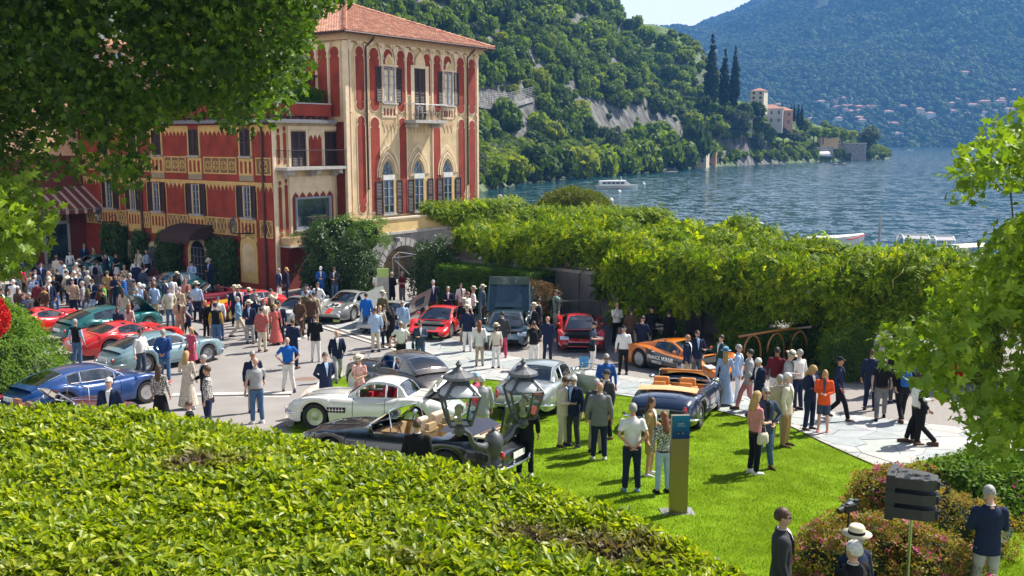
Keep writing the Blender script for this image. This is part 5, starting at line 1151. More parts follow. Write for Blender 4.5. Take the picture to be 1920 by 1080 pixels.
crown_from_outline('plane_tree', 'bright lower bough of leaves at the left edge above the crowd', LLP, 13.5, 16.5, 420, C_maple, (.9, 1.3), trunk=[(-12.8, 14.5, 1.4), (-12.6, 14.6, 5), (-11.5, 15, 8)], branch_n=12)
RP1 = [(1832, 292), (1868, 250), (1905, 212), (2080, 170), (2080, 470), (1895, 415), (1862, 372), (1805, 362), (1782, 345), (1795, 312)]
RP2 = [(1878, 440), (2080, 400), (2080, 905), (1895, 862), (1838, 838), (1846, 782), (1800, 776), (1748, 736), (1722, 690), (1660, 668), (1650, 640), (1700, 618), (1745, 650), (1752, 596), (1768, 556), (1806, 520), (1846, 476)]
ex = []
for P_, n in ((RP1, 250), (RP2, 760)):
 c = 0
 while c < n:
  px, py = R.uniform(1640, 2080), R.uniform(170, 905)
  if inpoly(px, py, P_) and not (((px-1890)/40)**2+((py-600)/22)**2 < 1) and fbm(px*.012, py*.012, 3, 2) > -.1: ex.append(tuple(atY(px, py, R.uniform(8.2, 10.8)))); c += 1
crown_from_outline('plane_sapling', 'bright green maple-leaved tree leaning in from the right edge', [(1900, 440), (2060, 440), (2060, 860), (1900, 830)], 8.5, 11, 120, C_maple, (.48, .8), trunk=[(6.6, 9.8, 2.1), (6.5, 9.8, 4.2), (6.2, 9.6, 5.8), (6.0, 9.6, 7.4)], extra=ex, branch_n=50)
m = MB()
for px, py in ((1788, 688), (1800, 702), (1775, 705)): m.ball(atY(px, py, 9.2), (.035, .035, .03), 7, 5)
m.build('red_blossom', LM['redf'], None, label='small red blossoms between the leaves of the right-hand tree', cat='flowers')
# ---- ivy-covered mound with a red flower disc on the left
blob_plant('topiary_mound', 'ivy-covered rounded mound at the left edge above the blue coupe', 'topiary', (-17.0, 28.0, .7), (3.5, 3.3, 3.0), C_ivyb, 46, (.8, 1.3), zmin=.4, lump=.05)
c = atY(-24, 594, 26.0); dd = Vector((.45, -.85, .3)).normalized()
tt = dd.cross(Vector((0, 0, 1))).normalized(); uu = tt.cross(dd)
P_ = []
while len(P_) < 700:
 a, b = R.uniform(-1, 1), R.uniform(-1, 1)
 if a*a+b*b < 1: P_.append(c+tt*a*.50+uu*b*.58+dd*(.12-.12*(a*a+b*b)+R.uniform(-.04, .04)-.3))
P_ = np.array([tuple(p) for p in P_]); e = empty('flower_disc', 'round disc of red flowers set in the ivy mound', 'flowers', tuple(P_.mean(0))); scatter('flowers', P_-P_.mean(0), rot_to(np.tile([tuple(dd)], (700, 1)), jit=.3), NR.uniform(.8, 1.3, 700), C_redf, e)
# ---- pergola
PG0 = Vector((11.33, 33.2, 0))+AV*1.3; FP = frame(PG0, BV, AV)      # (t along, o depth away, z)
e = empty('pergola', 'long stone pergola buried in bright green wisteria along the lakeside terrace', 'pergola', PG0)
iv = Matrix.Translation(-PG0)
pm_ = mat('pillar_stone', (.30, .28, .26), .9, var=.2, ns=3, bump=.02, bs=8)
def ob(t): return np.interp(t, [-7, 0, 4, 8, 19], [2.8, 3.1, 5.0, 9, 11])
cols = [(-4, 0), (0, 0), (4, 0), (8.1, 0), (12.1, 3.7), (16.1, 3.7), (-3.5, 3.5), (1.5, 3.6), (6, 6), (10, 8), (15, 9)]
for t, o_ in cols:
 m = MB(); q = FP @ Vector((t, o_, 0)); zb = g(q.x, q.y); m.box((q.x, q.y, (zb+3.6)/2), (.42, .42, 3.6-zb+.1), .62); m.box((q.x, q.y, 3.65), (.56, .56, .14), .62); m.box((q.x, q.y, zb+.12), (.56, .56, .24), .62)
 o = m.build('pillar', pm_, e); o.data.transform(iv)
m = FM(FP); m.bx(-7, 9, -.1, .1, 3.55, 3.71); m.bx(4, 18.5, 3.6, 3.8, 3.55, 3.71)
for i in range(34): t = -7+i*.76; m.bx(t, t+.1, -.3 if t < 9 else 3.4, float(ob(t))-.5, 3.72, 3.8)
o = m.build('beams', mat('pergola_wood', (.14, .10, .07), .9), e, kind='stuff'); o.data.transform(iv)
P_ = []; N_ = []
def cz_(t, o_): return 3.55+.2*min(1, max(0, (t-4)/6))+.75*fbm(t*.42, o_*.5, 1., 4)+.35*fbm(t*1.1, o_*1.3, 4., 2)-.02*abs(t)+(.12 if o_ < 1.2 else 0)
def clump(c, r, n, up=1.):
 for _ in range(n):
  d = Vector((R.gauss(0, 1), R.gauss(0, 1)-.25, abs(R.gauss(0, 1))*up+.1)).normalized(); P_.append(FP @ Vector((c[0]+d.x*r, c[1]+d.y*r, c[2]+d.z*r*.62-.12))); N_.append(tuple(FP.to_3x3() @ Vector((d.x, d.y-.2, d.z+.3))))
def fo(t): return float(np.interp(t, [8.8, 9.9], [0, 3.7]))
while len(P_) < 5800:
 t = R.uniform(-7.5, 20.6); o_ = R.uniform(-1.0, 11.5)
 if o_ > ob(t) or o_ < fo(t)-.9: continue
 r_ = R.uniform(.3, .75); clump((t, o_, cz_(t, o_)+R.uniform(-.25, .22)), r_, int(8+16*r_))
while len(P_) < 8400:                       # hanging front
 t = R.uniform(-7.5, 20.7); hang = (1.1 if t < 9.5 else (.4 if t < 13 else .15))+(1.5 if t < 10 else .5)*fbm(t*.5, 3., 0., 3)+(.7 if abs((t-2) % 4-2) > 1.4 else -.95); r_ = R.uniform(.25, .6); z = cz_(t, 0)-.2-R.random()*max(.15, hang)
 clump((t, fo(t)-.6-.8*fbm(t*.7, z*.8, 0, 2)+R.uniform(-.1, .3), z), r_, int(6+12*r_), .5)
for (t, wd, zb, n, dp) in ((0, .72, .1, 800, .55), (4, .95, .1, 900, .6), (8.1, 1.35, .35, 1500, .8), (12.1, .4, 1.2, 260, .35), (16.1, .5, 1.9, 200, .35), (-4, .9, .1, 700, .6), (-3.5, .8, .4, 300, .5), (6, .8, .3, 260, .4), (2, 1.3, 2.0, 500, .4), (6.2, 1.1, 2.1, 420, .4), (-2, .9, 2.0, 300, .4)):
 oo = 3.5 if t == -3.5 else (5.5 if t == 6 else fo(t)-.25)
 for _ in range(n):
  z = R.uniform(zb, 3.6); a = R.uniform(0, 2*pi); k = .55+.5*(z/3.6)**2+.8*fbm(t+cos(a)*.8, z*1.2, sin(a)*.8, 3); rr = R.uniform(.75, 1.1); P_.append(FP @ Vector((t+wd*k*cos(a)*rr, oo+dp*k*sin(a)*rr, z))); v = (FP.to_3x3() @ Vector((cos(a), sin(a), .3))); N_.append(tuple(v))
P_ = np.array([tuple(p) for p in P_]); N_ = np.array([tuple(p) for p in N_])
scatter('foliage', P_-np.array(PG0), rot_to(N_, jit=.45), NR.uniform(.8, 1.5, len(P_)), C_vine, e)
V = []; ts = np.arange(-7.3, 20.4, .5); os_ = np.arange(-.9, 11, .6)
for t in ts:
 for o_ in os_: V.append(tuple((FP @ Vector((t, max(fo(t)-.5, min(o_, ob(t)-.2)), cz_(t, o_)-.62)))-PG0))
nx = len(os_); core('dark_underlay', V, [(j*nx+i, j*nx+i+1, (j+1)*nx+i+1, (j+1)*nx+i) for j in range(len(ts)-1) for i in range(nx-1)], darkleaf, e)  # bumpy dark slab added under the vine against see-through, not real wood
m = MB()
for _ in range(150):                        # loose pale runners
 t = R.uniform(-7, 18.5); o_ = R.uniform(fo(t)-1.2, ob(t)); q = Vector((t, o_, cz_(t, max(o_, -1))+.05)); d = Vector((R.uniform(-.5, .5), R.uniform(-.9, .1), R.uniform(.0, .35)))
 pts = [FP @ (q+d*k+Vector((0.08*sin(k*9), 0, -.55*k*k))) for k in (0, .3, .6, .9, 1.15)]; m.tube(pts, [.014, .012, .010, .008, .004], 4)
o = m.build('runners', mat('young_shoot', (.34, .34, .08), .7), e, kind='stuff'); o.data.transform(iv)
ix = NR.choice(len(P_), 70); scatter('wisteria_flowers', P_[ix]-np.array(PG0)-[0, 0, .12], rot_to(N_[ix]*[1, 1, -.5]), NR.uniform(.9, 1.6, 70), protos('wisteria', [spray('quad', 20, .03, .03, .05, .2, -.2, .3, 3, (LM['lilac'],))]), e)
e = empty('pergola', 'shorter vine-covered pergola row nearer the lake below the dome-shaped tree', 'pergola', (4.5, 58, 0)); P_ = []; N_ = []
for _ in range(1500):
 x = R.uniform(.3, 8.8); y = 57+R.uniform(-1.4, 1.6)-(x-4)*.15; z = 3.75+.35*fbm(x*.8, y*.8, 7, 3)
 if R.random() < .35: y = 55.8+R.uniform(-.2, .2)-(x-4)*.15; z -= R.uniform(.1, .6)
 P_.append((x-4.5, y-58, z)); N_.append((0, -.4, 1))
scatter('foliage', P_, rot_to(N_, jit=.4), NR.uniform(1.0, 1.7, len(P_)), C_vine, e)
m = MB(); m.b2(-4.2, 4.3, -2, .2, 3.2, 3.4)
for x in (-4, -1.3, 1.4, 4): m.b2(x-.15, x+.15, -2, -1.7, -.2, 3.2)
m.build('beams', MATS['pergola_wood'], e)
# ---- wall behind, hedges, shrubs
e = empty('retaining_wall', 'grey plastered garden wall with coping in the shade of the pergola', 'wall', (0, 0, 0)); FR = frame(Vector((3.3, 44.6, 0)), BV, AV)
m = FM(FR); m.bx(-9, 9.5, 0, .4, -.1, 2.1); m.build('wall', gst, e)
m = FM(FR); m.bx(-9, 9.5, -.06, .46, 2.1, 2.25); m.build('coping', stonem, e)
for u in (-6, -2.2, .2, 3.8, 7.5): m = FM(FR); m.bx(u, u+.4, -.1, .0, 0, 2.1); m.build('pilaster', gst, e)
e = empty('box_hedge', 'long clipped green hedge behind the row of men with straw hats', 'hedge', (-1.2, 46, 0)); FH = frame(Vector((1.3, 43.6, 0)), BV, AV); P_ = []; N_ = []
for _ in range(2600):
 t = R.uniform(0, 6.2); s_ = R.random(); bz = .07*fbm(t, s_*3, 1, 2)
 if s_ < .42: P_.append(FH @ Vector((t, R.uniform(0, 1.3), 2.08+bz))); N_.append((0, 0, 1))
 elif s_ < .9: P_.append(FH @ Vector((t, bz, R.uniform(.05, 2.1)))); N_.append(tuple(NB))
 else: P_.append(FH @ Vector((6.2+bz, R.uniform(0, 1.3), R.uniform(0, 2.1)))); N_.append(tuple(BV))
P_ = np.array([tuple(p) for p in P_]); scatter('foliage', P_-[-1.2, 46, 0], rot_to(np.array(N_), jit=.35), NR.uniform(.8, 1.4, len(P_)), C_box, e)
m = FM(FH); m.bx(.05, 6.15, .1, 1.25, 0, 2.0); o = m.build('branches', darkleaf, e); o.data.transform(Matrix.Translation((1.2, -46, 0)))  # dark block added as a core inside the hedge foliage
blob_plant('ivy_bush', 'dark ivy mass climbing the villa corner, left lobe beside the statue', 'shrub', (-10.0, 52.2, 1.5), (1.15, 1.1, 2.1), C_ivy, 44, zmin=0, lump=.42, seed=1)
blob_plant('ivy_bush', 'rounded dark shrub in front of the terrace wall, right of the ivy mass', 'shrub', (-8.1, 51.2, 1.1), (1.2, 1.1, 1.75), C_dark, 28, zmin=0, lump=.4, seed=2)
blob_plant('ivy_bush', 'upper ivy crown on top of the terrace wall corner', 'shrub', (-8.8, 53.0, 3.0), (1.7, 1.1, .9), C_ivyb, 40, zmin=1, lump=.4, seed=3)
blob_plant('arch_shrub', 'pointed bright shrub between the two terrace arches', 'shrub', (-3.8, 48.3, 1.25), (1.15, .95, 1.75), C_dark, 28, zmin=0, lump=.25, seed=4)
blob_plant('rusty_shrub', 'reddish-brown shrub behind the dark wedge car with raised doors', 'shrub', (.9, 42.3, .75), (1.2, 1.0, 1.2), C_rust, 45, zmin=0, lump=.2, seed=5)
blob_plant('dome_tree', 'large dome-shaped yellow-green tree rising above the pergola', 'tree', (4.1, 66, 1.6), (3.3, 3.0, 3.2), C_dome, 26, (1, 1.5), zmin=-1, lump=.06, seed=6)
blob_plant('fern_bush', 'feathery light green bush behind the man in the black cap', 'shrub', tuple(at(1592, 712)+Vector((0, 0, .6))), (.75, .6, .95), C_fern, 60, zmin=.1, lump=.15, seed=7)
blob_plant('garden_shrub', 'leafy low shrub below the wooden arches behind the orange racer', 'shrub', tuple(at(1452, 690)+Vector((0, .8, .4))), (1.3, .6, .75), C_box, 60, (1, 1.5), zmin=0, lump=.25, seed=8)
blob_plant('garden_shrub', 'small yellow-green shrub at the foot of the seventh pillar', 'shrub', tuple(at(1500, 690)+Vector((1.2, .6, .4))), (.7, .5, .6), C_box, 60, (1, 1.4), zmin=0, lump=.25, seed=9)
blob_plant('terrace_plants', 'loose flowering shrub on the upper terrace beside the white chair', 'shrub', (12.6, 38.2, .8), (1.6, .6, .9), C_fern, 50, zmin=0, lump=.3, seed=10)
blob_plant('garden_shrub', 'dark shrub at the foot of the wide pergola pillar', 'shrub', (5.9, 37.6, .4), (.8, .5, .7), C_box, 50, zmin=0, lump=.25, seed=12)
for i, (cx, cy_, r_, lb, sd) in enumerate(((1680, 925, (.78, .6, .5), 'azalea bush with pink flowers directly behind the black speaker', 21), (1622, 1040, (1.0, .7, .6), 'widest azalea bush with pink flowers in front of the man in the panama hat', 22), (1745, 1060, (.6, .6, .5), 'azalea bush right of the speaker pole', 23))):
 q = at(cx, cy_, .45); blob_plant('azalea_bush', lb, 'shrub', (q.x, q.y, q.z+.35), r_, C_azal, 150, (.8, 1.3), zmin=q.z-.1, lump=.25, seed=sd, flowers=(C_pinkf, (170, 230, 120)[i], 1.25), group='azalea bushes with pink flowers')
q = at(1858, 915, .5); blob_plant('garden_shrub', 'round yellow-green shrub behind the man in the navy jacket at the right edge', 'shrub', (q.x, q.y, q.z+.35), (1.15, .9, .7), C_ivyb, 85, (.8, 1.2), zmin=q.z-.1, lump=.22, seed=24, flowers=(C_pinkf, 25, 1.2))
q = at(1800, 990, .4); blob_plant('garden_shrub', 'dark open shrub between the speaker and the man at the right edge', 'shrub', (q.x, q.y, q.z+.25), (.8, .7, .6), C_azal, 90, (.8, 1.2), zmin=q.z-.1, lump=.35, seed=25)
for u0, u1, z1, lb in ((3.15, 5.6, 2.7, 'square ivy panel between the arched door and the blind niche'), (8.2, 10.4, 2.75, 'ivy panel left of the arched villa door'), (11.5, 12.9, 2.6, 'narrow ivy panel between the two small arched windows'), (13.7, 16.2, 2.9, 'leftmost ivy panel beside the striped awning')):
 e = empty('climbing_ivy', lb, 'ivy', FW @ Vector(((u0+u1)/2, 0, 0))); P_ = []; n = int((u1-u0)*z1*70)
 for _ in range(n):
  u, z = R.uniform(u0, u1), R.uniform(.2, z1); k = min(1, min(u-u0, u1-u, z1-z)*3)
  P_.append(tuple((FW @ Vector((u, .08+.38*k+.12*fbm(u*2, z*2, 0, 2), z)))-e.location))
 scatter('foliage', P_, rot_to(np.tile([tuple(NB)], (n, 1))+[0, 0, .3], jit=.4), NR.uniform(.8, 1.4, n), C_ivy, e)
 m = FM(FW); m.bx(u0+.1, u1-.1, .05, .35, .2, z1-.1); o = m.build('dark_underlay', darkleaf, e); o.data.transform(Matrix.Translation(-e.location))  # dark block added behind the ivy leaves as a core
e = empty('terrace_hedge', 'green planting along the roof terrace parapet of the low wing', 'hedge', FE @ Vector((2, -1, 10.1))); P_ = []
for _ in range(1500):
 if R.random() < .45: q = FE @ Vector((R.uniform(.1, 4.2), -R.uniform(.35, 1.2), 10.15+R.random()*.75))
 else: q = FW @ Vector((R.uniform(.2, 15), -R.uniform(.35, 1.2), 10.15+R.random()*.75))
 P_.append(tuple(q-e.location))
scatter('foliage', P_, rot_to(np.tile([(0, 0, 1.)], (1500, 1)), jit=.5), NR.uniform(1.2, 2, 1500), C_box, e)
e = empty('window_plants', 'trailing plants in the stone planter under the picture window', 'plants', FE @ Vector((1.5, .4, 2.95))); P_ = [tuple((FE @ Vector((R.uniform(.3, 2.7), R.uniform(.1, .85), 2.95+R.uniform(-.15, .22))))-e.location) for _ in range(200)]
scatter('foliage', P_, rot_to(np.tile([(0, 0, 1.)], (200, 1)), jit=.5), NR.uniform(.6, 1, 200), protos('grey_sprays', [spray('quad', 14, .08, .03, .1, .1, .5, .2, 5, (LM['needle'],))]), e)
e = empty('parapet_creeper', 'green creeper spilling over the yellow terrace parapet', 'climber', FA @ Vector((9, 0, 3.4))); P_ = []
for _ in range(1100):
 u = R.uniform(5.2, 14.5); k = min(1, (u-5.2)/2.5); P_.append(tuple((FA @ Vector((u, R.uniform(-.4, .55*k+.1), 3.85+R.uniform(-.9*k, .28))))-e.location))
scatter('foliage', P_, rot_to(np.tile([(.4, -.3, .8)], (1100, 1)), jit=.4), NR.uniform(.9, 1.4, 1100), C_vine, e)
# CARS
def interp(pts, x):
 """smooth (Catmull-Rom) interpolation of control points sorted by x"""
 if x <= pts[0][0]: return pts[0][1]
 if x >= pts[-1][0]: return pts[-1][1]
 for i in range(len(pts)-1):
  if x <= pts[i+1][0]:
   x0, y0 = pts[i]; x1, y1 = pts[i+1]; t = (x-x0)/(x1-x0)
   m0 = (y1-pts[i-1][1])/(x1-pts[i-1][0]) if i > 0 else (y1-y0)/(x1-x0)
   m1 = (pts[i+2][1]-y0)/(pts[i+2][0]-x0) if i+2 < len(pts) else (y1-y0)/(x1-x0)
   h = x1-x0; return (2*t**3-3*t*t+1)*y0+(t**3-2*t*t+t)*h*m0+(-2*t**3+3*t*t)*y1+(t**3-t*t)*h*m1
def lin(pts, x): return float(np.interp(x, [p[0] for p in pts], [p[1] for p in pts]))
chrome = mat('chrome', (.75, .76, .78), .08, metal=1., var=.03)
tyrem = mat('tyre_rubber', (.018, .018, .018), .8, var=.15)
carglass = bpy.data.materials.new('car_glass'); carglass.use_nodes = True; n_ = carglass.node_tree
tb = n_.nodes.new('ShaderNodeBsdfTransparent'); tb.inputs[0].default_value = (.40, .46, .46, 1); gb = n_.nodes.new('ShaderNodeBsdfGlossy'); gb.inputs['Roughness'].default_value = .02; gb.inputs[0].default_value = (1, 1, 1, 1); fr = n_.nodes.new('ShaderNodeFresnel'); fr.inputs[0].default_value = 2.1; ms = n_.nodes.new('ShaderNodeMixShader')
n_.links.new(fr.outputs[0], ms.inputs[0]); n_.links.new(tb.outputs[0], ms.inputs[1]); n_.links.new(gb.outputs[0], ms.inputs[2]); n_.links.new(ms.outputs[0], n_.nodes['Material Output'].inputs[0])
gapm = mat('panel_gap', (.01, .01, .01), .8); lampg = mat('lamp_glass', (.62, .64, .66), .06, coat=1., var=.1); tail_m = mat('tail_lamp', (.45, .01, .01), .15, coat=1.); ambm = mat('amber_lamp', (.7, .25, .03), .2, coat=1.)
inner = mat('wheel_well', (.008, .008, .008), .95); platem = mat('number_plate', (.7, .7, .66), .5)
def paint(name, c, rough=.28, metal=0., coat=1.): return mat('paint_'+name, c, rough, metal=metal, var=.03, ns=2., coat=coat)
def leather(name, c): return mat('leather_'+name, c, .5, var=.08, ns=8)
WH = {}
def wheel_meshes(R_, style, rim_c):
 k = (R_, style, rim_c)
 if k in WH: return WH[k]
 w = .11 if style != 'fat' else .15
 r1 = R_*(.66 if style != 'fat' else .70); t = MB(); t.lathe([(r1, -w), (R_*.93, -w), (R_, -w*.7), (R_, w*.7), (R_*.93, w), (r1, w), (r1*.96, w*.6), (r1*.96, -w*.6), (r1, -w)], 28, ax='y'); me1 = t.mesh('tyre', (tyrem,)); me1.polygons.foreach_set('use_smooth', [True]*len(me1.polygons)); me1.set_sharp_from_angle(angle=.6)
 rm = mat('rim_'+rim_c, {'chrome': (.5, .5, .52), 'silver': (.30, .31, .33), 'cream': (.6, .58, .42), 'gold': (.5, .34, .1), 'dark': (.12, .12, .13), 'green': (.45, .5, .35), 'body': (.5, .5, .5)}[rim_c], .25, metal=.8 if rim_c in ('chrome', 'silver', 'dark') else .2)
 m = MB()
 if style in ('wire',):
  m.lathe([(r1*.98, w*.8), (r1*.9, w*.75), (r1*.88, w*.3), (r1*.98, w*.2)], 28, ax='y')
  for i in range(24): a = 2*pi*i/24; b = a+.25*(1 if i % 2 else -1); m.tube([(.05*cos(b), w*.75, .05*sin(b)), (r1*.9*cos(a), w*(.45 if i % 2 else .6), r1*.9*sin(a))], .006, 3)
  m.lathe([(.005, w*.95), (.05, w*.9), (.05, w*.4)], 10, ax='y')
 elif style in ('disc', 'white'):
  m.lathe([(.004, w*.75), (r1*.3, w*.72), (r1*.42, w*.55), (r1*.62, w*.5), (r1*.8, w*.72), (r1*.99, w*.8), (r1*.99, w*.2)], 28, ax='y')
 else:
  m.lathe([(r1*.99, w*.95), (r1*.9, w*.9), (r1*.88, w*.2), (r1*.99, w*.1)], 28, ax='y'); m.lathe([(.004, w*.8), (.07, w*.78), (.08, w*.4)], 12, ax='y')
  for i in range(5):
   a = 2*pi*i/5
   for s_ in (-.18, .18): m.tube([(.05*cos(a+s_), w*.72, .05*sin(a+s_)), (r1*.92*cos(a+s_*.7), w*.6, r1*.92*sin(a+s_*.7))], [(.022, .03), (.016, .03)], 5)
 me2 = m.mesh('rim', (rm,)); me2.polygons.foreach_set('use_smooth', [True]*len(me2.polygons)); me2.set_sharp_from_angle(angle=.7)
 m = MB(); m.lathe([(.005, -w*.1), (r1*.95, -w*.1)], 20, ax='y'); me3 = m.mesh('brake_disc', (inner,))
 me4 = None
 if style == 'white': m = MB(); m.lathe([(r1*1.0, w*1.01), (R_*.9, w*1.02)], 28, ax='y'); me4 = m.mesh('whitewall', (mat('whitewall', (.72, .70, .66), .6),))
 WH[k] = (me1, me2, me3, me4); return WH[k]
BODY = {
 'gt': dict(L=4.5, W=1.68, fx=1.38, rx=-1.12, R=.33, sill=.20,
 zf=[(-2.25, .60), (-1.9, .76), (-1.2, .88), (-.4, .80), (.5, .82), (1.3, .88), (1.9, .80), (2.25, .60)], zc=[(-2.25, .62), (-1.7, .86), (-.8, .90), (.6, .93), (1.4, .88), (2.0, .76), (2.25, .60)],
 w=[(-2.25, .62), (-1.9, .76), (-1.1, .84), (0, .80), (1.2, .83), (1.9, .74), (2.25, .58)], top=[(-1.95, .84), (-1.35, 1.08), (-.7, 1.25), (-.1, 1.29), (.2, 1.25), (.72, .93)], wt=.52, wb=.70, wins=[(-.98, -.62), (-.58, .42)], ws=(.22, .70), rs=(-1.75, -1.05), endr=.35),
 'roadster': dict(L=4.4, W=1.65, fx=1.35, rx=-1.13, R=.33, sill=.19,
 zf=[(-2.2, .55), (-1.8, .72), (-1.1, .86), (-.35, .80), (.4, .80), (1.3, .84), (1.9, .74), (2.2, .55)], zc=[(-2.2, .56), (-1.7, .78), (-.9, .86), (.6, .88), (1.3, .84), (1.9, .72), (2.2, .55)],
 w=[(-2.2, .60), (-1.8, .74), (-1.1, .825), (0, .79), (1.2, .82), (1.9, .72), (2.2, .52)], top=[(-.98, .86), (-.78, 1.14), (-.35, 1.26), (-.05, 1.25), (.1, 1.2), (.5, .88)], wt=.52, wb=.66, wins=[(-.72, -.45), (-.42, .25)], ws=(.12, .48), rs=(-.96, -.74), endr=.35),
 'vintage': dict(L=4.7, W=1.75, fx=1.55, rx=-1.25, R=.37, sill=.24,
 zf=[(-2.35, .60), (-1.9, .86), (-1.25, 1.0), (-.5, .92), (.3, .88), (.9, .92), (1.5, 1.0), (2.05, .88), (2.35, .62)], zc=[(-2.35, .62), (-1.9, .94), (-1.0, 1.10), (.3, 1.08), (1.2, 1.08), (1.9, 1.02), (2.15, .9), (2.35, .5)],
 w=[(-2.35, .60), (-1.9, .80), (-1.2, .875), (-.4, .80), (.4, .76), (1.5, .86), (2.1, .80), (2.35, .60)], top=[(-1.75, 1.02), (-1.35, 1.3), (-.75, 1.47), (-.1, 1.5), (.12, 1.44), (.48, 1.10)], wt=.50, wb=.66, wins=[(-.95, -.55), (-.5, .28)], ws=(.16, .46), rs=(-1.6, -1.1), endr=.3),
 'coupe': dict(L=4.6, W=1.72, fx=1.40, rx=-1.2, R=.33, sill=.22,
 zf=[(-2.3, .72), (-1.9, .84), (-1.0, .86), (0, .84), (1.2, .82), (1.9, .78), (2.3, .62)], zc=[(-2.3, .74), (-1.8, .90), (-.9, .92), (.6, .92), (1.4, .86), (2.0, .78), (2.3, .62)],
 w=[(-2.3, .74), (-1.9, .81), (-1.0, .86), (1.2, .85), (1.9, .80), (2.3, .70)], top=[(-1.35, .90), (-.95, 1.22), (-.4, 1.32), (.0, 1.31), (.2, 1.26), (.78, .92)], wt=.56, wb=.72, wins=[(-.95, -.55), (-.5, .42)], ws=(.24, .76), rs=(-1.32, -.88), endr=.22),
 'wedge': dict(L=4.3, W=1.84, fx=1.25, rx=-1.22, R=.33, sill=.18,
 zf=[(-2.15, .78), (-1.5, .86), (-.8, .84), (.2, .76), (1.2, .64), (1.9, .50), (2.15, .40)], zc=[(-2.15, .80), (-1.3, .88), (-.6, .86), (.3, .78), (1.0, .66), (1.7, .53), (2.15, .40)],
 w=[(-2.15, .84), (-1.2, .92), (0, .88), (1.2, .90), (1.9, .84), (2.15, .76)], top=[(-1.0, .86), (-.55, 1.08), (-.2, 1.12), (.1, 1.09), (.95, .69)], wt=.52, wb=.78, wins=[(-.72, .5)], ws=(.14, .90), rs=(-.98, -.6), endr=.14),
 'racer': dict(L=4.1, W=1.76, fx=1.15, rx=-1.1, R=.32, sill=.16,
 zf=[(-2.05, .62), (-1.5, .82), (-1.0, .86), (-.2, .72), (.6, .72), (1.15, .78), (1.7, .66), (2.05, .42)], zc=[(-2.05, .66), (-1.4, .80), (-.7, .80), (.5, .74), (1.1, .66), (1.7, .54), (2.05, .38)],
 w=[(-2.05, .74), (-1.1, .88), (0, .80), (1.1, .87), (1.7, .80), (2.05, .60)], top=[(-1.3, .80), (-.7, 1.02), (-.25, 1.10), (.05, 1.07), (.7, .73)], wt=.48, wb=.66, wins=[(-.62, .38)], ws=(.1, .66), rs=(-1.2, -.7), endr=.3),
 'longtail': dict(L=4.7, W=1.92, fx=1.42, rx=-1.28, R=.34, sill=.13,
 zf=[(-2.35, .74), (-1.6, .84), (-1.1, .84), (-.3, .74), (.6, .66), (1.3, .66), (1.9, .52), (2.35, .32)], zc=[(-2.35, .76), (-1.5, .86), (-.7, .90), (.3, .74), (1.1, .58), (1.8, .46), (2.35, .28)],
 w=[(-2.35, .90), (-1.3, .96), (0, .90), (1.3, .95), (1.9, .90), (2.35, .74)], top=[(-1.7, .84), (-.9, 1.04), (-.35, 1.12), (.0, 1.10), (.95, .68)], wt=.46, wb=.74, wins=[(-.7, .45)], ws=(.04, .88), rs=(-1.5, -1.0), endr=.2),
}
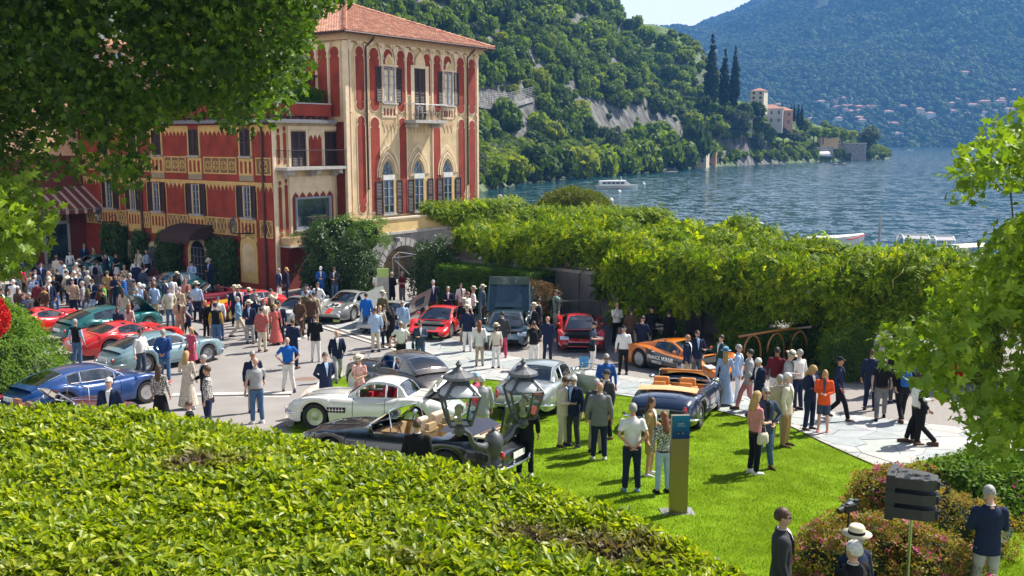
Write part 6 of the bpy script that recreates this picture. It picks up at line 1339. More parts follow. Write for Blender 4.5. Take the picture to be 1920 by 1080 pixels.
def make_car(name, label, kind, pm, loc, hd, inter=(.03, .03, .03), wheel=('wire', 'chrome'), roof=True, glass=True, top_m=None, bumpers='chrome', stripes=None, hoodm=None, cat='car', door_open=None, extra=None, lights='round', side_m=None, grille='oval', tail='round', cock=None, scale=1., openwin=False):
 b = BODY[kind]; e = empty(name, label, cat, (loc[0], loc[1], loc[2]), hd)
 pitch = math.atan2(g(loc[0]+cos(hd), loc[1]+sin(hd))-g(loc[0]-cos(hd), loc[1]-sin(hd)), 2); roll = math.atan2(g(loc[0]-sin(hd), loc[1]+cos(hd))-g(loc[0]+sin(hd), loc[1]-cos(hd)), 2)
 e.rotation_euler = (Matrix.Rotation(hd, 3, 'Z') @ Matrix.Rotation(-pitch, 3, 'Y') @ Matrix.Rotation(roll, 3, 'X')).to_euler(); e.scale = (scale,)*3
 L2 = b['L']/2; Ra = b['R']+.055; zw = b['R']; sill = b['sill']
 xs = set(np.linspace(-L2, L2, 36))
 for wx in (b['fx'], b['rx']):
  xs = {x for x in xs if abs(x-wx) > Ra+.02}|{wx+Ra*sin(a) for a in np.linspace(-pi/2, pi/2, 13)}
 for a in b['top'][:1]+b['top'][-1:]: xs.add(a[0])
 r_ = b['endr']; xs |= {L2-r_*k for k in (.04, .14, .3, .55)}|{-L2+r_*k for k in (.04, .14, .3, .55)}
 xs = sorted(xs); c0, c1 = (cock or (b['top'][0][0]+.25 if roof else -.95, b['top'][-1][0]-.12))
 def sec(x):
  w, zf, zc = interp(b['w'], x), interp(b['zf'], x), interp(b['zc'], x)
  de = min(L2-x, x+L2); t = min(1, de/r_); k = sqrt(max(0, 1-(1-t)**2)); zl = sill
  zm = .42 if x > 0 else .5; zf = zm+(zf-zm)*(.45+.55*k); zc = zm+(zc-zm)*(.45+.55*k); zl = sill+(.1)*(1-k); w *= (.84+.16*k)
  for wx in (b['fx'], b['rx']):
   if abs(x-wx) < Ra-1e-4: zl = max(zl, zw+sqrt(Ra*Ra-(x-wx)**2))
   elif abs(x-wx) < Ra+1e-3: zl = sill+.02
  zf = max(zf, zl+.05)
  q = [(.95*w, zl), (.99*w, zl+.18*(zf-zl)), (1.0*w, zl+.45*(zf-zl)), (.985*w, zl+.72*(zf-zl)), (.94*w, zl+.9*(zf-zl)), (.84*w, zf), (.70*w, zf*.6+zc*.4-.012), (.45*w, zf*.2+zc*.8), (.22*w, zc*.985+zf*.015), (0, zc)]
  return q
 n = 10; G_ = [sec(x) for x in xs]
 body = MB(); dm = {}
 def vid(side, i, j): return (i*19)+(j if side < 0 else 18-j)
 V = []
 for i, x in enumerate(xs):
  for j in range(19):
   jj = j if j < 10 else 18-j; y, z = G_[i][jj]; V.append((x, -y if j < 10 else y, z))
 parts = {'body': [], 'hood': [], 'side': []}
 for i in range(len(xs)-1):
  xm = (xs[i]+xs[i+1])/2
  for j in range(18):
   jj = j if j < 9 else 17-j
   if jj >= 6 and c0 < xm < c1: continue
   k = 'body'
   if hoodm and jj >= 7 and xm > b['top'][-1][0]+.05 and xm < L2-.15: k = 'hood'
   if side_m and jj <= 3 and side_m[1] < xm < side_m[2]: k = 'side'
   parts[k].append((i*19+j, (i+1)*19+j, (i+1)*19+j+1, i*19+j+1))
 caps = [tuple(range(19)), tuple(reversed([(len(xs)-1)*19+j for j in range(19)]))]
 parts['body'] += caps
 for k, nm, m_ in (('body', 'body', pm), ('hood', 'bonnet', hoodm), ('side', 'side_panel', side_m[0] if side_m else None)):
  if parts[k]: mb = MB(); mb.add(V, parts[k]); mb.build(nm, m_, e, auto=38)
 m = MB(); m.b2(-L2+.25, L2-.3, -b['W']/2*.80, b['W']/2*.80, sill-.02, sill+.16)
 for wx in (b['fx'], b['rx']): m.b2(wx-Ra, wx+Ra, -b['W']/2*.70, b['W']/2*.70, sill, .62)
 m.build('underbody', inner, e)
 m = MB()
 for wx in (b['fx'], b['rx']):
  for s_ in (-1, 1): w = interp(b['w'], wx); m.tube([(wx+Ra*cos(a), s_*interp(b['w'], wx+Ra*cos(a))*.955, zw+Ra*sin(a)) for a in np.linspace(.0, pi, 13)], .018, 5)
 m.build('wheel_arch_lips', side_m[0] if side_m and False else pm, e, smooth=True)
 ms_ = wheel_meshes(b['R'], *wheel)
 for wx in (b['fx'], b['rx']):
  for s_ in (-1, 1):
   w = empty('wheel', None, None, (wx, s_*(interp(b['w'], wx)*.955-.115), zw)); w.parent = e; w.rotation_euler = (0, 0, 0 if s_ > 0 else pi)
   for nm, me in zip(('tyre', 'rim', 'brake_disc', 'whitewall'), ms_):
    if me: linkmesh(nm, me, w)
 ic = leather('%02d%02d%02d' % tuple(int(c*99) for c in inter), inter); yb = b['wb']*.86; belt = interp(b['zf'], (c0+c1)/2)
 m = MB(); m.b2(c0+.02, c1-.02, -yb, yb, sill+.14, sill+.2); m.b2(c0, c0+.04, -yb, yb, sill+.2, belt); m.b2(c0+.04, c1, -yb-.02, -yb+.02, sill+.2, belt-.01); m.b2(c0+.04, c1, yb-.02, yb+.02, sill+.2, belt-.01); m.b2(c1-.14, c1, -yb, yb, sill+.3, belt-.02); m.build('interior', ic, e)
 sx = (c0+.55) if not roof or kind == 'roadster' else min(-.15, c0+1.2)
 for s_ in (-.34, .34):
  st = MB(); st.box((sx+.2, s_, .42), (.5, .46, .16)); st.box((sx-.08, s_, .68), (.14, .46, .55), M=Matrix.Rotation(-.25, 3, 'Y')); s1 = st.build('seat', ic, e)
  h_ = MB(); h_.box((sx-.17, s_, 1.0 if roof is not False else .98), (.09, .3, .16)); h_.build('headrest', ic, s1)
 m = MB(); m.tube([(sx+.62+.06*sin(a), .34+.18*cos(a), .80+.17*sin(a)) for a in np.linspace(0, 2*pi, 15)], .012, 5); m.tube([(sx+.62, .34, .8), (sx+.85, .34, .7)], .02, 5); m.tube([(sx+.62, .17, .8), (sx+.62, .51, .8)], .008, 4); m.build('steering_wheel', gapm, e)
 T = b['top']; xC, xA = T[0][0], T[-1][0]
 if roof:
  gx = set(np.linspace(xC, xA, 22)); 
  for a in [b['ws'], b['rs']]+b['wins']: gx |= set(a)
  gx = sorted(x for x in gx if xC <= x <= xA); zmax = max(p[1] for p in T)
  VV = []; tm_ = top_m or pm
  def gsec(x):
   wB = interp(b['w'], x)/max(p[1] for p in b['w'])*b['wb']; zt = max(interp(T, x), 0); w = interp(b['w'], x); zfx, zcx = interp(b['zf'], x), interp(b['zc'], x)
   zb = zfx+.4*(zcx-zfx)-.03; zt = max(zt, zb+.012); cr_ = min(.055, (zt-zb)*.35); ze = zt-cr_; hh = (ze-zb)/(zmax-zb); wy = lambda f: wB+(b['wt']-wB)*f*hh
   p = [(wy(f), zb+(ze-zb)*f) for f in (0, .10, .5, .86, 1.0)]; wt_ = wy(1.0); p[-1] = (wt_*.985, ze+.0)
   for v in (.86, .5, 0): p.append((wt_*v, ze+cr_*(1-v*v)))
   return p
  for x in gx:
   p = gsec(x); fb = max(0, (x-b['ws'][0])/(xA-b['ws'][0]+1e-6)); rb = max(0, (b['rs'][1]-x)/(b['rs'][1]-xC+1e-6))
   for j in range(15):
    jj = j if j < 8 else 14-j; y, z = p[jj]; v = y/b['wb']; bul = (.13*min(1, fb*1.5)-.06*min(1, rb))*(1-v*v)*(1 if jj >= 4 else 0)
    VV.append((x+bul, -y if j < 8 else y, z))
  F_ = {'roof': [], 'windscreen': [], 'rear_window': [], 'side_window': [], 'side_window2': []}
  for i in range(len(gx)-1):
   xm = (gx[i]+gx[i+1])/2
   for j in range(14):
    jj = j if j < 7 else 13-j; k = 'roof'
    if jj in (1, 2) and any(a < xm < c for a, c in b['wins']): k = 'side_window' if j < 7 else 'side_window2'
    elif jj >= 5 and b['ws'][0] < xm < b['ws'][1]: k = 'windscreen'
    elif jj >= 5 and b['rs'][0] < xm < b['rs'][1]: k = 'rear_window'
    F_[k].append((i*15+j, (i+1)*15+j, (i+1)*15+j+1, i*15+j+1))
  for k, fs in F_.items():
   if not fs or (openwin and k.startswith('side')): continue
   mb = MB(); mb.add(VV, fs); mb.build(k.rstrip('2'), tm_ if k == 'roof' else carglass, e, auto=40)
  m = MB(); idx = {round(x, 4): i for i, x in enumerate(gx)}
  for a, c in b['wins']:
   ii = [i for i, x in enumerate(gx) if a-1e-6 <= x <= c+1e-6]
   for s_ in (0, 1):
    f = (lambda i, j: VV[i*15+(j if s_ == 0 else 14-j)]); loop = [f(i, 1) for i in ii]+[f(ii[-1], 2)]+[f(i, 3) for i in reversed(ii)]+[f(ii[0], 2), f(ii[0], 1)]; m.tube(loop, .011, 4)
  for a, c in (b['ws'], b['rs']):
   ii = [i for i, x in enumerate(gx) if a-1e-6 <= x <= c+1e-6]; i0, i1 = ii[0], ii[-1]
   m.tube([VV[i0*15+j] for j in range(5, 10)]+[VV[i*15+9] for i in ii]+[VV[i1*15+j] for j in range(9, 4, -1)]+[VV[i*15+5] for i in reversed(ii)], .012, 4)
  m.build('window_trim', chrome if bumpers == 'chrome' else gapm, e)
 else:
  xw, zt = c1+.05, 1.22; zb = interp(b['zc'], xw)-.01; wB = b['wb']*.95; wT = wB*.84; ln = .42
  pts = [(xw+.10*(1-(v*v)), v*wB, zb) for v in np.linspace(-1, 1, 7)]; pt2 = [(xw-ln+.08*(1-v*v), v*wT, zt) for v in np.linspace(-1, 1, 7)]
  m = MB(); m.rings([pts, pt2], cap=False, closed=False); m.build('windscreen', carglass, e, smooth=True); m = MB(); m.tube(pts+pt2[::-1]+[pts[0]], .02, 6); m.build('windscreen_frame', chrome if bumpers == 'chrome' and not stripes == 'darkframe' else (extra or {}).get('framem', chrome), e)
 m = MB()
 def line(x, js, s_=None, r=.006):
  q = sec(x)
  for s_ in ((-1, 1) if s_ is None else (s_,)): m.tube([(x, s_*(q[j][0]+.002), q[j][1]+.002) for j in js], r, 4)
 dxa, dxb = ((c0+.1) if not roof else b['wins'][-1][0]-.02), (b['wins'][-1][1]+.12 if roof else c1-.05)
 line(dxa, range(1, 6)); line(dxb, range(1, 6))
 for x in (b['top'][-1][0]+.14, L2-.32): line(x, range(7, 10)) if x > c1 else None
 line(-L2+.3, range(7, 10)); xx = [x for x in xs if dxa <= x <= dxb]
 for s_ in (-1, 1): m.tube([(x, s_*(sec(x)[1][0]+.003), sec(x)[1][1]-.02) for x in xx], .006, 4)
 for s_ in (-1, 1):
  hx = [x for x in xs if b['top'][-1][0]+.14 <= x <= L2-.32]; m.tube([(x, s_*sec(x)[7][0], sec(x)[7][1]+.003) for x in hx], .006, 4); hx = [x for x in xs if -L2+.3 <= x <= min(c0-.1, b['rs'][0]-.05 if roof else 9)]
  if len(hx) > 2: m.tube([(x, s_*sec(x)[7][0], sec(x)[7][1]+.003) for x in hx], .006, 4)
 m.build('panel_gaps', gapm, e, kind='stuff')
 m = MB()
 for s_ in (-1, 1): q = sec(dxa+.15); m.box((dxa+.15, s_*(q[4][0]+.02), q[4][1]-.02), (.16, .02, .025))
 m.build('door_handles', chrome, e)
 if lights == 'round':
  for s_ in (-1, 1): q = sec(L2-.12); h = MB(); h.ball((L2-.17, s_*q[4][0]*.86, q[4][1]-.03), (.11, .095, .1), 12, 8); h.build('headlight', lampg, e, smooth=True)
 elif lights == 'rect':
  for s_ in (-1, 1): q = sec(L2-.45); h = MB(); h.box((L2-.42, s_*q[5][0]*.90, q[5][1]-.01), (.34, .34, .03), M=Matrix.Rotation(.24, 3, 'Y')); h.build('headlight', lampg, e)
 for s_ in (-1, 1):
  q = sec(-L2+.06); h = MB(); h.ball((-L2+.03, s_*q[4][0]*.92, q[4][1]-.02), (.06, .05, .08 if tail == 'round' else .13), 9, 6) if tail != 'bar' else h.box((-L2-.0, s_*q[4][0]*.7, q[4][1]-.02), (.03, .34, .09)); h.build('tail_light', tail_m, e)
 m = MB()
 if grille == 'oval': m.ball((L2-.04, 0, .42), (.07, .34, .12), 14, 7)
 elif grille == 'wide': m.box((L2+.003, 0, .34), (.03, 1.1, .13))
 elif grille == 'tall': m.box((L2-.08, 0, .72), (.1, .5, .5))
 elif grille == 'slot': m.box((L2-.03, 0, .25), (.08, 1.2, .09))
 if grille: m.build('grille', inner if grille != 'tall' else chrome, e)
 if bumpers == 'chrome':
  for s_, X in ((1, L2+.05), (-1, -L2-.05)):
   w = interp(b['w'], s_*L2)*1.12; zb = .40 if kind != 'vintage' else .45
   m = MB(); m.tube([(X-s_*.42, -w*1.18, zb), (X-s_*.10, -w*1.02, zb), (X, -w*.6, zb), (X+s_*.02, 0, zb), (X, w*.6, zb), (X-s_*.10, w*1.02, zb), (X-s_*.42, w*1.18, zb)], [(.03, .045)]*7, 8)
   for y in (-.35, .35): m.tube([(X+s_*.01, y, zb-.08), (X+s_*.04, y, zb+.1)], .022, 6)
   m.build('bumper', chrome, e, smooth=True)
 m = MB(); m.box((-L2-.03, 0, .56), (.012, .5, .12)); m.build('number_plate', platem, e)
 for s_ in (-1, 1):
  q = sec(b['wins'][-1][1]); m = MB(); X = b['wins'][-1][1]; m.tube([(X, s_*q[5][0], q[5][1]), (X+.02, s_*(q[5][0]+.12), q[5][1]+.12)], .012, 5); m.ball((X+.02, s_*(q[5][0]+.14), q[5][1]+.15), (.04, .085, .055), 8, 6); m.build('mirror', chrome if bumpers == 'chrome' else pm, e)
 e['_sec'] = 0; del e['_sec']; return e, sec
def heading(p, q): a, b = at(*p), at(*q); return math.atan2(b.y-a.y, b.x-a.x)
def by_wheels(kind, rear, front, near, scale=1.):
 """centre and heading from the ground contacts of the two wheels on the near side (near: +1 left side, -1 right side)"""
 b = BODY[kind]; a, c = at(*rear), at(*front); hd = math.atan2(c.y-a.y, c.x-a.x); mid = (a+c)/2; ax = (b['fx']+b['rx'])/2; off = b['W']/2*.86*scale
 x = mid.x-cos(hd)*ax-near*(-sin(hd))*off; y = mid.y-sin(hd)*ax-near*cos(hd)*off; return Vector((x, y, g(x, y)+.01)), hd
def at0(px, py): q = at(px, py); q.z += .01; return q
HL, hdL = by_wheels('gt', (271, 699), (391, 679), -1)
gull, _ = make_car('gullwing_coupe', 'pale silver-blue rounded coupe with amber interior, behind the man in plaid', 'gt', paint('pale_blue', (.23, .36, .40), metal=.35), HL, hdL, inter=(.4, .2, .05), wheel=('disc', 'silver'))  # the interior leather itself is amber
ql = lambda px, py: at0(px, py)
make_car('fastback_coupe', 'deep blue fastback coupe with wire wheels above the hedge', 'gt', paint('blue', (.008, .05, .20), metal=.2), by_wheels('gt', (118, 782), (277, 756), -1)[0], heading((118, 782), (277, 756)), inter=(.12, .09, .07))
make_car('long_nose_coupe', 'red low coupe with pale glass roof panels, between the green and pale blue coupes', 'racer', paint('red', (.56, .012, .010)), ql(238, 656), hdL+.02, wheel=('alloy', 'silver'), bumpers='none', lights=None, scale=1.08)
gr, _ = make_car('racing_coupe', 'dark green racing coupe with raised bonnet and white side louvres', 'gt', paint('teal_green', (.005, .11, .11), metal=.3), ql(205, 628), hdL+.03, inter=(.25, .1, .03), wheel=('wire', 'silver'), bumpers='none')
m = MB(); m.box((1.55, 0, 1.15), (1.15, 1.3, .04), M=Matrix.Rotation(.75, 3, 'Y')); m.build('open_bonnet', MATS['paint_teal_green'], gr)
m = MB()
for i in range(3): m.box((-.95-.11*i, -.80, .80), (.035, .015, .17), M=Matrix.Rotation(.35, 3, 'Y'))
m.build('side_louvres', MATS['number_plate'], gr)
make_car('racing_coupe', 'red racing coupe with gold wheels half hidden by the ivy mound', 'racer', MATS['paint_red'], ql(88, 622), hdL+.02, wheel=('wire', 'gold'), bumpers='none')
mt, _ = make_car('open_tourer', 'dark maroon open car with wooden dashboard at the lower left, above the hedge', 'roadster', paint('maroon', (.09, .008, .015)), at0(92, 826), hdL-.02, roof=False, inter=(.28, .13, .06), wheel=('wire', 'chrome'))
m = MB(); m.tube([(.75+.0*k, y, z) for k, (y, z) in enumerate([(-.6, .9), (-.55, 1.25), (.55, 1.25), (.6, .9)])], .015, 5); m.build('windscreen_hoop', chrome, mt)
hB = radians(-122)
make_car('teal_coupe', 'small teal coupe with pale windscreen parked by the ivy panels', 'vintage', paint('teal', (.01, .17, .18)), ql(318, 560), hB-.1, inter=(.4, .4, .38), wheel=('disc', 'chrome'), scale=.92)
make_car('open_roadster', 'dark red open roadster parked in front of the arched villa door', 'roadster', paint('dark_red', (.16, .006, .012)), ql(392, 578), radians(-150), roof=False, inter=(.12, .03, .02), wheel=('wire', 'dark'))
make_car('teal_coupe', 'teal coupe half hidden in the crowd under the striped awning', 'vintage', MATS['paint_teal'], ql(172, 520), hB, inter=(.4, .4, .38), scale=.9)
make_car('open_roadster', 'dark red car nose beside the teal coupe by the villa wall', 'roadster', MATS['paint_dark_red'], ql(272, 543), hB-.3, roof=False, inter=(.12, .03, .02), wheel=('wire', 'gold'))
yel = paint('yellow', (.72, .40, .01))
rc, _ = make_car('racing_coupe', 'bright red coupe with yellow bonnet behind the hatted crowd', 'gt', MATS['paint_red'], ql(462, 592), radians(-128), hoodm=yel, inter=(.03, .03, .03), wheel=('alloy', 'gold'), scale=.95)
m = MB(); m.lathe([(.004, 0), (.26, 0), (.26, .012)], 20, (-.1, -.855, .52), ax='y'); m.build('number_disc', MATS['number_plate'], rc)
def text(txt, size, M_, m_, parent, name='lettering', ext=.004, al='CENTER', bold=0.):
 c = bpy.data.curves.new(name, 'FONT'); c.body = txt; c.size = size; c.extrude = ext; c.align_x = al; c.align_y = 'CENTER'; c.offset = bold; c.resolution_u = 3
 t_ = bpy.data.objects.new('tmp', c); COL.objects.link(t_); me = bpy.data.meshes.new_from_object(t_.evaluated_get(bpy.context.evaluated_depsgraph_get())); bpy.data.objects.remove(t_); o = bpy.data.objects.new(name, me); COL.objects.link(o); me.materials.clear(); me.materials.append(m_); o.parent = parent; o.matrix_local = M_; return o
def orient(loc, xd, yd):
 x = Vector(xd).normalized(); y = Vector(yd); z = x.cross(y).normalized(); y = z.cross(x); return Matrix(((x.x, y.x, z.x, loc[0]), (x.y, y.y, z.y, loc[1]), (x.z, y.z, z.z, loc[2]), (0, 0, 0, 1)))
sil = paint('silver', (.42, .44, .44), metal=.5)
make_car('silver_coupe', 'silver low coupe with red interior beside the statue niche', 'racer', sil, ql(560, 600), radians(-112), inter=(.42, .02, .03), wheel=('alloy', 'silver'), bumpers='none', lights='rect', grille='slot')
n24, s24 = make_car('racing_car', 'silver-grey racing coupe with red stripe and number 24 on its bonnet', 'racer', paint('silver_grey', (.33, .35, .33), metal=.4), ql(655, 592), radians(-108), wheel=('alloy', 'silver'), bumpers='none', lights='round', grille='slot', scale=1.08)
rs = mat('stripe_red', (.55, .03, .02), .4); wt = mat('decal_white', (.8, .8, .78), .45); bk = mat('decal_black', (.01, .01, .01), .5)
m = MB()
xx = [x for x in np.linspace(.78, 1.98, 9)]; m.rings([[(x, -.12, s24(x)[8][1]+.008), (x, .12, s24(x)[8][1]+.008)] for x in xx], cap=False, closed=False); m.build('stripe', rs, n24)
nrm = Vector((.28, 0, 1)); m = MB(); m.lathe([(.004, .0), (.29, .0)], 24); o = m.build('number_roundel', wt, n24); X = 1.32; o.location = (X, 0, s24(X)[8][1]+.035); o.rotation_euler = (0, .26, 0)
text('24', .36, orient((X, 0, s24(X)[8][1]+.055), (0, 1, 0), (-1, 0, .27)), bk, n24, 'number', bold=.012)
for s_ in (-1, 1): m = MB(); m.lathe([(.004, .0), (.12, 0), (.12, -.04)], 16, ax='x', c=(2.04, s_*.48, .32)); m.build('round_lamp', wt, n24)
wd, _ = make_car('concept_car', 'angular silver wedge car with wing panels raised beside the red wedge', 'wedge', sil, ql(738, 612), radians(-108), wheel=('alloy', 'dark'), bumpers='none', lights=None, grille=None)
for s_ in (-1, 1):
 m = MB(); m.add([(-1.6, s_*.95, .75), (.9, s_*.95, .7), (.7, s_*1.25, 1.45), (-1.5, s_*1.2, 1.55)], [(0, 1, 2, 3)]); m.add([(-1.6, s_*.99, .75), (.9, s_*.99, .7), (.7, s_*1.29, 1.45), (-1.5, s_*1.24, 1.55)], [(3, 2, 1, 0)]); dr_ = m.build('wing_door', sil, wd)
 m = MB(); m.add([(-.9, s_*1.08, .95), (.3, s_*1.06, .92), (.2, s_*1.2, 1.25), (-.8, s_*1.19, 1.3)], [(0, 1, 2, 3)]); o = m.build('door_glass', glass, dr_)
rw, srw = make_car('wedge_car', 'red wedge sports car with matt black bonnet, front towards the hat wearers', 'wedge', paint('scarlet', (.60, .014, .010)), ql(828, 622), radians(-104), hoodm=mat('matt_black', (.045, .045, .05), .6), wheel=('alloy', 'silver'), bumpers='none', lights=None, grille='wide', scale=1.0)
m = MB(); m.box((0, 0, 0), (.3, .03, .2), M=Matrix.Rotation(-.3, 3, 'X')); o = m.build('info_sign', mat('sign_lime', (.45, .6, .15), .5), None, label='small lime green information sign on the ground before the red wedge car', cat='sign'); o.location = at(818, 638)+Vector((0, 0, .2))
m = MB(); m.box((0, 0, 0), (.3, .03, .2), M=Matrix.Rotation(-.3, 3, 'X')); o = m.build('info_sign', MATS['sign_lime'], None, label='small lime green information sign in front of the number 24 racer', cat='sign'); o.location = at(631, 608)+Vector((0, 0, .2))
m = MB(); m.box((0, 0, .28), (.34, .03, .22), M=Matrix.Rotation(-.3, 3, 'X')); m.box((0, 0, .1), (.32, .2, .2)); o = m.build('info_sign', (mat('sign_blue', (.08, .32, .6), .4)), None, label='small blue information sign in front of the red winged supercar', cat='sign'); o.location = at(1095, 688)
dkp = paint('slate', (.045, .085, .10), metal=.4)
sc_, _ = make_car('supercar', 'dark slate supercar with both doors and the engine cover raised', 'wedge', dkp, ql(951, 636), radians(-93), wheel=('alloy', 'silver'), bumpers='none', lights='rect', grille='wide', scale=1.05)
for s_ in (-1, 1):
 m = MB(); m.tube([(.95, s_*.92, .7), (.8, s_*.98, 1.2), (.45, s_*1.0, 1.75)], .02, 5); q = [(.95, .3), (.9, 1.45), (.55, 2.1), (.05, 2.12), (.2, 1.45), (.35, .6)]
 m.add([(x, s_*.98, z) for x, z in q]+[(x, s_*1.06, z) for x, z in q], [tuple(range(6)), tuple(range(11, 5, -1))]+[(i, (i+1) % 6, 6+(i+1) % 6, 6+i) for i in range(6)]); m.build('raised_door', dkp, sc_)
 m = MB(); m.b2(.45, .75, s_*1.065-.01, s_*1.065+.01, 1.3, 1.85); m.build('door_glass', glass, sc_)
m = MB()
q0 = [(-.95, -.85, .95), (-.95, .85, .95), (-1.7, .80, 2.05), (-1.7, -.80, 2.05)]; m.add(q0, [(0, 1, 2, 3)]); m.tube([q0[0], q0[3], q0[2], q0[1]], .06, 6); m.b2(-1.85, -1.55, -.82, .82, 1.95, 2.25); m.build('engine_cover', dkp, sc_)
m = MB(); m.add([(-1.0, -.55, 1.08), (-1.0, .55, 1.08), (-1.6, .48, 1.9), (-1.6, -.48, 1.9)], [(0, 1, 2, 3)]); o = m.build('cover_window', glass, sc_); o.location = (.05, 0, .04)
f4, s4 = make_car('supercar', 'bright red supercar with tall black rear wing, facing the lawn', 'longtail', paint('rosso', (.60, .012, .012)), at0(1087, 640), radians(-92), wheel=('fat', 'silver'), bumpers='none', lights='rect', grille='wide', scale=.98)
m = MB(); m.box((-2.15, 0, 1.38), (.42, 1.9, .05), M=Matrix.Rotation(-.06, 3, 'Y')); m.b2(-2.38, -1.93, -.97, -.93, .8, 1.44); m.b2(-2.38, -1.93, .93, .97, .8, 1.44); m.build('rear_wing', mat('carbon', (.012, .014, .018), .22, coat=1.), f4)
m = MB(); m.b2(1.1, 1.5, -.4, .4, 0, .01); o = m.build('bonnet_vent', mat('vent_red', (.30, .006, .008), .5), f4); o.location = (0, 0, s4(1.3)[8][1]-.0); o.rotation_euler = (0, .0, 0)
m = MB(); m.b2(2.2, 2.42, -.98, .98, .08, .13); m.b2(2.33, 2.36, .55, .8, .22, .33); m.b2(2.33, 2.36, -.8, -.55, .22, .33); m.build('front_splitter', bk, f4)
m = MB(); m.add([(1.98, 0, s4(1.98)[9][1]+.012), (1.86, .09, s4(1.86)[9][1]+.012), (1.90, 0, s4(1.90)[9][1]+.012), (1.86, -.09, s4(1.86)[9][1]+.012)], [(0, 1, 2, 3)]); m.build('emblem', mat('gold_badge', (.6, .45, .1), .3, metal=.6), f4)
org = paint('orange', (.62, .17, .006)); kb_ = paint('black', (.008, .008, .01))
lc, hd_ = by_wheels('longtail', (1190, 687), (1318, 715), -1)
lt, slt = make_car('racing_car', 'orange and black endurance racer with FRANCK MULLER lettering and rear wing', 'longtail', org, lc, hd_, wheel=('fat', 'silver'), bumpers='none', lights='rect', grille='slot', side_m=(kb_, -.95, 1.0))
m = MB(); m.box((-2.2, 0, 1.24), (.36, 1.85, .05), M=Matrix.Rotation(-.1, 3, 'Y')); 
for y in (-.35, .35): m.tube([(-2.1, y, .75), (-2.2, y, 1.22)], [(.09, .015)]*2, 6)
m.b2(-2.42, -2.0, -.94, -.92, 1.12, 1.34); m.b2(-2.42, -2.0, .92, .94, 1.12, 1.34); m.build('rear_wing', MATS['carbon'], lt)
def side_text(txt, size, x, zoff, m_=wt, bold=.0):
 q = slt(x); y0 = -(q[2][0]+.03); z = zoff; return text(txt, size, orient((x, y0-.012, z), (1, 0, 0), (0, .12, 1)), m_, lt, 'lettering', bold=bold)
side_text('FRANCK MULLER', .165, -.18, .50, bold=.006); side_text('WATCH', .13, -.35, .345, bold=.004); side_text('GENEVE', .07, .30, .235)
m = MB(); m.b2(-.0, .34, -.006, .006, -.10, .10); fl = m.build('flag', mat('flag_blue', (.02, .04, .25), .5), lt); fl.location = (.62, -.925, .30)
m = MB(); m.b2(0, .34, -.009, -.006, -.022, .022); m.b2(.15, .19, -.0091, -.0061, -.1, .1); m.build('flag_cross', rs, fl)
m = MB(); m.b2(0, .34, -.0085, -.005, -.04, .04); m.b2(.13, .21, -.0084, -.005, -.1, .1); m.tube([(0, -.006, -.1), (.34, -.006, .1)], .014, 4); m.tube([(0, -.006, .1), (.34, -.006, -.1)], .014, 4); m.build('flag_white', wt, fl)
m = MB(); m.b2(1.0, 1.04, -.93, .93, .4, .4001); m.lathe([(.004, 0), (.2, 0)], 20, (0, 0, 0)); m = MB(); m.box((1.0, -.935, .36), (.30, .012, .24)); m.build('number_panel', wt, lt)
nc, _ = make_car('convertible', 'dark navy convertible with tan leather seats and folded hood, on the lawn', 'coupe', paint('navy', (.008, .018, .05), metal=.2), at0(1274, 783), radians(68), roof=False, inter=(.55, .22, .05), wheel=('wire', 'chrome'), cock=(-1.25, .55), scale=1.04)
tan = MATS['leather_%02d%02d%02d' % (54, 21, 4)] if 'leather_542104' in MATS else leather('tan', (.55, .22, .05))
m = MB(); m.rings([[(-1.5, y, .92+.05*cos(y*2)) for y in np.linspace(-.74, .74, 9)], [(-1.25, y*1.02, 1.0+.04*cos(y*2)) for y in np.linspace(-.74, .74, 9)], [(-1.05, y, .94) for y in np.linspace(-.72, .72, 9)]], cap=False, closed=False); m.build('folded_hood', leather('cream_tan', (.60, .36, .16)), nc, smooth=True)
for s_ in (-.34, .34): m = MB(); m.box((-.62, s_, 1.06), (.14, .40, .20)); m.box((-.68, s_, .88), (.2, .52, .16)); o = m.build('headrest', leather('tan', (.55, .22, .05)), nc); md = o.modifiers.new('b', 'BEVEL'); md.width = .04; md.segments = 3
m = MB(); m.tube([(.2, y, 1.22) for y in np.linspace(-.55, .55, 5)], .03, 6); m.build('sun_visor', leather('tan', (.55, .22, .05)), nc)
sg, ssg = make_car('coupe', 'pale silver coupe seen from behind on the lawn with its right door open', 'coupe', paint('pale_silver', (.34, .38, .36), metal=.5), at0(1018, 758), radians(72), inter=(.1, .1, .1), wheel=('disc', 'chrome'), tail='tall', scale=1.02)
m = MB(); a = 1.05; q = [(0, .32), (0, .80), (.0, .85), (-1.0, .86), (-1.05, .60), (-1.0, .30)]
V_ = [(.42+x*cos(a), -.88+x*sin(a)*1.0, z) for x, z in q]; V2 = [(v[0]+.05, v[1]-.05, v[2]) for v in V_]; m.add(V_+V2, [tuple(range(6)), tuple(range(11, 5, -1))]+[(i, (i+1) % 6, 6+(i+1) % 6, 6+i) for i in range(6)]); dr_ = m.build('open_door', MATS['paint_pale_silver'], sg)
m = MB(); m.tube([V_[1], (V_[1][0]-.2, V_[1][1]-.25, 1.22), (V_[3][0]+.15, V_[3][1]+.15, 1.2), V_[3]], .015, 5); m.build('window_frame', chrome, dr_)
vl, vh = by_wheels('vintage', (778, 772), (646, 733), 1)
vc, _ = make_car('vintage_coupe', 'dark bronze-grey rounded vintage coupe with whitewall tyres on the lawn edge', 'vintage', paint('bronze_grey', (.055, .048, .045), metal=.35), vl, vh, inter=(.10, .06, .05), wheel=('white', 'chrome'), grille='tall')
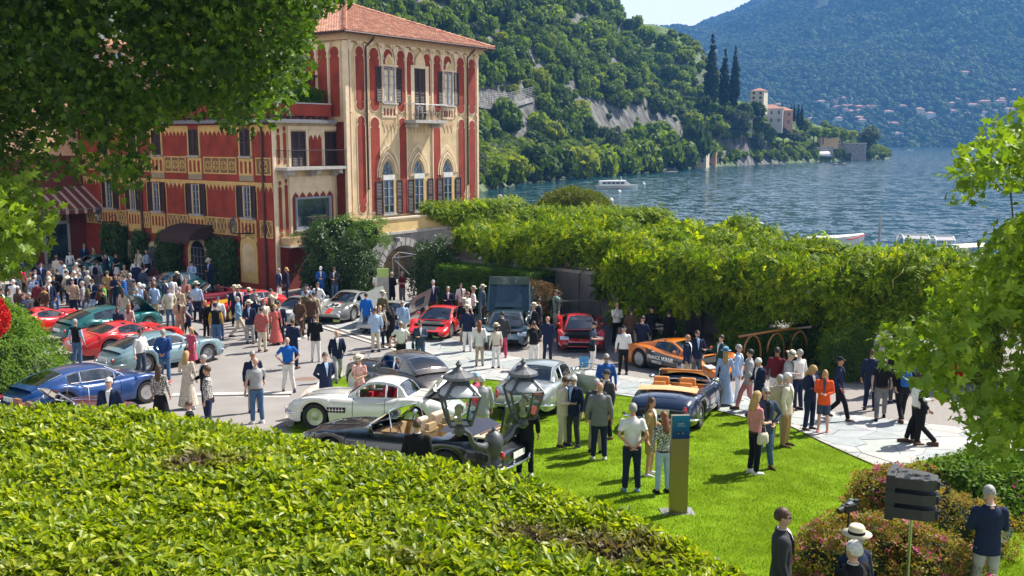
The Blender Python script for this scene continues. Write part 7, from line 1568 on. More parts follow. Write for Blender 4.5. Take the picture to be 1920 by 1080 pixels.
m = MB(); m.tube([(2.05, 0, 1.0), (2.06, 0, 1.12), (1.98, 0, 1.2)], [.02, .02, .008], 6); m.tube([(2.04, -.05, 1.15), (2.0, 0, 1.12), (2.04, .05, 1.15)], .008, 4); m.build('mascot', chrome, vc)
m = MB(); m.ball((2.05, .62, 1.0), .03, 6, 5); m.build('indicator', ambm, vc)
wl, wh = by_wheels('roadster', (778, 813), (590, 806), 1)
wp = paint('white', (.74, .73, .70))
wr, swr = make_car('hardtop_roadster', 'white roadster with white hardtop and red interior, boot lid raised', 'roadster', wp, wl, wh, inter=(.42, .015, .03), wheel=('disc', 'green'), openwin=True, scale=1.04)
m = MB(); m.box((-1.55, 0, 1.08), (.8, 1.1, .035), M=Matrix.Rotation(.85, 3, 'Y')); m.build('boot_lid', wp, wr)
m = MB(); m.box((-1.55, 0, .80), (.6, .9, .06)); m.build('boot_opening', inner, wr)
for s_ in (-1, 1): q = swr(.95); m = MB(); m.box((.78, s_*(q[2][0]+.002), q[2][1]+.05), (.46, .02, .13)); o = m.build('side_vent', inner, wr); m = MB(); [m.box((.62+.08*i, s_*(q[2][0]+.016), q[2][1]+.05), (.012, .012, .12)) for i in range(5)]; m.box((.78, s_*(q[2][0]+.016), q[2][1]+.05), (.42, .012, .014)); m.build('vent_bars', chrome, o)
bl_, bh = by_wheels('coupe', (862, 912), (610, 880), 1)
bc, _ = make_car('convertible', 'black open four-seater with cream and navy seats partly hidden by the hedge', 'coupe', paint('gloss_black', (.008, .009, .013)), bl_, bh, roof=False, inter=(.40, .28, .14), wheel=('disc', 'chrome'), cock=(-1.0, .6), scale=1.08)
m = MB(); m.rings([[(-1.0+.0*k, y, .98+.10*cos(y*2)) for y in np.linspace(-.72, .72, 9)] for k in (0,)]+[[(-1.35, y*.98, 1.02+.06*cos(y*2)) for y in np.linspace(-.72, .72, 9)], [(-1.65, y*.9, .93) for y in np.linspace(-.72, .72, 9)]], cap=False, closed=False); m.build('folded_hood', mat('navy_fabric', (.02, .025, .05), .9), bc, smooth=True)
m = MB(); m.box((-1.95, 0, .93), (.55, 1.25, .03)); sh_ = m.build('boot_floor', leather('cream', (.62, .50, .36)), bc)
m = MB(); [m.box((-2.1+.12*i, .0, .955), (.04, .9, .02)) for i in range(4)]; m.build('wood_slats', leather('walnut', (.12, .06, .03)), sh_)
m = MB(); m.box((-2.28, 0, 1.22), (.7, 1.3, .04), M=Matrix.Rotation(1.35, 3, 'Y')); m.build('boot_lid', MATS['paint_gloss_black'], bc)
for s_ in (-1, 1): m = MB(); m.tube([(.62, s_*.66, .95), (.18, s_*.58, 1.26), (.10, s_*.62, .95)], .014, 5); m.build('quarter_light', chrome, bc)
for s_ in (-.3, .3): m = MB(); m.box((-.35, s_*1.1, .98), (.12, .46, .34), M=Matrix.Rotation(-.3, 3, 'Y')); o = m.build('seat_back', leather('cream', (.62, .50, .36)), bc); md = o.modifiers.new('b', 'BEVEL'); md.width = .05; md.segments = 3
# PEOPLE
def remesh(mb, voxel, name, smooth=1):
 me = mb.mesh(name+'_src'); o = bpy.data.objects.new('tmp', me); COL.objects.link(o)
 md = o.modifiers.new('r', 'REMESH'); md.mode = 'VOXEL'; md.voxel_size = voxel; md.use_smooth_shade = True
 if smooth: s = o.modifiers.new('s', 'SMOOTH'); s.factor = .5; s.iterations = smooth
 dg = bpy.context.evaluated_depsgraph_get(); out_ = bpy.data.meshes.new_from_object(o.evaluated_get(dg)); bpy.data.objects.remove(o); bpy.data.meshes.remove(me); out_.name = name; return out_
def V3(*a): return Vector(a)
def POSE(re=(.25, -.02, 1.15), rw=(.27, .05, .90), le=(-.25, -.02, 1.15), lw=(-.27, .05, .90), rk=(.105, .02, .50), ra=(.12, -.02, .085), lk=(-.105, .02, .50), la=(-.13, -.02, .085), head=(0, 0), hip=.93): 
 return dict(e=(V3(*re), V3(*le)), w=(V3(*rw), V3(*lw)), k=(V3(*rk), V3(*lk)), a=(V3(*ra), V3(*la)), head=head, hip=hip)
def mir(p): f = lambda v: V3(-v.x, v.y, v.z); return dict(e=(f(p['e'][1]), f(p['e'][0])), w=(f(p['w'][1]), f(p['w'][0])), k=(f(p['k'][1]), f(p['k'][0])), a=(f(p['a'][1]), f(p['a'][0])), head=(-p['head'][0], p['head'][1]), hip=p['hip'])
POSES = {
 'relax': POSE(), 'shift': POSE(rk=(.12, .06, .5), ra=(.17, .03, .085), head=(.4, 0), rw=(.28, .09, .92)),
 'behind': POSE(re=(.27, -.10, 1.16), rw=(.06, -.19, .98), le=(-.27, -.10, 1.16), lw=(-.06, -.19, .98)),
 'phone': POSE(re=(.24, .03, 1.15), rw=(.07, .26, 1.14), le=(-.24, .03, 1.15), lw=(-.07, .25, 1.12), head=(0, .45)),
 'crossed': POSE(re=(.25, .04, 1.16), rw=(-.08, .20, 1.19), le=(-.25, .04, 1.16), lw=(.08, .17, 1.14)),
 'hips': POSE(re=(.37, -.08, 1.16), rw=(.20, .06, 1.01), le=(-.37, -.08, 1.16), lw=(-.20, .06, 1.01), ra=(.17, 0, .085), la=(-.17, 0, .085)),
 'walk': POSE(re=(.25, -.08, 1.16), rw=(.25, .10, .95), le=(-.25, .06, 1.17), lw=(-.25, -.14, .95), rk=(.10, .20, .52), ra=(.10, .30, .10), lk=(-.10, -.02, .48), la=(-.10, -.34, .14)),
 'gesture': POSE(re=(.27, .12, 1.20), rw=(.30, .38, 1.24), head=(.1, 0)),
 'one': POSE(re=(.25, .02, 1.15), rw=(.10, .25, 1.10), head=(-.2, .15)),
 'photo': POSE(re=(.24, .16, 1.30), rw=(.07, .27, 1.54), le=(-.24, .16, 1.30), lw=(-.07, .27, 1.52)),
 'chin': POSE(re=(.22, .12, 1.20), rw=(.05, .17, 1.48), le=(-.23, .05, 1.15), lw=(.08, .19, 1.17)),
 'bend': POSE(re=(.25, .20, 1.10), rw=(.15, .42, .98), le=(-.25, .18, 1.12), lw=(-.12, .40, 1.0), head=(0, .6)),
 'pockets': POSE(re=(.31, -.06, 1.15), rw=(.22, .05, .93), le=(-.31, -.06, 1.15), lw=(-.22, .05, .93), head=(-.3, 0)),
 'sit': POSE(re=(.24, .05, .85), rw=(.10, .28, .78), le=(-.24, .05, .85), lw=(-.10, .28, .78), rk=(.12, .42, .52), ra=(.12, .45, .085), lk=(-.12, .42, .52), la=(-.12, .45, .085), hip=.55, head=(.2, .2)),
}
POSES['walk2'] = mir(POSES['walk']); POSES['oneL'] = mir(POSES['one'])
def hz_of(p): return p['hip']-.93
def trunk_r(mb, rows, dz):
 n = 16
 mb.rings([[(rx*cos(2*pi*j/n), oy+ry*sin(2*pi*j/n), z+dz) for j in range(n)] for z, rx, ry, oy in rows])
def headM(p):
 dz = hz_of(p); c = V3(0, 0, 1.50+dz); return Matrix.Translation(c) @ Matrix.Rotation(-p['head'][0], 4, 'Z') @ Matrix.Rotation(-p['head'][1], 4, 'X') @ Matrix.Translation(-c) @ Matrix.Translation((0, 0, dz))
MC = {}
def m_skin(pn, fine=False):
 k = ('skin', pn, fine)
 if k in MC: return MC[k]
 p = POSES[pn]; dz = hz_of(p); m = MB()
 trunk_r(m, [(.84, .13, .10, 0), (.93, .155, .11, 0), (1.08, .135, .095, 0), (1.25, .145, .098, 0), (1.37, .145, .088, 0), (1.42, .10, .07, 0), (1.46, .055, .052, 0)], dz)
 for i, s in enumerate((1, -1)):
  sh = V3(.165*s, 0, 1.385+dz); e, w = p['e'][i]+V3(0, 0, 0), p['w'][i]; 
  if pn == 'sit': pass
  m.tube([sh, sh.lerp(e, .5), e, e.lerp(w, .4), w], [.046, .042, .036, .036, .026], 8)
  d = (w-e).normalized(); hd_ = w+d*.05; m.tube([w-d*.01, w+d*.03, w+d*.07, w+d*.095], [(.024, .02), (.034, .018), (.036, .016), (.03, .012)], 8)
  hp = V3(.09*s, 0, p['hip']-.02); kn, an = p['k'][i], p['a'][i]; m.tube([hp, hp.lerp(kn, .5), kn, kn.lerp(an, .35), an], [.088, .072, .052, .054, .034], 10)
  m.tube([an+V3(0, -.04, -.03), an+V3(0, .05, -.045), an+V3(s*.01, .15, -.065)], [(.036, .04), (.04, .032), (.034, .018)], 8)
 HM_ = headM(p); sv = m.T; m.T = HM_
 m.tube([(0, -.01, 1.42), (0, 0, 1.50), (0, .008, 1.56)], [.056, .05, .05], 10); m.ball((0, -.005, 1.655), (.074, .094, .095), 14, 10); m.ball((0, .022, 1.595), (.058, .068, .062), 12, 8); m.ball((0, .095, 1.625), (.012, .02, .022), 6, 5)
 for s in (-1, 1): m.ball((s*.076, -.005, 1.63), (.012, .02, .03), 6, 5)
 m.T = sv; me = remesh(m, .012 if fine else .019, 'body'); b = bmesh.new(); b.from_mesh(me); f = MB()
 for i, s in enumerate((1, -1)):
  e, w = p['e'][i], p['w'][i]; d = (w-e).normalized(); side = d.cross(V3(0, 0, 1)); side = V3(1, 0, 0) if side.length < .3 else side.normalized(); pn_ = side.cross(d).normalized()
  if pn in ('relax', 'shift', 'walk', 'walk2'): side = V3(0, 1, 0); side = (side-d*side.dot(d)).normalized(); pn_ = V3(-s, 0, 0)
  for q, (o_, l) in enumerate(((-.024, .062), (-.008, .072), (.008, .068), (.023, .052))):
   a = w+d*.085+side*o_; f.tube([a-d*.03, a+d*l*.45+pn_*.006, a+d*l*.75+pn_*.022, a+d*l*.95+pn_*.04], [.0095, .009, .008, .006], 5)
  a = w+d*.035+side*.03*(1 if s > 0 else 1); f.tube([a-side*.01, a+side*.02+d*.025, a+side*.022+d*.055+pn_*.012], [.011, .010, .007], 5)
 fm_ = f.mesh('f'); b.from_mesh(fm_); b.to_mesh(me); b.free(); me.polygons.foreach_set('use_smooth', [True]*len(me.polygons)); me.update(); MC[k] = me; return me
def m_top(pn, kind, fine=False):
 k = ('top', pn, kind, fine)
 if k in MC: return MC[k]
 p = POSES[pn]; dz = hz_of(p); m = MB()
 if kind in ('j', 'c'):
  hem = .79 if kind == 'j' else .50; rows = [(hem, .195 if kind == 'j' else .22, .138, .0), (.92, .183, .132, 0), (1.08, .165, .118, .005), (1.25, .19, .130, .005), (1.37, .20, .122, 0), (1.42, .165, .10, 0), (1.465, .095, .078, 0), (1.50, .066, .064, 0)]; ra = (.072, .064, .056, .052, .045)
 else:
  rows = [(.90, .172, .122, 0), (1.0, .165, .118, .0), (1.1, .158, .116, .01), (1.25, .178, .122, .005), (1.37, .188, .114, 0), (1.42, .15, .092, 0), (1.46, .085, .068, 0), (1.49, .058, .056, 0)]; ra = (.064, .056, .048, .044, .036)
 if kind == 'd' or kind == 'D':
  rows = ([(.12, .33, .29, 0), (.5, .25, .21, 0)] if kind == 'D' else [(.50, .25, .20, 0)])+[(.75, .20, .155, 0), (.92, .175, .13, 0), (1.08, .138, .105, 0), (1.25, .158, .118, .012), (1.36, .16, .10, 0), (1.42, .12, .08, 0), (1.455, .07, .06, 0)]
 if pn == 'sit': rows = [r for r in rows if r[0] >= .9]
 trunk_r(m, rows, dz)
 for i, s in enumerate((1, -1)):
  sh = V3(.178*s, 0, 1.395+dz); e, w = p['e'][i], p['w'][i]; m.ball(sh, ra[0]+.004, 10, 7)
  if kind in ('p', 'd', 'D0'): m.tube([sh, sh.lerp(e, .35), sh.lerp(e, .72)], [ra[0], ra[1], ra[2]+.008], 9)
  elif kind == 'v': m.ball(sh, .07, 8, 6)
  else: m.tube([sh, sh.lerp(e, .5), e, e.lerp(w, .5), e.lerp(w, .93)], list(ra), 9)
 me = remesh(m, .014 if fine else .021, 'top', 1); MC[k] = me; return me
def m_bottom(pn, kind, fine=False):
 k = ('bot', pn, kind, fine)
 if k in MC: return MC[k]
 p = POSES[pn]; m = MB(); h = p['hip']
 if kind in ('t', 'h'):
  trunk_r(m, [(h-.13, .135, .105, 0), (h-.05, .165, .118, 0), (h+.03, .158, .112, 0), (h+.10, .145, .102, 0)], 0)
  for i, s in enumerate((1, -1)):
   hp = V3(.088*s, 0, h-.03); kn, an = p['k'][i], p['a'][i]
   if kind == 't': m.tube([hp, hp.lerp(kn, .5), kn, kn.lerp(an, .5), an.lerp(kn, .03)], [.10, .088, .070, .066, .060], 10)
   else: m.tube([hp, hp.lerp(kn, .5), hp.lerp(kn, .95)], [.10, .095, .092], 10)
 else:
  z1 = .45 if kind == 'k' else .14; trunk_r(m, [(z1, .26 if kind == 'k' else .32, .20 if kind == 'k' else .27, 0), (.75, .20, .15, 0), (.93, .17, .12, 0), (1.03, .142, .102, 0)], 0)
 me = remesh(m, .014 if fine else .021, 'bottom', 1); MC[k] = me; return me
def m_shoes(pn):
 k = ('shoes', pn)
 if k in MC: return MC[k]
 p = POSES[pn]; m = MB()
 for i, s in enumerate((1, -1)):
  an = p['a'][i]; z = an.z-.085
  m.tube([an+V3(0, -.07, -.04), an+V3(0, -.03, -.035), an+V3(0, .06, -.045), an+V3(s*.012, .15, -.056), an+V3(s*.012, .205, -.062)], [(.03, .036), (.043, .048), (.046, .038), (.044, .028), (.02, .016)], 8)
  m.box(an+V3(s*.005, .06, -.079), (.085, .27, .012))
 me = m.mesh('shoes'); me.polygons.foreach_set('use_smooth', [True]*len(me.polygons)); MC[k] = me; return me
def local(kind):
 if kind in MC: return MC[kind]
 m = MB()
 if kind == 'face':
  for s in (-1, 1): m.ball((s*.028, .083, 1.648), (.013, .008, .008), 6, 5)
  m.cur = 1
  for s in (-1, 1): m.box((s*.028, .091, 1.668), (.03, .006, .006))
  m.box((0, .089, 1.585), (.04, .008, .008)); me = m.mesh('face', (None, None))
 elif kind in ('short', 'long', 'curly', 'bob', 'bun'):
  r = {'curly': 1.16}.get(kind, 1.0); R_ = []; n = 16
  for i in range(9):
   a = pi/2*i/8*1.28; ring = []
   for j in range(n):
    q = 2*pi*j/n; x, y, z = .081*r*sin(a)*cos(q), -.010+.102*r*sin(a)*sin(q), 1.660+.104*r*cos(a); lim = 1.692+.008*sin(9*q) if y > .04 else (1.645 if y > -.005 else 1.572)
    if kind != 'short' and y < .03: lim = 1.55
    ring.append((x, y, max(z, lim)))
   R_.append(ring)
  R_ = [[(p[0]*(1+.035*sin(7*k_+3*j)), p[1]*(1+.03*sin(5*j+k_)), p[2]+(.006*sin(4*j+2*k_) if k_ < 7 else 0)) for j, p in enumerate(rg)] for k_, rg in enumerate(R_)]; m.rings(R_[::-1], cap=False)
  if kind in ('long', 'bob', 'curly'):
   zz = 1.30 if kind == 'long' else (1.36 if kind == 'curly' else 1.50); w_ = 1.25 if kind == 'curly' else 1; m.rings([[(rx*w_*cos(a), oy+ry*w_*sin(a), z) for a in np.linspace(0, 2*pi, 13)[:-1]] for z, rx, ry, oy in ((zz, .05, .03, -.10), (zz+.08, .085, .045, -.095), (1.56, .088, .06, -.06), (1.66, .082, .08, -.03), (1.72, .05, .06, -.02))])
  me = m.mesh(kind)
 elif kind == 'straw': m.lathe([(.175, 1.722), (.165, 1.714), (.10, 1.722), (.096, 1.735), (.092, 1.80), (.070, 1.826), (.03, 1.820), (.002, 1.818)], 20, (0, -.01, -.01)); me = m.mesh('hat')
 elif kind == 'band': m.lathe([(.099, 1.726), (.098, 1.760), (.094, 1.760)], 20, (0, -.01, -.01)); me = m.mesh('band')
 elif kind == 'cap':
  rs = [[(.084*sin(a)*cos(q), -.008+.102*sin(a)*sin(q), 1.685+.085*cos(a)) for q in np.linspace(0, 2*pi, 15)[:-1]] for a in np.linspace(.02, pi/2, 7)]; m.rings(rs, cap=False); m.add([(-.06, .07, 1.69), (-.055, .14, 1.68), (0, .165, 1.68), (.055, .14, 1.68), (.06, .07, 1.69), (0, .09, 1.705)], [(0, 1, 2, 5), (5, 2, 3, 4)]); me = m.mesh('cap')
 elif kind == 'shades':
  for s in (-1, 1): m.ball((s*.031, .088, 1.648), (.025, .010, .017), 8, 5); m.tube([(s*.055, .082, 1.652), (s*.078, .0, 1.645)], .004, 4)
  me = m.mesh('sunglasses')
 elif kind == 'front':
  m.add([(-.052, .100, 1.455), (.052, .100, 1.455), (.038, .138, 1.36), (.006, .142, 1.12), (-.006, .142, 1.12), (-.038, .138, 1.36), (-.045, .06, 1.49), (.045, .06, 1.49)], [(0, 5, 2, 1), (5, 4, 3, 2), (6, 0, 1, 7)]); me = m.mesh('shirt_front')
 elif kind == 'tie': m.add([(-.012, .145, 1.44), (.012, .145, 1.44), (.018, .150, 1.2), (0, .15, 1.14), (-.018, .150, 1.2)], [(0, 4, 3, 2, 1)]); me = m.mesh('tie')
 elif kind == 'lapels':
  for s in (-1, 1): m.add([(s*.048, .098, 1.462), (s*.095, .100, 1.42), (s*.085, .140, 1.32), (s*.008, .148, 1.10), (s*.036, .142, 1.34)], [(0, 1, 2, 3, 4)] if s < 0 else [(4, 3, 2, 1, 0)])
  me = m.mesh('lapels')
 elif kind == 'collar': m.lathe([(.062, 1.455), (.066, 1.50), (.060, 1.505), (.058, 1.47)], 12); me = m.mesh('collar')
 elif kind == 'beard': m.ball((0, .045, 1.575), (.052, .054, .042), 8, 6); me = m.mesh('beard')
 elif kind == 'belt': m.lathe([(.166, .905), (.168, .945)], 18); me = m.mesh('belt'); [setattr(v, 'co', V3(v.co.x, v.co.y*.74, v.co.z)) for v in me.vertices]
 me.polygons.foreach_set('use_smooth', [kind not in ('lapels', 'tie', 'front')]*len(me.polygons)); MC[kind] = me; return me
CC = {'navy': (.012, .02, .055), 'black': (.008, .008, .010), 'white': (.72, .71, .70), 'cream': (.60, .53, .41), 'beige': (.42, .34, .24), 'grey': (.17, .17, .18), 'lgrey': (.36, .36, .37), 'dgrey': (.05, .052, .06), 'blue': (.02, .09, .33), 'lblue': (.36, .48, .68), 'sky': (.16, .32, .45), 'brown': (.09, .05, .03), 'tan': (.34, .22, .09), 'olive': (.11, .095, .04), 'red': (.48, .02, .03), 'pink': (.55, .22, .22), 'coral': (.55, .13, .11), 'orange': (.75, .09, .015), 'green': (.12, .33, .06), 'mint': (.26, .46, .38), 'dgreen': (.012, .05, .035), 'jeans': (.07, .14, .27), 'mustard': (.50, .28, .02), 'burgundy': (.13, .012, .02), 'rose': (.50, .07, .13), 'slate': (.045, .065, .11), 'royal': (.01, .12, .48)}
CN = {'lgrey': 'light grey', 'dgrey': 'dark grey', 'lblue': 'light blue', 'sky': 'pale blue', 'dgreen': 'dark green', 'jeans': 'denim', 'royal': 'bright blue', 'slate': 'blue-grey'}
HC = {'b': ('dark', (.018, .012, .009)), 'n': ('brown', (.07, .035, .018)), 'g': ('grey', (.30, .29, .28)), 'w': ('white', (.62, .60, .57)), 'y': ('blond', (.42, .25, .09)), 'r': ('auburn', (.20, .065, .025))}
def cloth(c, pat=None):
 n = 'cloth_'+c+(pat or '')
 if n in MATS: return MATS[n]
 if pat == 'floral': m = mat(n, CC[c], .9, var=.0, ns=45, col2=(.75, .70, .62), ramp=(.50, .54), detail=2); return m
 if pat == 'plaid':
  m = mat(n, CC[c], .9, var=.1, ns=30); N = m.node_tree.nodes; K = m.node_tree.links.new; bs = N['Principled BSDF']; lk = bs.inputs['Base Color'].links[0]; src = lk.from_socket; t = N.new('ShaderNodeTexCoord'); mi = N.new('ShaderNodeMixRGB'); mi.blend_type = 'MULTIPLY'; mi.inputs[0].default_value = .55; ck = N.new('ShaderNodeTexChecker'); ck.inputs['Scale'].default_value = 16; K(t.outputs['Object'], ck.inputs[0]); K(src, mi.inputs[1]); K(ck.outputs[0], mi.inputs[2]); K(mi.outputs[0], bs.inputs[0]); return m
 return mat(n, CC[c], .88, var=.10, ns=9, bump=.004, bs=14, spec=.25)
SK = [mat('skin_%d' % i, c, .55, var=.05, ns=12, spec=.35) for i, c in enumerate([(.50, .27, .18), (.56, .33, .24), (.40, .20, .12), (.60, .36, .27)])]
eyem = mat('eye_dark', (.02, .015, .012), .3); lipm = mat('brow_lip', (.16, .06, .045), .7); hatm = mat('straw_hat', (.66, .58, .42), .85, var=.06, ns=20); shm = mat('shades_black', (.008, .008, .008), .15)
def part(e, name, me, m, M_=None):
 o = bpy.data.objects.new(name, me); COL.objects.link(o); o.parent = e
 ms_ = m if isinstance(m, (list, tuple)) else [m]
 while len(me.materials) < len(ms_): me.materials.append(None)
 for i, x in enumerate(ms_): o.material_slots[i].link = 'OBJECT'; o.material_slots[i].material = x
 if M_ is not None: o.matrix_local = M_
 return o
NAMES = {'j': 'jacket', 'c': 'long coat', 's': 'shirt', 'p': 'polo shirt', 'd': 'dress', 'D': 'long dress', 'v': 'vest'}
BN = {'t': 'trousers', 'k': 'skirt', 'K': 'long skirt', 'h': 'shorts'}
PEOPLE = {}
def person(spec, where):
 f = spec.split(); px, py, ang = float(f[0]), float(f[1]), float(f[2]); sex, pn = f[3], f[4]; top, bot, hair = f[5].split(':'), f[6].split(':'), f[7]; ex = f[8:] 
 sc = {'m': 1.0, 'f': .94}[sex]*R.uniform(.975, 1.03); hs = 0
 for x in ex:
  if x.startswith('z'): sc = float(x[1:])
 H = 1.755*sc+(.06*sc if 'straw' in ' '.join(ex) else 0); H += hz_of(POSES[pn])*sc
 q = at(px, py, H+(.0)); fine = 'fine' in ex
 tc, bc = CN.get(top[1], top[1]), CN.get(bot[1], bot[1]); pt = [x for x in top[2:] if x in ('floral', 'plaid')]; pat = pt[0] if pt else None
 lab = ('man' if sex == 'm' else 'woman')+' in '+(pat+' ' if pat else '')+tc+' '+NAMES[top[0]]
 if top[0] not in 'dD' : lab += ' and '+bc+' '+BN[bot[0]]
 if 'straw' in ex or any(x.startswith('straw') for x in ex): lab += ' with brimmed hat'
 lab += ' '+where
 e = empty('person', ' '.join(lab.split()[:16]), 'person', q, radians(180+ang)); e.scale = (sc*(1.0 if sex == 'm' else .93), sc*(1 if sex == 'm' else .93), sc)
 p = POSES[pn]; HM_ = headM(p)
 part(e, 'body', m_skin(pn, fine), SK[R.choice((0, 0, 1, 1, 2, 3))]); part(e, 'face', local('face'), [eyem, lipm], HM_)
 TM_ = Matrix.Translation((0, 0, hz_of(p)))
 part(e, {'j': 'jacket', 'c': 'coat', 's': 'shirt', 'p': 'polo_shirt', 'd': 'dress', 'D': 'dress', 'v': 'vest'}[top[0]], m_top(pn, top[0], fine), cloth(top[1], pat))
 if top[0] == 'v': s_ = m_top(pn, 's', fine); part(e, 'shirt', s_, cloth(top[2])).scale = (.985, .97, .995)
 if top[0] not in 'dD': part(e, {'t': 'trousers', 'k': 'skirt', 'K': 'skirt', 'h': 'shorts'}[bot[0]], m_bottom(pn, bot[0], fine), cloth(bot[1], 'plaid' if 'plaid' in bot else None))
 shc = [x[2:] for x in ex if x.startswith('s=')]; part(e, 'shoes', m_shoes(pn), cloth(shc[0] if shc else R.choice(('brown', 'black', 'navy', 'brown', 'white'))))
 if top[0] == 'j' or top[0] == 'c':
  fc = [x for x in top[2:] if x in CC]; part(e, 'shirt_front', local('front'), cloth(fc[0] if fc else 'white'), TM_); part(e, 'lapels', local('lapels'), cloth(top[1], pat), TM_)
  if fc[:1] != ['black'] : part(e, 'collar', local('collar'), cloth(fc[0] if fc else 'white'), TM_)
 if 'tie' in ex: part(e, 'tie', local('tie'), cloth('navy'), TM_)
 if top[0] in 'sp': part(e, 'collar', local('collar'), cloth(top[1]), TM_); 
 if top[0] in 'sp' and bot[0] == 't' and pn != 'sit': part(e, 'belt', local('belt'), cloth('brown'))
 if hair[0] != '0':
  hk = {'s': 'short', 'l': 'long', 'c': 'curly', 'o': 'bob'}[hair[1] if len(hair) > 1 else 's']; hm_ = mat('hair_'+hair[0], HC[hair[0]][1], .6, var=.25, ns=30, bump=.006, bs=50); part(e, 'hair', local(hk), hm_, HM_)
 if 'beard' in ex: part(e, 'beard', local('beard'), mat('hair_'+(hair[0] if hair[0] != '0' else 'g'), HC[hair[0] if hair[0] != '0' else 'g'][1], .6, var=.25, ns=30), HM_)
 if 'sg' in ex: part(e, 'sunglasses', local('shades'), shm, HM_)
 for x in ex:
  if x.startswith('straw'): h_ = part(e, 'hat', local('straw'), hatm if x == 'straw' else cloth(x[6:]), HM_); part(h_, 'hat_band', local('band'), cloth('black'))
  if x.startswith('cap='): part(e, 'cap', local('cap'), cloth(x[4:]), HM_)
  if x.startswith('bp=') or x.startswith('bag=') or x.startswith('hold='):
   kd, c = x.split('='); who = ('man' if sex == 'm' else 'woman')+' in '+tc+' '+NAMES[top[0]]
   b = empty('backpack' if kd == 'bp' else ('handbag' if kd == 'bag' else 'smartphone'), ' '.join((('%s backpack on the back of the ' if kd == 'bp' else ('%s bag carried by the ' if kd == 'bag' else '%s phone held by the ')) % CN.get(c, c)+who+' '+where).split()[:16]), {'bp': 'backpack', 'bag': 'bag', 'hold': 'phone'}[kd], q, radians(180+ang)); b.scale = e.scale; m = MB()
   if kd == 'bp':
    m.rings([[(rx*cos(a)*(1 if abs(cos(a)) > .7 else 1), -.20+ry*sin(a), z) for a in np.linspace(0, 2*pi, 13)[:-1]] for z, rx, ry in ((1.0, .10, .05), (1.03, .145, .08), (1.2, .15, .085), (1.36, .13, .07), (1.42, .06, .03))]); m.build('pack', cloth(c), b, smooth=True); m = MB()
    for s in (-1, 1): m.tube([(s*.10, -.14, 1.38), (s*.11, .02, 1.45), (s*.12, .135, 1.32), (s*.15, .05, 1.1), (s*.13, -.14, 1.05)], .014, 5)
    m.build('straps', cloth('black'), b)
   elif kd == 'bag':
    m.rings([[(.27+ry*cos(a), .02+rx*sin(a), z) for a in np.linspace(0, 2*pi, 11)[:-1]] for z, rx, ry in ((.72, .12, .035), (.76, .15, .05), (.9, .14, .04), (.96, .11, .015))]); m.build('bag_body', cloth(c), b, smooth=True); m = MB(); m.tube([(.27, -.08, .95), (.22, .0, 1.40), (.27, .10, .95)], .009, 4); m.build('strap', cloth(c), b)
   else: w = p['w'][0]; d = (p['w'][0]-p['e'][0]).normalized(); m.box(w+d*.12+V3(0, 0, .02), (.07, .012, .14), M=Matrix.Rotation(-.5, 3, 'X')); m.build('case', cloth(c), b)
 return e
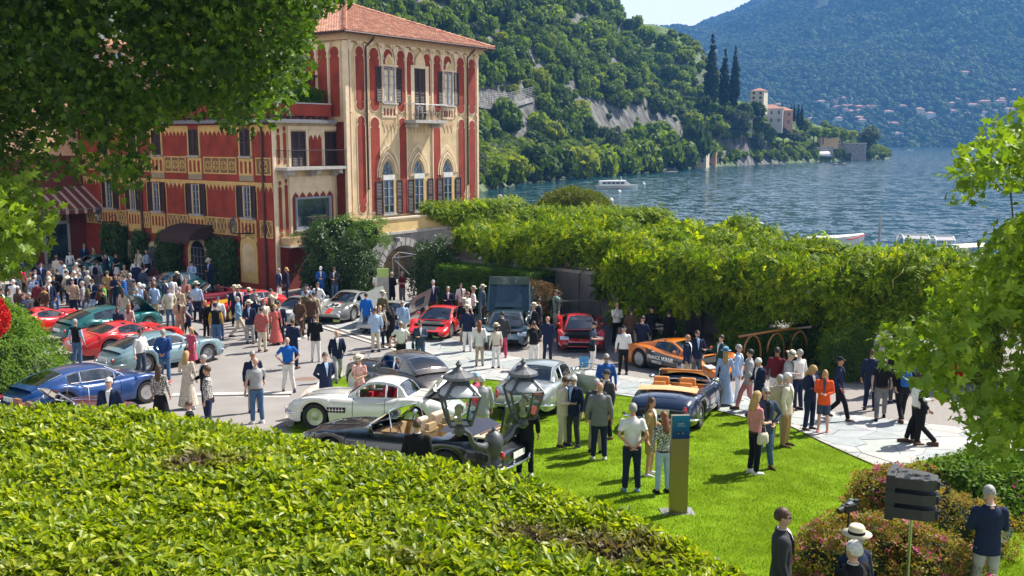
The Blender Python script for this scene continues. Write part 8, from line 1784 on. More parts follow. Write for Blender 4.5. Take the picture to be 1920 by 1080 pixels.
CROWD = """60 480 90 m relax j:navy:white t:black bs|standing behind the crowd under the lower plane bough
105 479 170 m relax j:cream t:beige bs cap=tan|in yellow cap left of the woman in the white long dress
130 470 40 f relax D:white k:white bl|near the striped awning entrance
157 457 10 m relax j:navy:lblue t:navy gs tie|left of the pair on the villa entrance step
175 462 -70 m one j:tan t:brown ns|right of the pair on the villa entrance step
198 475 -60 m chin j:navy:white t:navy ns|hand at chin beside the leftmost ivy panel
217 476 -20 f oneL p:black k:white rl|in front of the leftmost ivy panel
259 467 -30 m pockets j:cream:navy t:black bs tie|leaning by the small arched window
274 469 60 m relax s:lblue t:navy gs|beside the man in the cream jacket at the arched window
148 485 180 m relax j:black t:black bs straw|back turned near the hidden teal coupe
114 489 150 m relax s:lblue t:grey ns|left of the straw hat near the teal coupe
173 490 30 f relax s:white t:black bo|between the teal coupe and the ivy
181 488 170 m relax s:lgrey t:grey bs bp=black|with black backpack left of the ivy panel
14 498 160 f relax s:white t:beige yl|at the left edge below the maple bough
6 510 60 f relax j:white t:white yo|at the very left edge of the crowd
37 500 180 m relax j:red t:jeans bs|seen from behind at the left edge
29 515 40 f relax s:sky t:jeans rl|left edge beside the navy jacket
19 521 180 m relax j:navy t:navy bs|back turned at the left edge
65 506 30 m shift j:slate t:grey ns|in the thick of the left crowd
55 511 -30 m relax j:beige t:olive bs cap=olive|in olive cap in the left crowd
76 493 20 m relax j:navy:lblue t:navy bs|second row of the left crowd
90 508 -60 m relax j:cream t:beige 0|bald in the left crowd
99 516 10 m pockets j:black:navy t:blue bs|wearing bright jeans above the red racing coupe
68 527 170 m relax s:burgundy t:black bs cap=blue|in blue cap with back to the camera
82 536 -30 f relax j:mustard t:olive ro|holding a camera beside the blue cap
107 504 180 m relax j:black t:black bs|behind the man in jeans, left crowd
137 498 20 m relax j:black:white t:black bs|centre of the shaded crowd
157 499 170 m hips j:slate t:grey ns|broad back in the middle of the left crowd
132 511 60 m one j:navy:white t:navy bs|talking in the middle of the left crowd
148 511 -20 m relax j:navy:lblue t:navy gs|older, facing the blue-grey back
135 523 10 m one j:beige:pink t:navy bs|facing the camera above the green coupe
154 527 -70 m one s:lgrey t:jeans gs bp=olive|with olive backpack above the green coupe
173 522 -10 m phone j:navy:white t:lblue bs sg|in sunglasses above the green coupe
200 508 170 m relax j:tan t:brown bs cap=olive|in cap and tan jacket, back turned
193 529 -60 m relax s:green t:grey bs|in the crowd above the green coupe
193 541 -80 m bend s:black t:black bs cap=black hold=black|photographing the green coupe
216 514 10 m crossed j:navy:navy t:navy bs beard|bearded, left of the brown-haired men
224 524 -60 m relax s:dgreen t:grey ns|in the crowd right of the bearded man
231 515 -70 m relax j:blue t:navy bs|in bright blue suit, middle crowd
243 512 160 m relax j:grey t:grey gs|grey head in the middle crowd
254 491 170 m relax j:navy t:navy gs|under the small arched window
232 497 0 f relax s:beige t:beige yo|under the leftmost ivy panel
251 526 20 m relax s:grey t:black bs cap=black|in black cap beside the brown jacket
230 541 180 f relax j:cream t:beige nl|long-haired, watching the raised green bonnet
256 541 160 f relax s:lblue t:lblue gs|with sweater on shoulders by the raised bonnet
268 533 -40 m relax j:brown t:lblue ws cap=white|in white cap near the raised green bonnet
280 528 0 f relax s:dgrey t:grey bl|behind the raised green bonnet
308 521 90 m relax j:navy t:beige bs cap=navy|in navy cap beside the teal coupe
316 539 30 m pockets j:cream:lblue t:jeans bs|in jeans right of the raised green bonnet
220 575 180 f crossed s:navy t:navy no|leaning at the green coupe, left of two women
241 569 160 f relax s:pink:floral t:white rl|at the green coupe, right of two women
140 598 170 m relax v:black:lblue t:jeans gs z1.0|in vest and jeans behind the green coupe
3 541 60 m relax j:black t:black bs|at the left edge above the ivy mound
16 541 90 m relax s:grey t:black bs|just above the ivy mound
261 617 60 m oneL s:white t:slate bs sg|at the window of the pale blue coupe
305 617 180 m behind j:blue:plaid t:jeans gs s=coral|hands clasped at the pale blue coupe
357 613 -30 f relax d:rose t:rose yl bag=black sg|with black bag by the pale blue coupe nose
297 683 170 f relax s:black:floral K:black nl|with long brown hair right of the blue coupe
348 659 180 f oneL D:beige:floral t:beige yc|with curly hair before the drain channel
382 665 -60 m one j:black:white t:black gs|behind the patterned shirt above the hedge
387 686 -80 m relax s:navy:floral t:navy ns bag=brown|with shoulder strap just above the hedge
203 708 5 m relax j:navy:white t:navy ws z1.02|half hidden by the hedge at the blue coupe
354 752 -60 m one j:black:white t:black ns sg z.8|low behind the hedge near the drain
359 489 -10 m phone s:lblue t:grey bs bp=black|with black backpack straps at the villa door
392 483 -20 m phone j:navy:lblue t:navy bs straw|beside the arched villa door
320 518 20 m relax j:white:lblue t:white bs sg|in front of the teal coupe windscreen
331 509 160 f relax s:black t:black bl straw|beside the teal coupe
347 523 20 f relax s:pink t:beige rl|between the teal coupe and the red roadster
336 538 160 m relax j:beige t:beige gs|grey-haired, below the teal coupe
352 534 150 f relax s:beige t:beige rc|curly-haired, left of the light blue shirt
367 527 180 m relax s:lblue t:navy bs straw|back turned before the dark red roadster
335 559 10 m one j:beige:black t:beige bs|facing us left of the walking vest man
353 555 -90 m walk v:navy:lgrey t:navy bs|striding left before the crowd
384 563 60 f relax s:black t:black yo|blonde in all black outfit
397 563 40 f one s:black t:beige bl|between the blonde and the mustard sleeves
403 568 180 m relax v:black:mustard t:jeans bs cap=navy|with mustard sleeves and cap, back turned
408 556 10 m relax s:white t:jeans bs sg|in sunglasses behind the mustard sleeves
439 534 20 m relax j:navy:white t:black ws straw|at the yellow bonnet, leftmost straw hat
447 534 30 f relax s:pink:floral t:white bo straw|at the yellow bonnet in flowered blouse
466 539 180 m relax j:navy t:navy bs straw|back turned at the red and yellow coupe
477 542 20 m relax s:grey t:grey bs cap=dgrey|in grey flat cap at the red coupe door
480 551 30 m relax j:navy:white t:navy gs sg|in sunglasses in front of the red coupe
445 556 110 m walk j:sky:lblue t:cream gs|walking right in front of the yellow bonnet
484 558 180 m relax j:navy t:navy gs|grey-haired back among the red coupe watchers
466 562 10 m one j:navy:lblue t:lgrey ws straw|talking, centre of the forecourt group
494 562 40 m relax j:cream:white t:cream ns|behind the plaid jacket
489 576 170 m one j:coral:plaid t:cream bs|seen from behind in the forecourt group
506 557 160 f relax s:brown t:black nl bag=lgrey|with dark hair left of the coral dress
515 571 20 f relax D:coral t:coral yo|partly behind the man in the navy suit
523 566 5 m relax j:navy:white t:navy bs s=brown|facing us at the right of the forecourt group
507 541 120 m photo j:cream t:cream bs|photographing the silver coupe
522 503 80 m relax j:navy:lblue t:white gs|left of the statue niche talking
537 501 -80 m one j:navy:white t:navy yo|between the statue and the blazered man
601 499 10 m phone j:blue:white t:blue bs cap=white|in white cap by the ivy corner
627 500 -10 m phone j:dgrey:white t:jeans ns|standing alone by the ivy mass
574 533 30 m photo s:lblue t:grey bs cap=navy|in navy cap behind the silver coupe
595 529 -20 m pockets j:white:black t:white bs sg|in sunglasses right of the silver coupe
588 547 170 m relax j:beige t:beige bs|back turned between silver coupe and racer
582 551 170 m relax j:brown t:navy ns|in tweed between the two silver cars
561 557 150 m walk2 j:brown t:brown bs|walking past the silver coupe
573 544 170 m relax c:olive t:olive ns|in long olive coat beside the silver coupe
548 598 160 m one j:navy t:navy ns|back turned behind the blue polo shirt
590 590 180 m one j:black t:white ns s=lgrey|back turned in the middle of the asphalt
631 619 20 m walk j:navy:white t:lgrey 0|bald, hands behind him near the stone drain
538 632 10 m hips p:royal t:white 0 s=navy z1.0|bald, alone on the asphalt
609 661 30 m behind j:navy:lblue t:beige ns|with glasses behind the white roadster
673 662 -10 f phone d:coral:floral t:coral ns straw|and white scarf by the vintage coupe
473 658 30 m relax j:navy:white t:beige gs|behind the man in the grey tee
478 670 -150 m gesture p:lgrey t:jeans 0 s=white z1.02|bald, pointing left by the hedge
708 509 10 m phone p:white h:black bs cap=black sg|in black cap left of the info panel
734 510 150 m one c:black t:black gs|in front of the arch
754 509 -40 m crossed p:burgundy t:grey gs sg|right of the dark arch opening
686 549 170 m relax j:royal t:jeans bs|back turned beside the number 24 racer
717 544 150 m relax j:olive t:olive gs straw|beside the silver concept car
703 577 -160 m oneL j:lblue t:cream ns|back turned at the silver racer's right
712 573 10 f relax s:beige:floral t:navy yo|blonde between the two light jackets
721 570 -10 f phone j:black:white t:black bl|dark-haired woman facing us
735 577 -150 f one d:black t:black bl bag=blue|with bright blue bag
754 564 10 m relax j:lblue:sky t:cream gs sg|left of the red wedge car
751 602 5 m hips p:white t:black gs sg|hands on hips on the paving
787 600 20 m chin j:slate:white t:jeans bs sg bag=dgreen|with green bag in front of the red wedge
812 525 10 m behind j:navy:white t:brown gs cap=lgrey|in pale flat cap at the hedge
840 537 5 m chin j:navy:white t:black gs|older, hands clasped at the hedge
864 531 20 f relax j:white:brown t:beige bs bag=brown|with strap across at the hedge
876 547 60 m one s:white t:navy rs|red-bearded beside the straw hats
887 536 100 m one s:white t:black gs straw|talking in front of the clipped hedge
906 533 -80 m one j:slate t:brown gs straw|next to the raised car door
870 558 170 m relax j:black t:beige gs straw|behind the navy blazer and white trousers
876 571 180 m relax j:navy t:white gs straw s=lgrey|back turned right of the red wedge
899 601 175 f relax j:white t:beige rl bag=black|long-haired with black bag, back turned
930 605 -160 f relax s:cream:floral t:white no straw|in patterned shawl before the slate supercar
942 584 180 m relax j:dgrey t:rose bs s=rose|back turned before the slate supercar
1001 567 -60 m relax j:black:white t:black gs straw|right of the slate supercar
1011 560 -80 m one j:dgrey:white t:dgrey bs|in dark suit behind the white hat
1001 602 180 m photo p:black t:white ns bp=black s=lgrey|with black backpack photographing
1027 593 170 m relax j:navy t:navy 0 s=brown|bald, between the two supercars
1043 544 -60 m relax j:mint t:white ns bp=dgrey|with grey backpack on the terrace steps
1112 602 70 m phone p:slate t:white bs sg s=white bag=black|walking in front of the red supercar
1157 567 10 m chin s:white t:black 0 sg|bald, at the pillar behind the red supercar
1170 611 180 m one s:white t:black gs cap=black|in black cap, back turned at the orange racer
1184 577 170 m relax j:brown t:brown bs|in the pergola shade left
1204 592 150 m bend j:navy t:navy bs|bending in the pergola shade
1223 574 0 m relax s:black t:black bs cap=black|in black cap behind the rear wing
1255 581 180 m relax j:black t:black bs|back turned in the pergola shade
1290 627 60 m relax j:navy:white t:beige 0|bald, left of two before the orange racer
1308 620 10 m pockets j:navy:lblue t:grey:plaid ns beard sg|bearded, before the orange racer
1353 628 -60 m gesture j:dgreen:white t:black bs|behind the orange racer's bonnet
1361 650 175 f relax D:lblue t:white yl straw=sky s=sky|seen from behind at the racer's nose
1386 646 70 m relax j:lblue:white t:white gs|right of the blue-hatted woman
1407 655 -100 m walk j:lgrey:white t:pink bs s=brown|striding left past the navy blazer
1426 670 -70 m phone j:navy:white t:navy ws|white-haired, reading beside the path
1458 651 150 m relax s:burgundy t:white bs|in dark red shirt by the shrub
1480 655 60 m phone j:lgrey:black t:white gs straw|near the pergola pillar
1500 655 -150 m relax s:white:floral t:navy gs|in printed shirt left of the pillar
1463 702 175 m relax j:beige t:beige gs s=navy|back turned at the lawn edge
1478 699 60 m relax j:cream t:tan ws s=brown|close behind the beige jacket
1437 726 10 m hips j:slate:black t:jeans gs beard sg s=brown z1.04|bearded, with blonde companion on the lawn
1419 735 110 f one p:pink t:black yc bag=cream s=white z1.02|blonde with cream bag on the lawn
1522 684 30 m phone j:navy:lgrey t:navy yc s=brown|long wavy hair, beside the orange jacket
1548 692 -20 f phone j:orange:slate h:slate yl s=coral|and red shoes on the paving
1576 669 60 m walk j:navy:navy t:black bs cap=black s=brown|in black cap right of the orange jacket
1637 655 150 m relax j:navy:white t:navy ns s=brown|left of the garden statue
1657 670 160 m walk p:black t:grey 0 s=black|bald, walking in front of the statue
1682 645 -160 m relax j:black t:dgrey 0|bald, right of the statue
1698 669 175 m walk j:black t:black bs bp=blue|with blue backpack right of the statue
1725 697 90 m one s:white t:black bs|near the maple leaves, walking
1733 700 -110 m walk j:black:white t:black bs s=brown|striding left across the paving
891 699 60 f relax s:rose t:beige gs cap=sky|in pale blue cap behind the left lantern
903 704 -160 m relax j:lgrey t:cream ws|white-haired behind the left lantern
985 738 180 m relax j:black t:black bs s=white|hidden by the right lantern
1057 705 50 m phone j:cream:lblue t:cream ns s=brown|in cream suit beside the silver coupe
1076 703 -40 m one j:navy:lblue t:dgrey ws sg|smiling beside the cream suit
1137 663 -10 m one s:blue t:navy gs beard sg|grey-bearded behind the silver coupe door
1139 693 -60 m one j:dgrey:white t:black bs cap=dgrey|in flat cap by the open door
1119 710 160 m relax j:dgrey t:beige gs|grey-haired beside the bald man
1125 716 175 m relax j:grey t:navy 0 s=white|bald, back turned on the lawn
1187 756 180 m behind p:white t:navy gs s=sky z1.03|hands behind back on the lawn
1221 745 60 f oneL j:tan:white h:tan nl s=white|long-haired behind the floral top
1246 772 -165 f one s:dgreen:floral t:lblue rl s=black bag=black|with navy jacket beside the sign
782 785 170 m relax j:black t:black ns|in the black convertible behind the hedge
1469 953 80 m relax j:dgrey:white t:dgrey ns tie sg fine z1.02|in dark suit at the lower edge
1606 984 -150 m relax j:navy:lblue t:navy gs straw fine|in panama hat at the bottom edge
1602 1014 -150 m relax j:black t:black ws fine|white-haired at the bottom edge
1860 912 175 m phone j:navy t:lgrey gs fine|at the right edge before the shrub"""
for ln in CROWD.split("\n"):
 a, b = ln.split("|"); person(a, b)
person("1648 571 -60 m sit j:black:white t:dgrey bs", "seated on the white chair beyond the pergola")
used = set(); rp = random.Random(5)
while len(used) < 30:
 x, y = rp.uniform(0, 300), rp.uniform(484, 552); c1, c2, sx = rp.choice(('navy', 'black', 'grey', 'dgrey', 'beige', 'lblue', 'white', 'slate', 'brown', 'cream')), rp.choice(('navy', 'black', 'grey', 'beige', 'jeans')), rp.choice('mmmf')
 if (c1, c2) in used or (x > 90 and y > 535): continue
 used.add((c1, c2)); person('%d %d %d %s %s %s:%s t:%s %s' % (x, y, rp.choice((0, 30, -40, 90, 160, 180, 200, -90)), sx, rp.choice(('relax', 'shift', 'one', 'pockets', 'phone', 'behind')), rp.choice('jjs'), c1, c2, rp.choice(('bs', 'ns', 'gs', 'ws')) if sx == 'm' else rp.choice(('bl', 'nl', 'yo'))), ('in the back rows of the shaded crowd' if y < 510 else 'in the middle rows of the left crowd' if y < 532 else 'in the front rows of the left crowd'))
# STREET FURNITURE AND SMALL THINGS
px0, Y0 = 926, 12.4; pb = atY(px0, 832, Y0); zg = g(pb.x, pb.y)
e = empty('lamp_post', 'tall dark cast-iron lamp post with two glazed lanterns at the hedge edge', 'lamp post', (pb.x, pb.y, zg)); zb = pb.z-zg
m = MB(); m.lathe([(.22, 0), (.22, .25), (.15, .3), (.12, .5), (.075, .7), (.06, 1.2), (.05, zb-.95), (.075, zb-.90), (.055, zb-.82), (.06, zb-.70), (.085, zb-.62), (.135, zb-.56), (.145, zb-.51), (.095, zb-.46), (.075, zb-.38), (.10, zb-.33), (.11, zb-.28), (.075, zb-.24), (.07, zb-.17), (.09, zb-.12), (.12, zb-.05), (.128, zb+.02), (.118, zb+.09), (.08, zb+.15), (.025, zb+.18), (.03, zb+.20), (.012, zb+.23)], 20); m.build('post', lampm, e, auto=40)
for (px, py, Y, lb) in ((861, 806, 11.9, 'left'), (981, 792, 12.9, 'right')):
 q = atY(px, py, Y)-Vector(e.location); d = Vector((q.x, q.y, 0)).normalized(); h = q.z-zb
 m = MB(); pts = [d*.12+Vector((0, 0, zb+.02)), d*.22+Vector((0, 0, zb+.0)), d*.34+Vector((0, 0, zb+.05)), d*.42+Vector((0, 0, zb+.12)), Vector((q.x, q.y, 0))*.72+Vector((0, 0, zb+h*.55+.06)), Vector((q.x, q.y, 0))*.86+Vector((0, 0, zb+h*.92)), Vector((q.x, q.y, q.z-.0))]
 m.tube(pts, [.04, .058, .05, .032, .03, .027, .025], 10); m.ball(pts[2], .052, 10, 7); m.lathe([(.03, q.z-.08), (.075, q.z-.03), (.06, q.z+.03), (.03, q.z+.08)], 12, (q.x, q.y, 0)); m.build('arm', lampm, e, smooth=True)
 l = empty('lantern', None, None, q+Vector((0, 0, .08))); l.parent = e; l.scale = (1.25, 1.25, .80); l.rotation_euler = (0, 0, .25); lantern_geo(l, .98)
 m = MB(); rs = [[(r*cos(a), r*sin(a), z) for a in np.linspace(pi/4, 2*pi+pi/4, 5)[:-1]] for r, z in ((.262, .515), (.13, .70))]
 m = MB(); m.rings([[(r*cos(a), r*sin(a), z) for a in np.linspace(0, 2*pi, 15)[:-1]] for r, z in ((.20, .50), (.19, .55), (.12, .64), (.03, .67))], cap=False); m.build('reflector', mat('reflector', (.42, .43, .44), .5), l, smooth=True)
q = at(1271, 963); e = empty('info_pillar', 'tall brushed-metal information pillar with blue panel standing on the lawn', 'sign', (q.x, q.y, q.z), radians(4))
brz = mat('brushed_bronze', (.34, .26, .15), .32, metal=.85, var=.15, ns=3, stretch=(60, 60, .3))
m = MB(); m.b2(-.165, .165, -.045, .045, .02, 1.86); m.build('column', brz, e); m = MB(); m.b2(-.30, .30, -.24, .24, 0, .02); m.build('base_plate', mat('steel_plate', (.45, .44, .42), .35, metal=.7), e)
pb_ = bpy.data.materials.new('blue_panel'); pb_.use_nodes = True; n_ = pb_.node_tree; p = n_.nodes['Principled BSDF']; p.inputs['Roughness'].default_value = .2; tcx = n_.nodes.new('ShaderNodeTexCoord'); sx = n_.nodes.new('ShaderNodeSeparateXYZ'); r = n_.nodes.new('ShaderNodeValToRGB'); mr = n_.nodes.new('ShaderNodeMapRange'); mr.inputs[1].default_value = 1.43; mr.inputs[2].default_value = 1.86
n_.links.new(tcx.outputs['Object'], sx.inputs[0]); n_.links.new(sx.outputs[2], mr.inputs[0]); n_.links.new(mr.outputs[0], r.inputs[0]); r.color_ramp.elements[0].color = (.005, .02, .12, 1); r.color_ramp.elements[1].color = (.01, .16, .30, 1); n_.links.new(r.outputs[0], p.inputs[0])
m = MB(); m.b2(-.155, .165, -.052, -.0455, 1.43, 1.86); pnl = m.build('blue_panel', pb_, e)
text('CLASS B', .032, orient((0, -.054, 1.71), (1, 0, 0), (0, 0, 1)), wt, pnl, 'lettering', ext=.001); m = MB(); m.b2(-.08, .1, -.0545, -.053, 1.675, 1.679); m.b2(-.06, .08, -.0545, -.053, 1.662, 1.666); m.build('small_print', mat('pale_print', (.3, .45, .6), .5), pnl)
m = MB(); m.b2(-.06, .06, -.055, -.0535, 1.53, 1.55); m.b2(-.035, .03, -.055, -.0535, 1.5505, 1.562); cs = m.build('car_picture', bk, pnl); m = MB(); [m.lathe([(.001, -.001), (.010, -.001)], 10, (x, -.056, 1.53), ax='y') for x in (-.038, .04)]; m.build('car_wheels', wt, cs)
q = atY(1709, 972, 10.3); zg = g(q.x, q.y); e = empty('loudspeaker', 'black three-cabinet loudspeaker on a steel pole among the azaleas', 'loudspeaker', (q.x, q.y, zg), radians(-28)); z0 = q.z-zg
m = MB(); m.tube([(0, 0, 0), (0, 0, z0)], .018, 10); m.build('pole', mat('steel_pole', (.5, .5, .5), .25, metal=.9), e)
spm = mat('speaker_black', (.018, .018, .02), .55, bump=.002, bs=200)
for k in range(3):
 z = z0+.02+k*.17; m = MB(); m.prism([(-.23, -.19), (-.17, -.2), (.12, -.165), (.24, -.10), (.24, .10), (.12, .165), (-.17, .2), (-.23, .19)], z+.01+.015, z+.145); m.b2(-.26, -.17, -.22, .22, z, z+.168); o = m.build('cabinet', spm, e); md = o.modifiers.new('b', 'BEVEL'); md.width = .006; md.segments = 2
 m = MB(); m.b2(.24, .27, -.06, .06, z+.03, z+.12); m.tube([(.26, -.03, z+.1), (.33, -.04, z+.08), (.36, 0, z-.0), (.30, .05, z-.04)], .011, 6); m.tube([(.26, .03, z+.08), (.32, .05, z+.1), (.37, .02, z+.05), (.3, -.02, z-.03)], .011, 6); o2 = m.build('connector', bk, o); m = MB(); m.b2(.271, .277, -.04, -.01, z+.06, z+.10); m.build('blue_plug', mat('plug_blue', (.05, .2, .6), .4), o2)
 if k == 2:
  m = MB(); [m.b2(-.02+.012*i, -.014+.012*i, -.06, .04, z+.1455, z+.148) for i in range(9)]; m.build('vents', inner, o, kind='stuff')
q = atY(1592, 952, 13.2); e = empty('video_camera', 'black and silver video camera poking out of the azaleas', 'camera', q, .5)
m = MB(); m.box((0, 0, 0), (.22, .1, .1)); m.tube([(-.11, 0, 0), (-.2, 0, -.02)], .045, 10); m.box((.14, .0, .07), (.08, .06, .05)); m.tube([(0, 0, -.05), (0, 0, -1.1)], .015, 6); m.build('camera_body', bk, e); m = MB(); m.box((.02, 0, .06), (.12, .07, .02)); m.tube([(-.06, 0, .07), (.0, 0, .13), (.08, 0, .1)], .012, 6); m.build('handle', mats_s if False else MATS['steel_pole'], e)
stn = mat('statue_stone', (.36, .35, .33), .95, var=.3, ns=6, bump=.01, bs=25)
def statue(name, label, loc, rz, s, female=False, ped=.35):
 e = empty(name, label, 'statue', loc, rz); f = part(e, 'figure', m_skin('gesture' if not female else 'one'), stn); f.scale = (s, s, s); f.location = (0, 0, ped)
 d = part(e, 'drapery', m_top('oneL' if not female else 'one', 'd' if not female else 'D'), stn); d.scale = (s, s, s*(1 if female else .97)); d.location = (0, 0, ped); h = part(e, 'hair', local('curly'), stn, Matrix.Translation((0, 0, ped)) @ Matrix.Scale(s, 4)); 
 m = MB(); m.lathe([(.34, 0), (.34, .08), (.28, .12), (.26, ped-.08), (.31, ped-.03), (.30, ped)], 16); m.build('pedestal', stn, e, auto=40); return e
w_ = FE @ Vector((1.45, .75, 0)); statue('statue', 'grey stone statue of a small figure in the red niche at the villa corner', (w_.x, w_.y, .0), radians(-160), .78, ped=.3)
q = at(1652, 742); statue('statue', 'weathered grey garden statue of a draped woman at the right end of the pergola', (q.x, q.y, q.z), radians(150), 1.0, True, .42)
p_ = at(1652, 571, 1.3); e = empty('garden_chair', 'white metal armchair with cushion on the terrace beyond the pergola', 'chair', (p_.x+.15, p_.y, p_.z), radians(180-60)); wm_ = MATS['white_metal']
m = MB(); m.b2(-.3, .3, -.28, .3, .38, .44); m.build('seat', wm_, e)
for x in (-.28, .28):
 for y in (-.26, .28): m = MB(); m.b2(x-.025, x+.025, y-.025, y+.025, 0, .62 if y > 0 else .66); m.build('leg', wm_, e)
 m = MB(); m.b2(x-.03, x+.03, -.28, .31, .62, .66); m.build('armrest', wm_, e)
m = MB(); m.box((0, -.30, .72), (.56, .08, .60), M=Matrix.Rotation(.15, 3, 'X')); m.build('backrest', wm_, e); m = MB(); m.box((0, -.24, .78), (.5, .12, .5), M=Matrix.Rotation(.15, 3, 'X')); m.build('cushion', cloth('white'), e)
a, b = at(1392, 694), at(1513, 684); d = b-a; e = empty('wooden_arches', 'varnished wooden rail on curved arches behind the orange racer', 'rail', (a.x, a.y, a.z), math.atan2(d.y, d.x)); wd_ = mat('varnished_wood', (.36, .15, .03), .3, coat=.6, var=.2, ns=3, stretch=(.5, 6, 6)); Lr = math.hypot(d.x, d.y)
m = MB(); m.tube([(-.2, 0, 1.22), (Lr*.5, 0, 1.33), (Lr+.1, 0, 1.36)], [(.05, .045)]*3, 8); m.build('top_rail', wd_, e, smooth=True)
for k in range(3):
 c = Lr*(k*.36+.14); m = MB(); m.tube([(c+.36*cos(t), 0, .55+.68*sin(t)) for t in np.linspace(pi, 0, 11)]+[(c+.36, 0, .0)], [(.035, .04)]*12, 6); m.build('arch', wd_, e, smooth=True)
terra = mat('terracotta', (.42, .18, .09), .9, var=.15, ns=4)
def pot(label, q, s):
 e = empty('flower_pot', label, 'flower pot', q); m = MB(); m.lathe([(.16*s, 0), (.24*s, .32*s), (.27*s, .42*s), (.30*s, .43*s), (.30*s, .50*s), (.25*s, .50*s), (.22*s, .42*s)], 18); m.build('pot', terra, e, auto=40)
 P_ = NR.normal(0, 1, (60, 3))*[.22*s, .22*s, .12*s]+[0, 0, .62*s]; scatter('plant', P_, rot_to(P_-[0, 0, .4]), NR.uniform(.6, 1, 60), C_box, e)
for px, py, Y, s, lb in ((1228, 596, 41.0, 1.25, 'large terracotta pot on a ledge in the pergola gap'), (1612, 640, 37.5, .8, 'terracotta pot below the white chair'), (957, 600, 42.0, .7, 'small terracotta pot beside the rusty shrub')):
 q = atY(px, py, Y); pot(lb, (q.x, q.y, max(.3, q.z)), s)
 m = MB(); m.b2(-.9, .9, -.25, .35, -.12, 0); m.b2(-.8, .8, -.15, .3, -max(.3, q.z), -.12); o = m.build('stone_ledge', stonem, None, label='pale stone ledge under the '+lb.split(' on ')[0].split(' below ')[0].split(' beside')[0]+(', left' if px < 1000 else (', middle' if px < 1400 else ', right')), cat='ledge'); o.location = (q.x, q.y, max(.3, q.z))
q = at(719, 578); e = empty('info_board', 'tall pale information panel with lime green header before the arch', 'sign', (q.x, q.y, 0), radians(10)); m = MB(); m.b2(-.28, .28, -.03, .03, 0, 1.55); m.build('panel', mat('panel_pale', (.40, .38, .34), .6), e); m = MB(); m.b2(-.28, .28, -.035, .035, 1.55, 1.98); m.build('header', MATS['sign_lime'], e)
e = empty('metal_frame', 'slim grey scaffold frame in the arch opening', 'frame', (q.x+.3, q.y+1.6, 0), radians(20)); m = MB()
for a, b in (((0, 0, 2.3), (1.4, 0, 2.4)), ((1.4, 0, 0), (1.4, 0, 2.4)), ((0, 0, 0), (0, 0, 2.3)), ((0, 0, 2.3), (.5, .8, 2.5)), ((.5, .8, 2.5), (1.4, 0, 2.4)), ((.1, 0, 2.2), (1.35, 0, .9)), ((.5, .8, 0), (.5, .8, 2.5))): m.tube([a, b], .022, 6)
m.build('tubes', MATS['steel_pole'], e)
# BOATS
whull = mat('white_hull', (.74, .74, .72), .3, coat=.5, var=.03); dwin = mat('boat_window', (.04, .07, .08), .08)
def hull(m, L_, B_, H_, bow=.35, z0=-.3):
 st = []
 for t in np.linspace(0, 1, 9):
  x = -L_/2+L_*t; w = B_/2*(1-max(0, (t-.55)/.45)**2.2)*(.88+.12*min(1, t*4)); w = max(w, .03); zt = H_+bow*max(0, t-.4)**1.5
  st.append([(x, -w, zt), (x+.0, -w*.85, zt*.45+z0*.5), (x-.05*t, -w*.35, z0), (x-.05*t, w*.35, z0), (x, w*.85, zt*.45+z0*.5), (x, w, zt)])
 m.rings(st)
def boat(label, px, py, L_, B_, H_, rz, hm, kind, cat='boat', z=WZ):
 q = atZ(px, py, z+.3); e = empty('boat' if kind != 'launch' else 'water_taxi', label, cat, (q.x, q.y, z), rz); m = MB(); hull(m, L_, B_, H_); m.build('hull', hm, e, auto=50)
 return e
e = boat('white cabin launch moored alone in the middle of the bay', 1156, 351, 9.6, 2.6, .75, radians(4), whull, 'launch')
m = MB(); m.rings([[(x, -w, .7), (x, -w*.96, z), (x, 0, z+.12), (x, w*.96, z), (x, w, .7)] for x, w, z in ((-4.0, 1.05, 1.65), (-2, 1.1, 1.75), (1.4, 1.05, 1.8), (2.0, .98, 1.75), (3.0, .8, .95))], closed=False, cap=False); m.add([(-4.0, -1.05, .7), (-4.0, 1.05, .7), (-4.0, 1.0, 1.65), (-4.0, -1.0, 1.65)], [(0, 1, 2, 3)]); m.build('cabin', whull, e)
for k in range(5):
 m = MB(); m.b2(-3.3+k*1.0, -2.45+k*1.0, -1.12, -1.08, 1.05, 1.5); m.b2(-3.3+k*1.0, -2.45+k*1.0, 1.08, 1.12, 1.05, 1.5); m.build('window', dwin, e)
m = MB(); m.tube([(1.2, 0, 1.8), (.9, 0, 2.6)], .05, 6); m.box((1.0, 0, 2.5), (.4, .3, .1)); m.build('mast', whull, e); m = MB(); m.b2(-4.7, 3.8, -1.33, -1.29, .5, .6); m.build('rubbing_strake', MATS['grey_wood'], e)
for px, py, lb in ((1207, 347, 'white buoy right of the moored launch'), (1161, 362, 'white buoy below the moored launch'), (1146, 378, 'white buoy just above the dome-shaped tree')):
 q = atZ(px, py, WZ); m = MB(); m.ball((0, 0, .2), .42, 12, 8); m.tube([(0, 0, .5), (0, 0, .8)], .05, 6); o = m.build('buoy', whull, None, smooth=True, label=lb, cat='buoy', group='mooring buoys'); o.location = q
for px, py, L_, lb in ((1463, 309, 4, 'small dark rowing boat before the shore wall'), (1576, 308, 5, 'small dark motorboat near the stone boathouse'), (1705, 282, 8, 'tiny white speedboat far out on the lake'), (1826, 277, 12, 'white boat moored off the far shore at the right')):
 e = boat(lb, px, py, L_*1.2, 2, .6, radians(10), whull if 'white' in lb else MATS['grey_wood'], 'b'); m = MB(); m.b2(-.8, .8, -.6, .6, .5, 1.3 if L_ > 4 else .8); m.build('cockpit', dwin if L_ < 6 else whull, e)
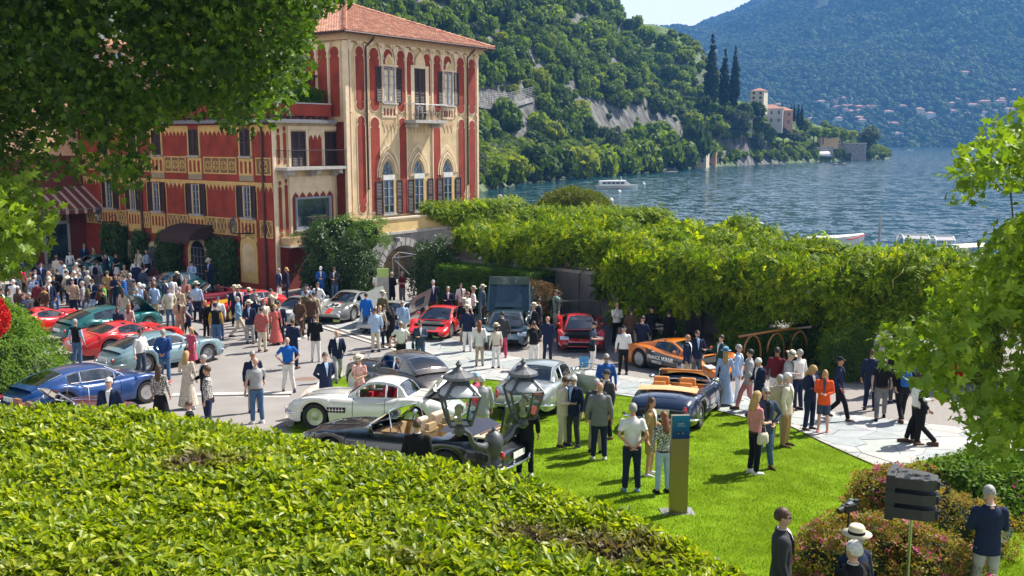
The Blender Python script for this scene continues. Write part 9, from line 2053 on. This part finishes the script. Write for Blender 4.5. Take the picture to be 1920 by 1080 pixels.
e = boat('white boat under a cream canvas cover behind the pergola', 1222, 428, 6.5, 2.3, .8, radians(15), whull, 'b'); m = MB(); m.rings([[(x, -1.1, .8), (x, -.7, z-.1), (x, 0, z), (x, .7, z-.1), (x, 1.1, .8)] for x, z in ((-3.0, 1.3), (-1.3, 2.0), (.5, 1.8), (1.6, 2.25), (2.8, 1.3))], closed=False, cap=False); m.build('canvas_cover', cloth('cream'), e)
e = boat('boat with grey canvas hood behind the pergola', 1412, 446, 6.0, 2.2, .8, radians(10), whull, 'b'); m = MB(); m.rings([[(x, -1.0, .8), (x, -.8, z-.1), (x, 0, z), (x, .8, z-.1), (x, 1.0, .8)] for x, z in ((-2.3, 1.1), (-1.2, 1.9), (.9, 2.0), (1.7, 1.5))], closed=False, cap=False); m.build('canvas_hood', cloth('lgrey'), e)
e = boat('white speedboat with a red stripe on its bow behind the pergola', 1562, 458, 6.6, 2.2, 1.0, radians(8), whull, 'b'); m = MB(); m.rings([[(x, -w, z), (x, 0, z+.12), (x, w, z)] for x, w, z in ((-3, 1.0, 1.02), (0, 1.05, 1.08), (2, .7, 1.2), (3.2, .12, 1.3))], closed=False, cap=False); m.build('deck', whull, e); m = MB(); m.tube([(1.0, -1.02, .85), (2.2, -.75, 1.0), (3.3, -.08, 1.25)], [(.05, .14)]*3, 6); m.build('red_stripe', MATS['stripe_red'], e)
e = boat('white motor cruiser with clear canvas tents left of the wooden boat', 1738, 482, 7.2, 2.4, 1.0, radians(-4), whull, 'b')
for x0, x1, h in ((-2.4, -.2, 2.3), (.4, 2.0, 2.2)):
 m = MB(); rg = [[(x, -1.0, 1.0), (x, -.95, h-.3), (x, -.5, h), (x, .5, h), (x, .95, h-.3), (x, 1.0, 1.0)] for x in (x0, x1)]
 for r_ in rg: m.tube(r_, .07, 6)
 for k in (1, 2, 3, 4): m.tube([rg[0][k], rg[1][k]], .06, 5)
 fr_ = m.build('canvas_frame', whull, e); m = MB(); m.rings(rg, closed=False, cap=False); m.build('clear_panels', lglass, fr_)
m = MB(); m.rings([[(x, -w, z), (x, 0, z+.1), (x, w, z)] for x, w, z in ((-3.5, 1.05, 1.0), (0, 1.15, 1.02), (2.2, .8, 1.15), (3.5, .1, 1.3))], closed=False, cap=False); m.build('deck', whull, e)
mah = mat('mahogany', (.30, .11, .035), .25, coat=.8, var=.2, ns=2, stretch=(.4, 4, 4))
e = boat('varnished wooden water taxi with cream roof at the right behind the leaves', 1838, 500, 7.6, 2.3, 1.0, radians(22), mah, 'b'); m = MB(); m.rings([[(x, -w, z), (x, 0, z+.08), (x, w, z)] for x, w, z in ((-3.7, 1.0, 1.0), (0, 1.1, 1.02), (2.2, .8, 1.15), (3.7, .1, 1.35))], closed=False, cap=False); m.build('deck', mah, e)
m = MB(); [m.tube([(x, y, 1.0), (x, y*.95, 2.15)], .04, 5) for x in (-2.9, -1.9, -.9, .1) for y in (-.95, .95)]; m.build('cabin_posts', mah, e); m = MB(); m.rings([[(x, -1.05, 2.12), (x, -.6, 2.22), (x, 0, 2.26), (x, .6, 2.22), (x, 1.05, 2.12)] for x in (-3.1, .3)], closed=False, cap=False); m.build('cabin_roof', cloth('cream'), e); m = MB(); m.b2(-1.9, -1.0, -.5, .5, 1.0, 1.55); m.build('seats', cloth('red'), e)
m = MB(); q = atZ(1648, 462, WZ); m.tube([(0, 0, -1), (0, 0, 3.2)], .12, 8); o = m.build('mooring_post', MATS['grey_wood'], None, label='grey mooring post standing in the water left of the motor cruiser', cat='post'); o.location = (q.x, q.y, WZ)
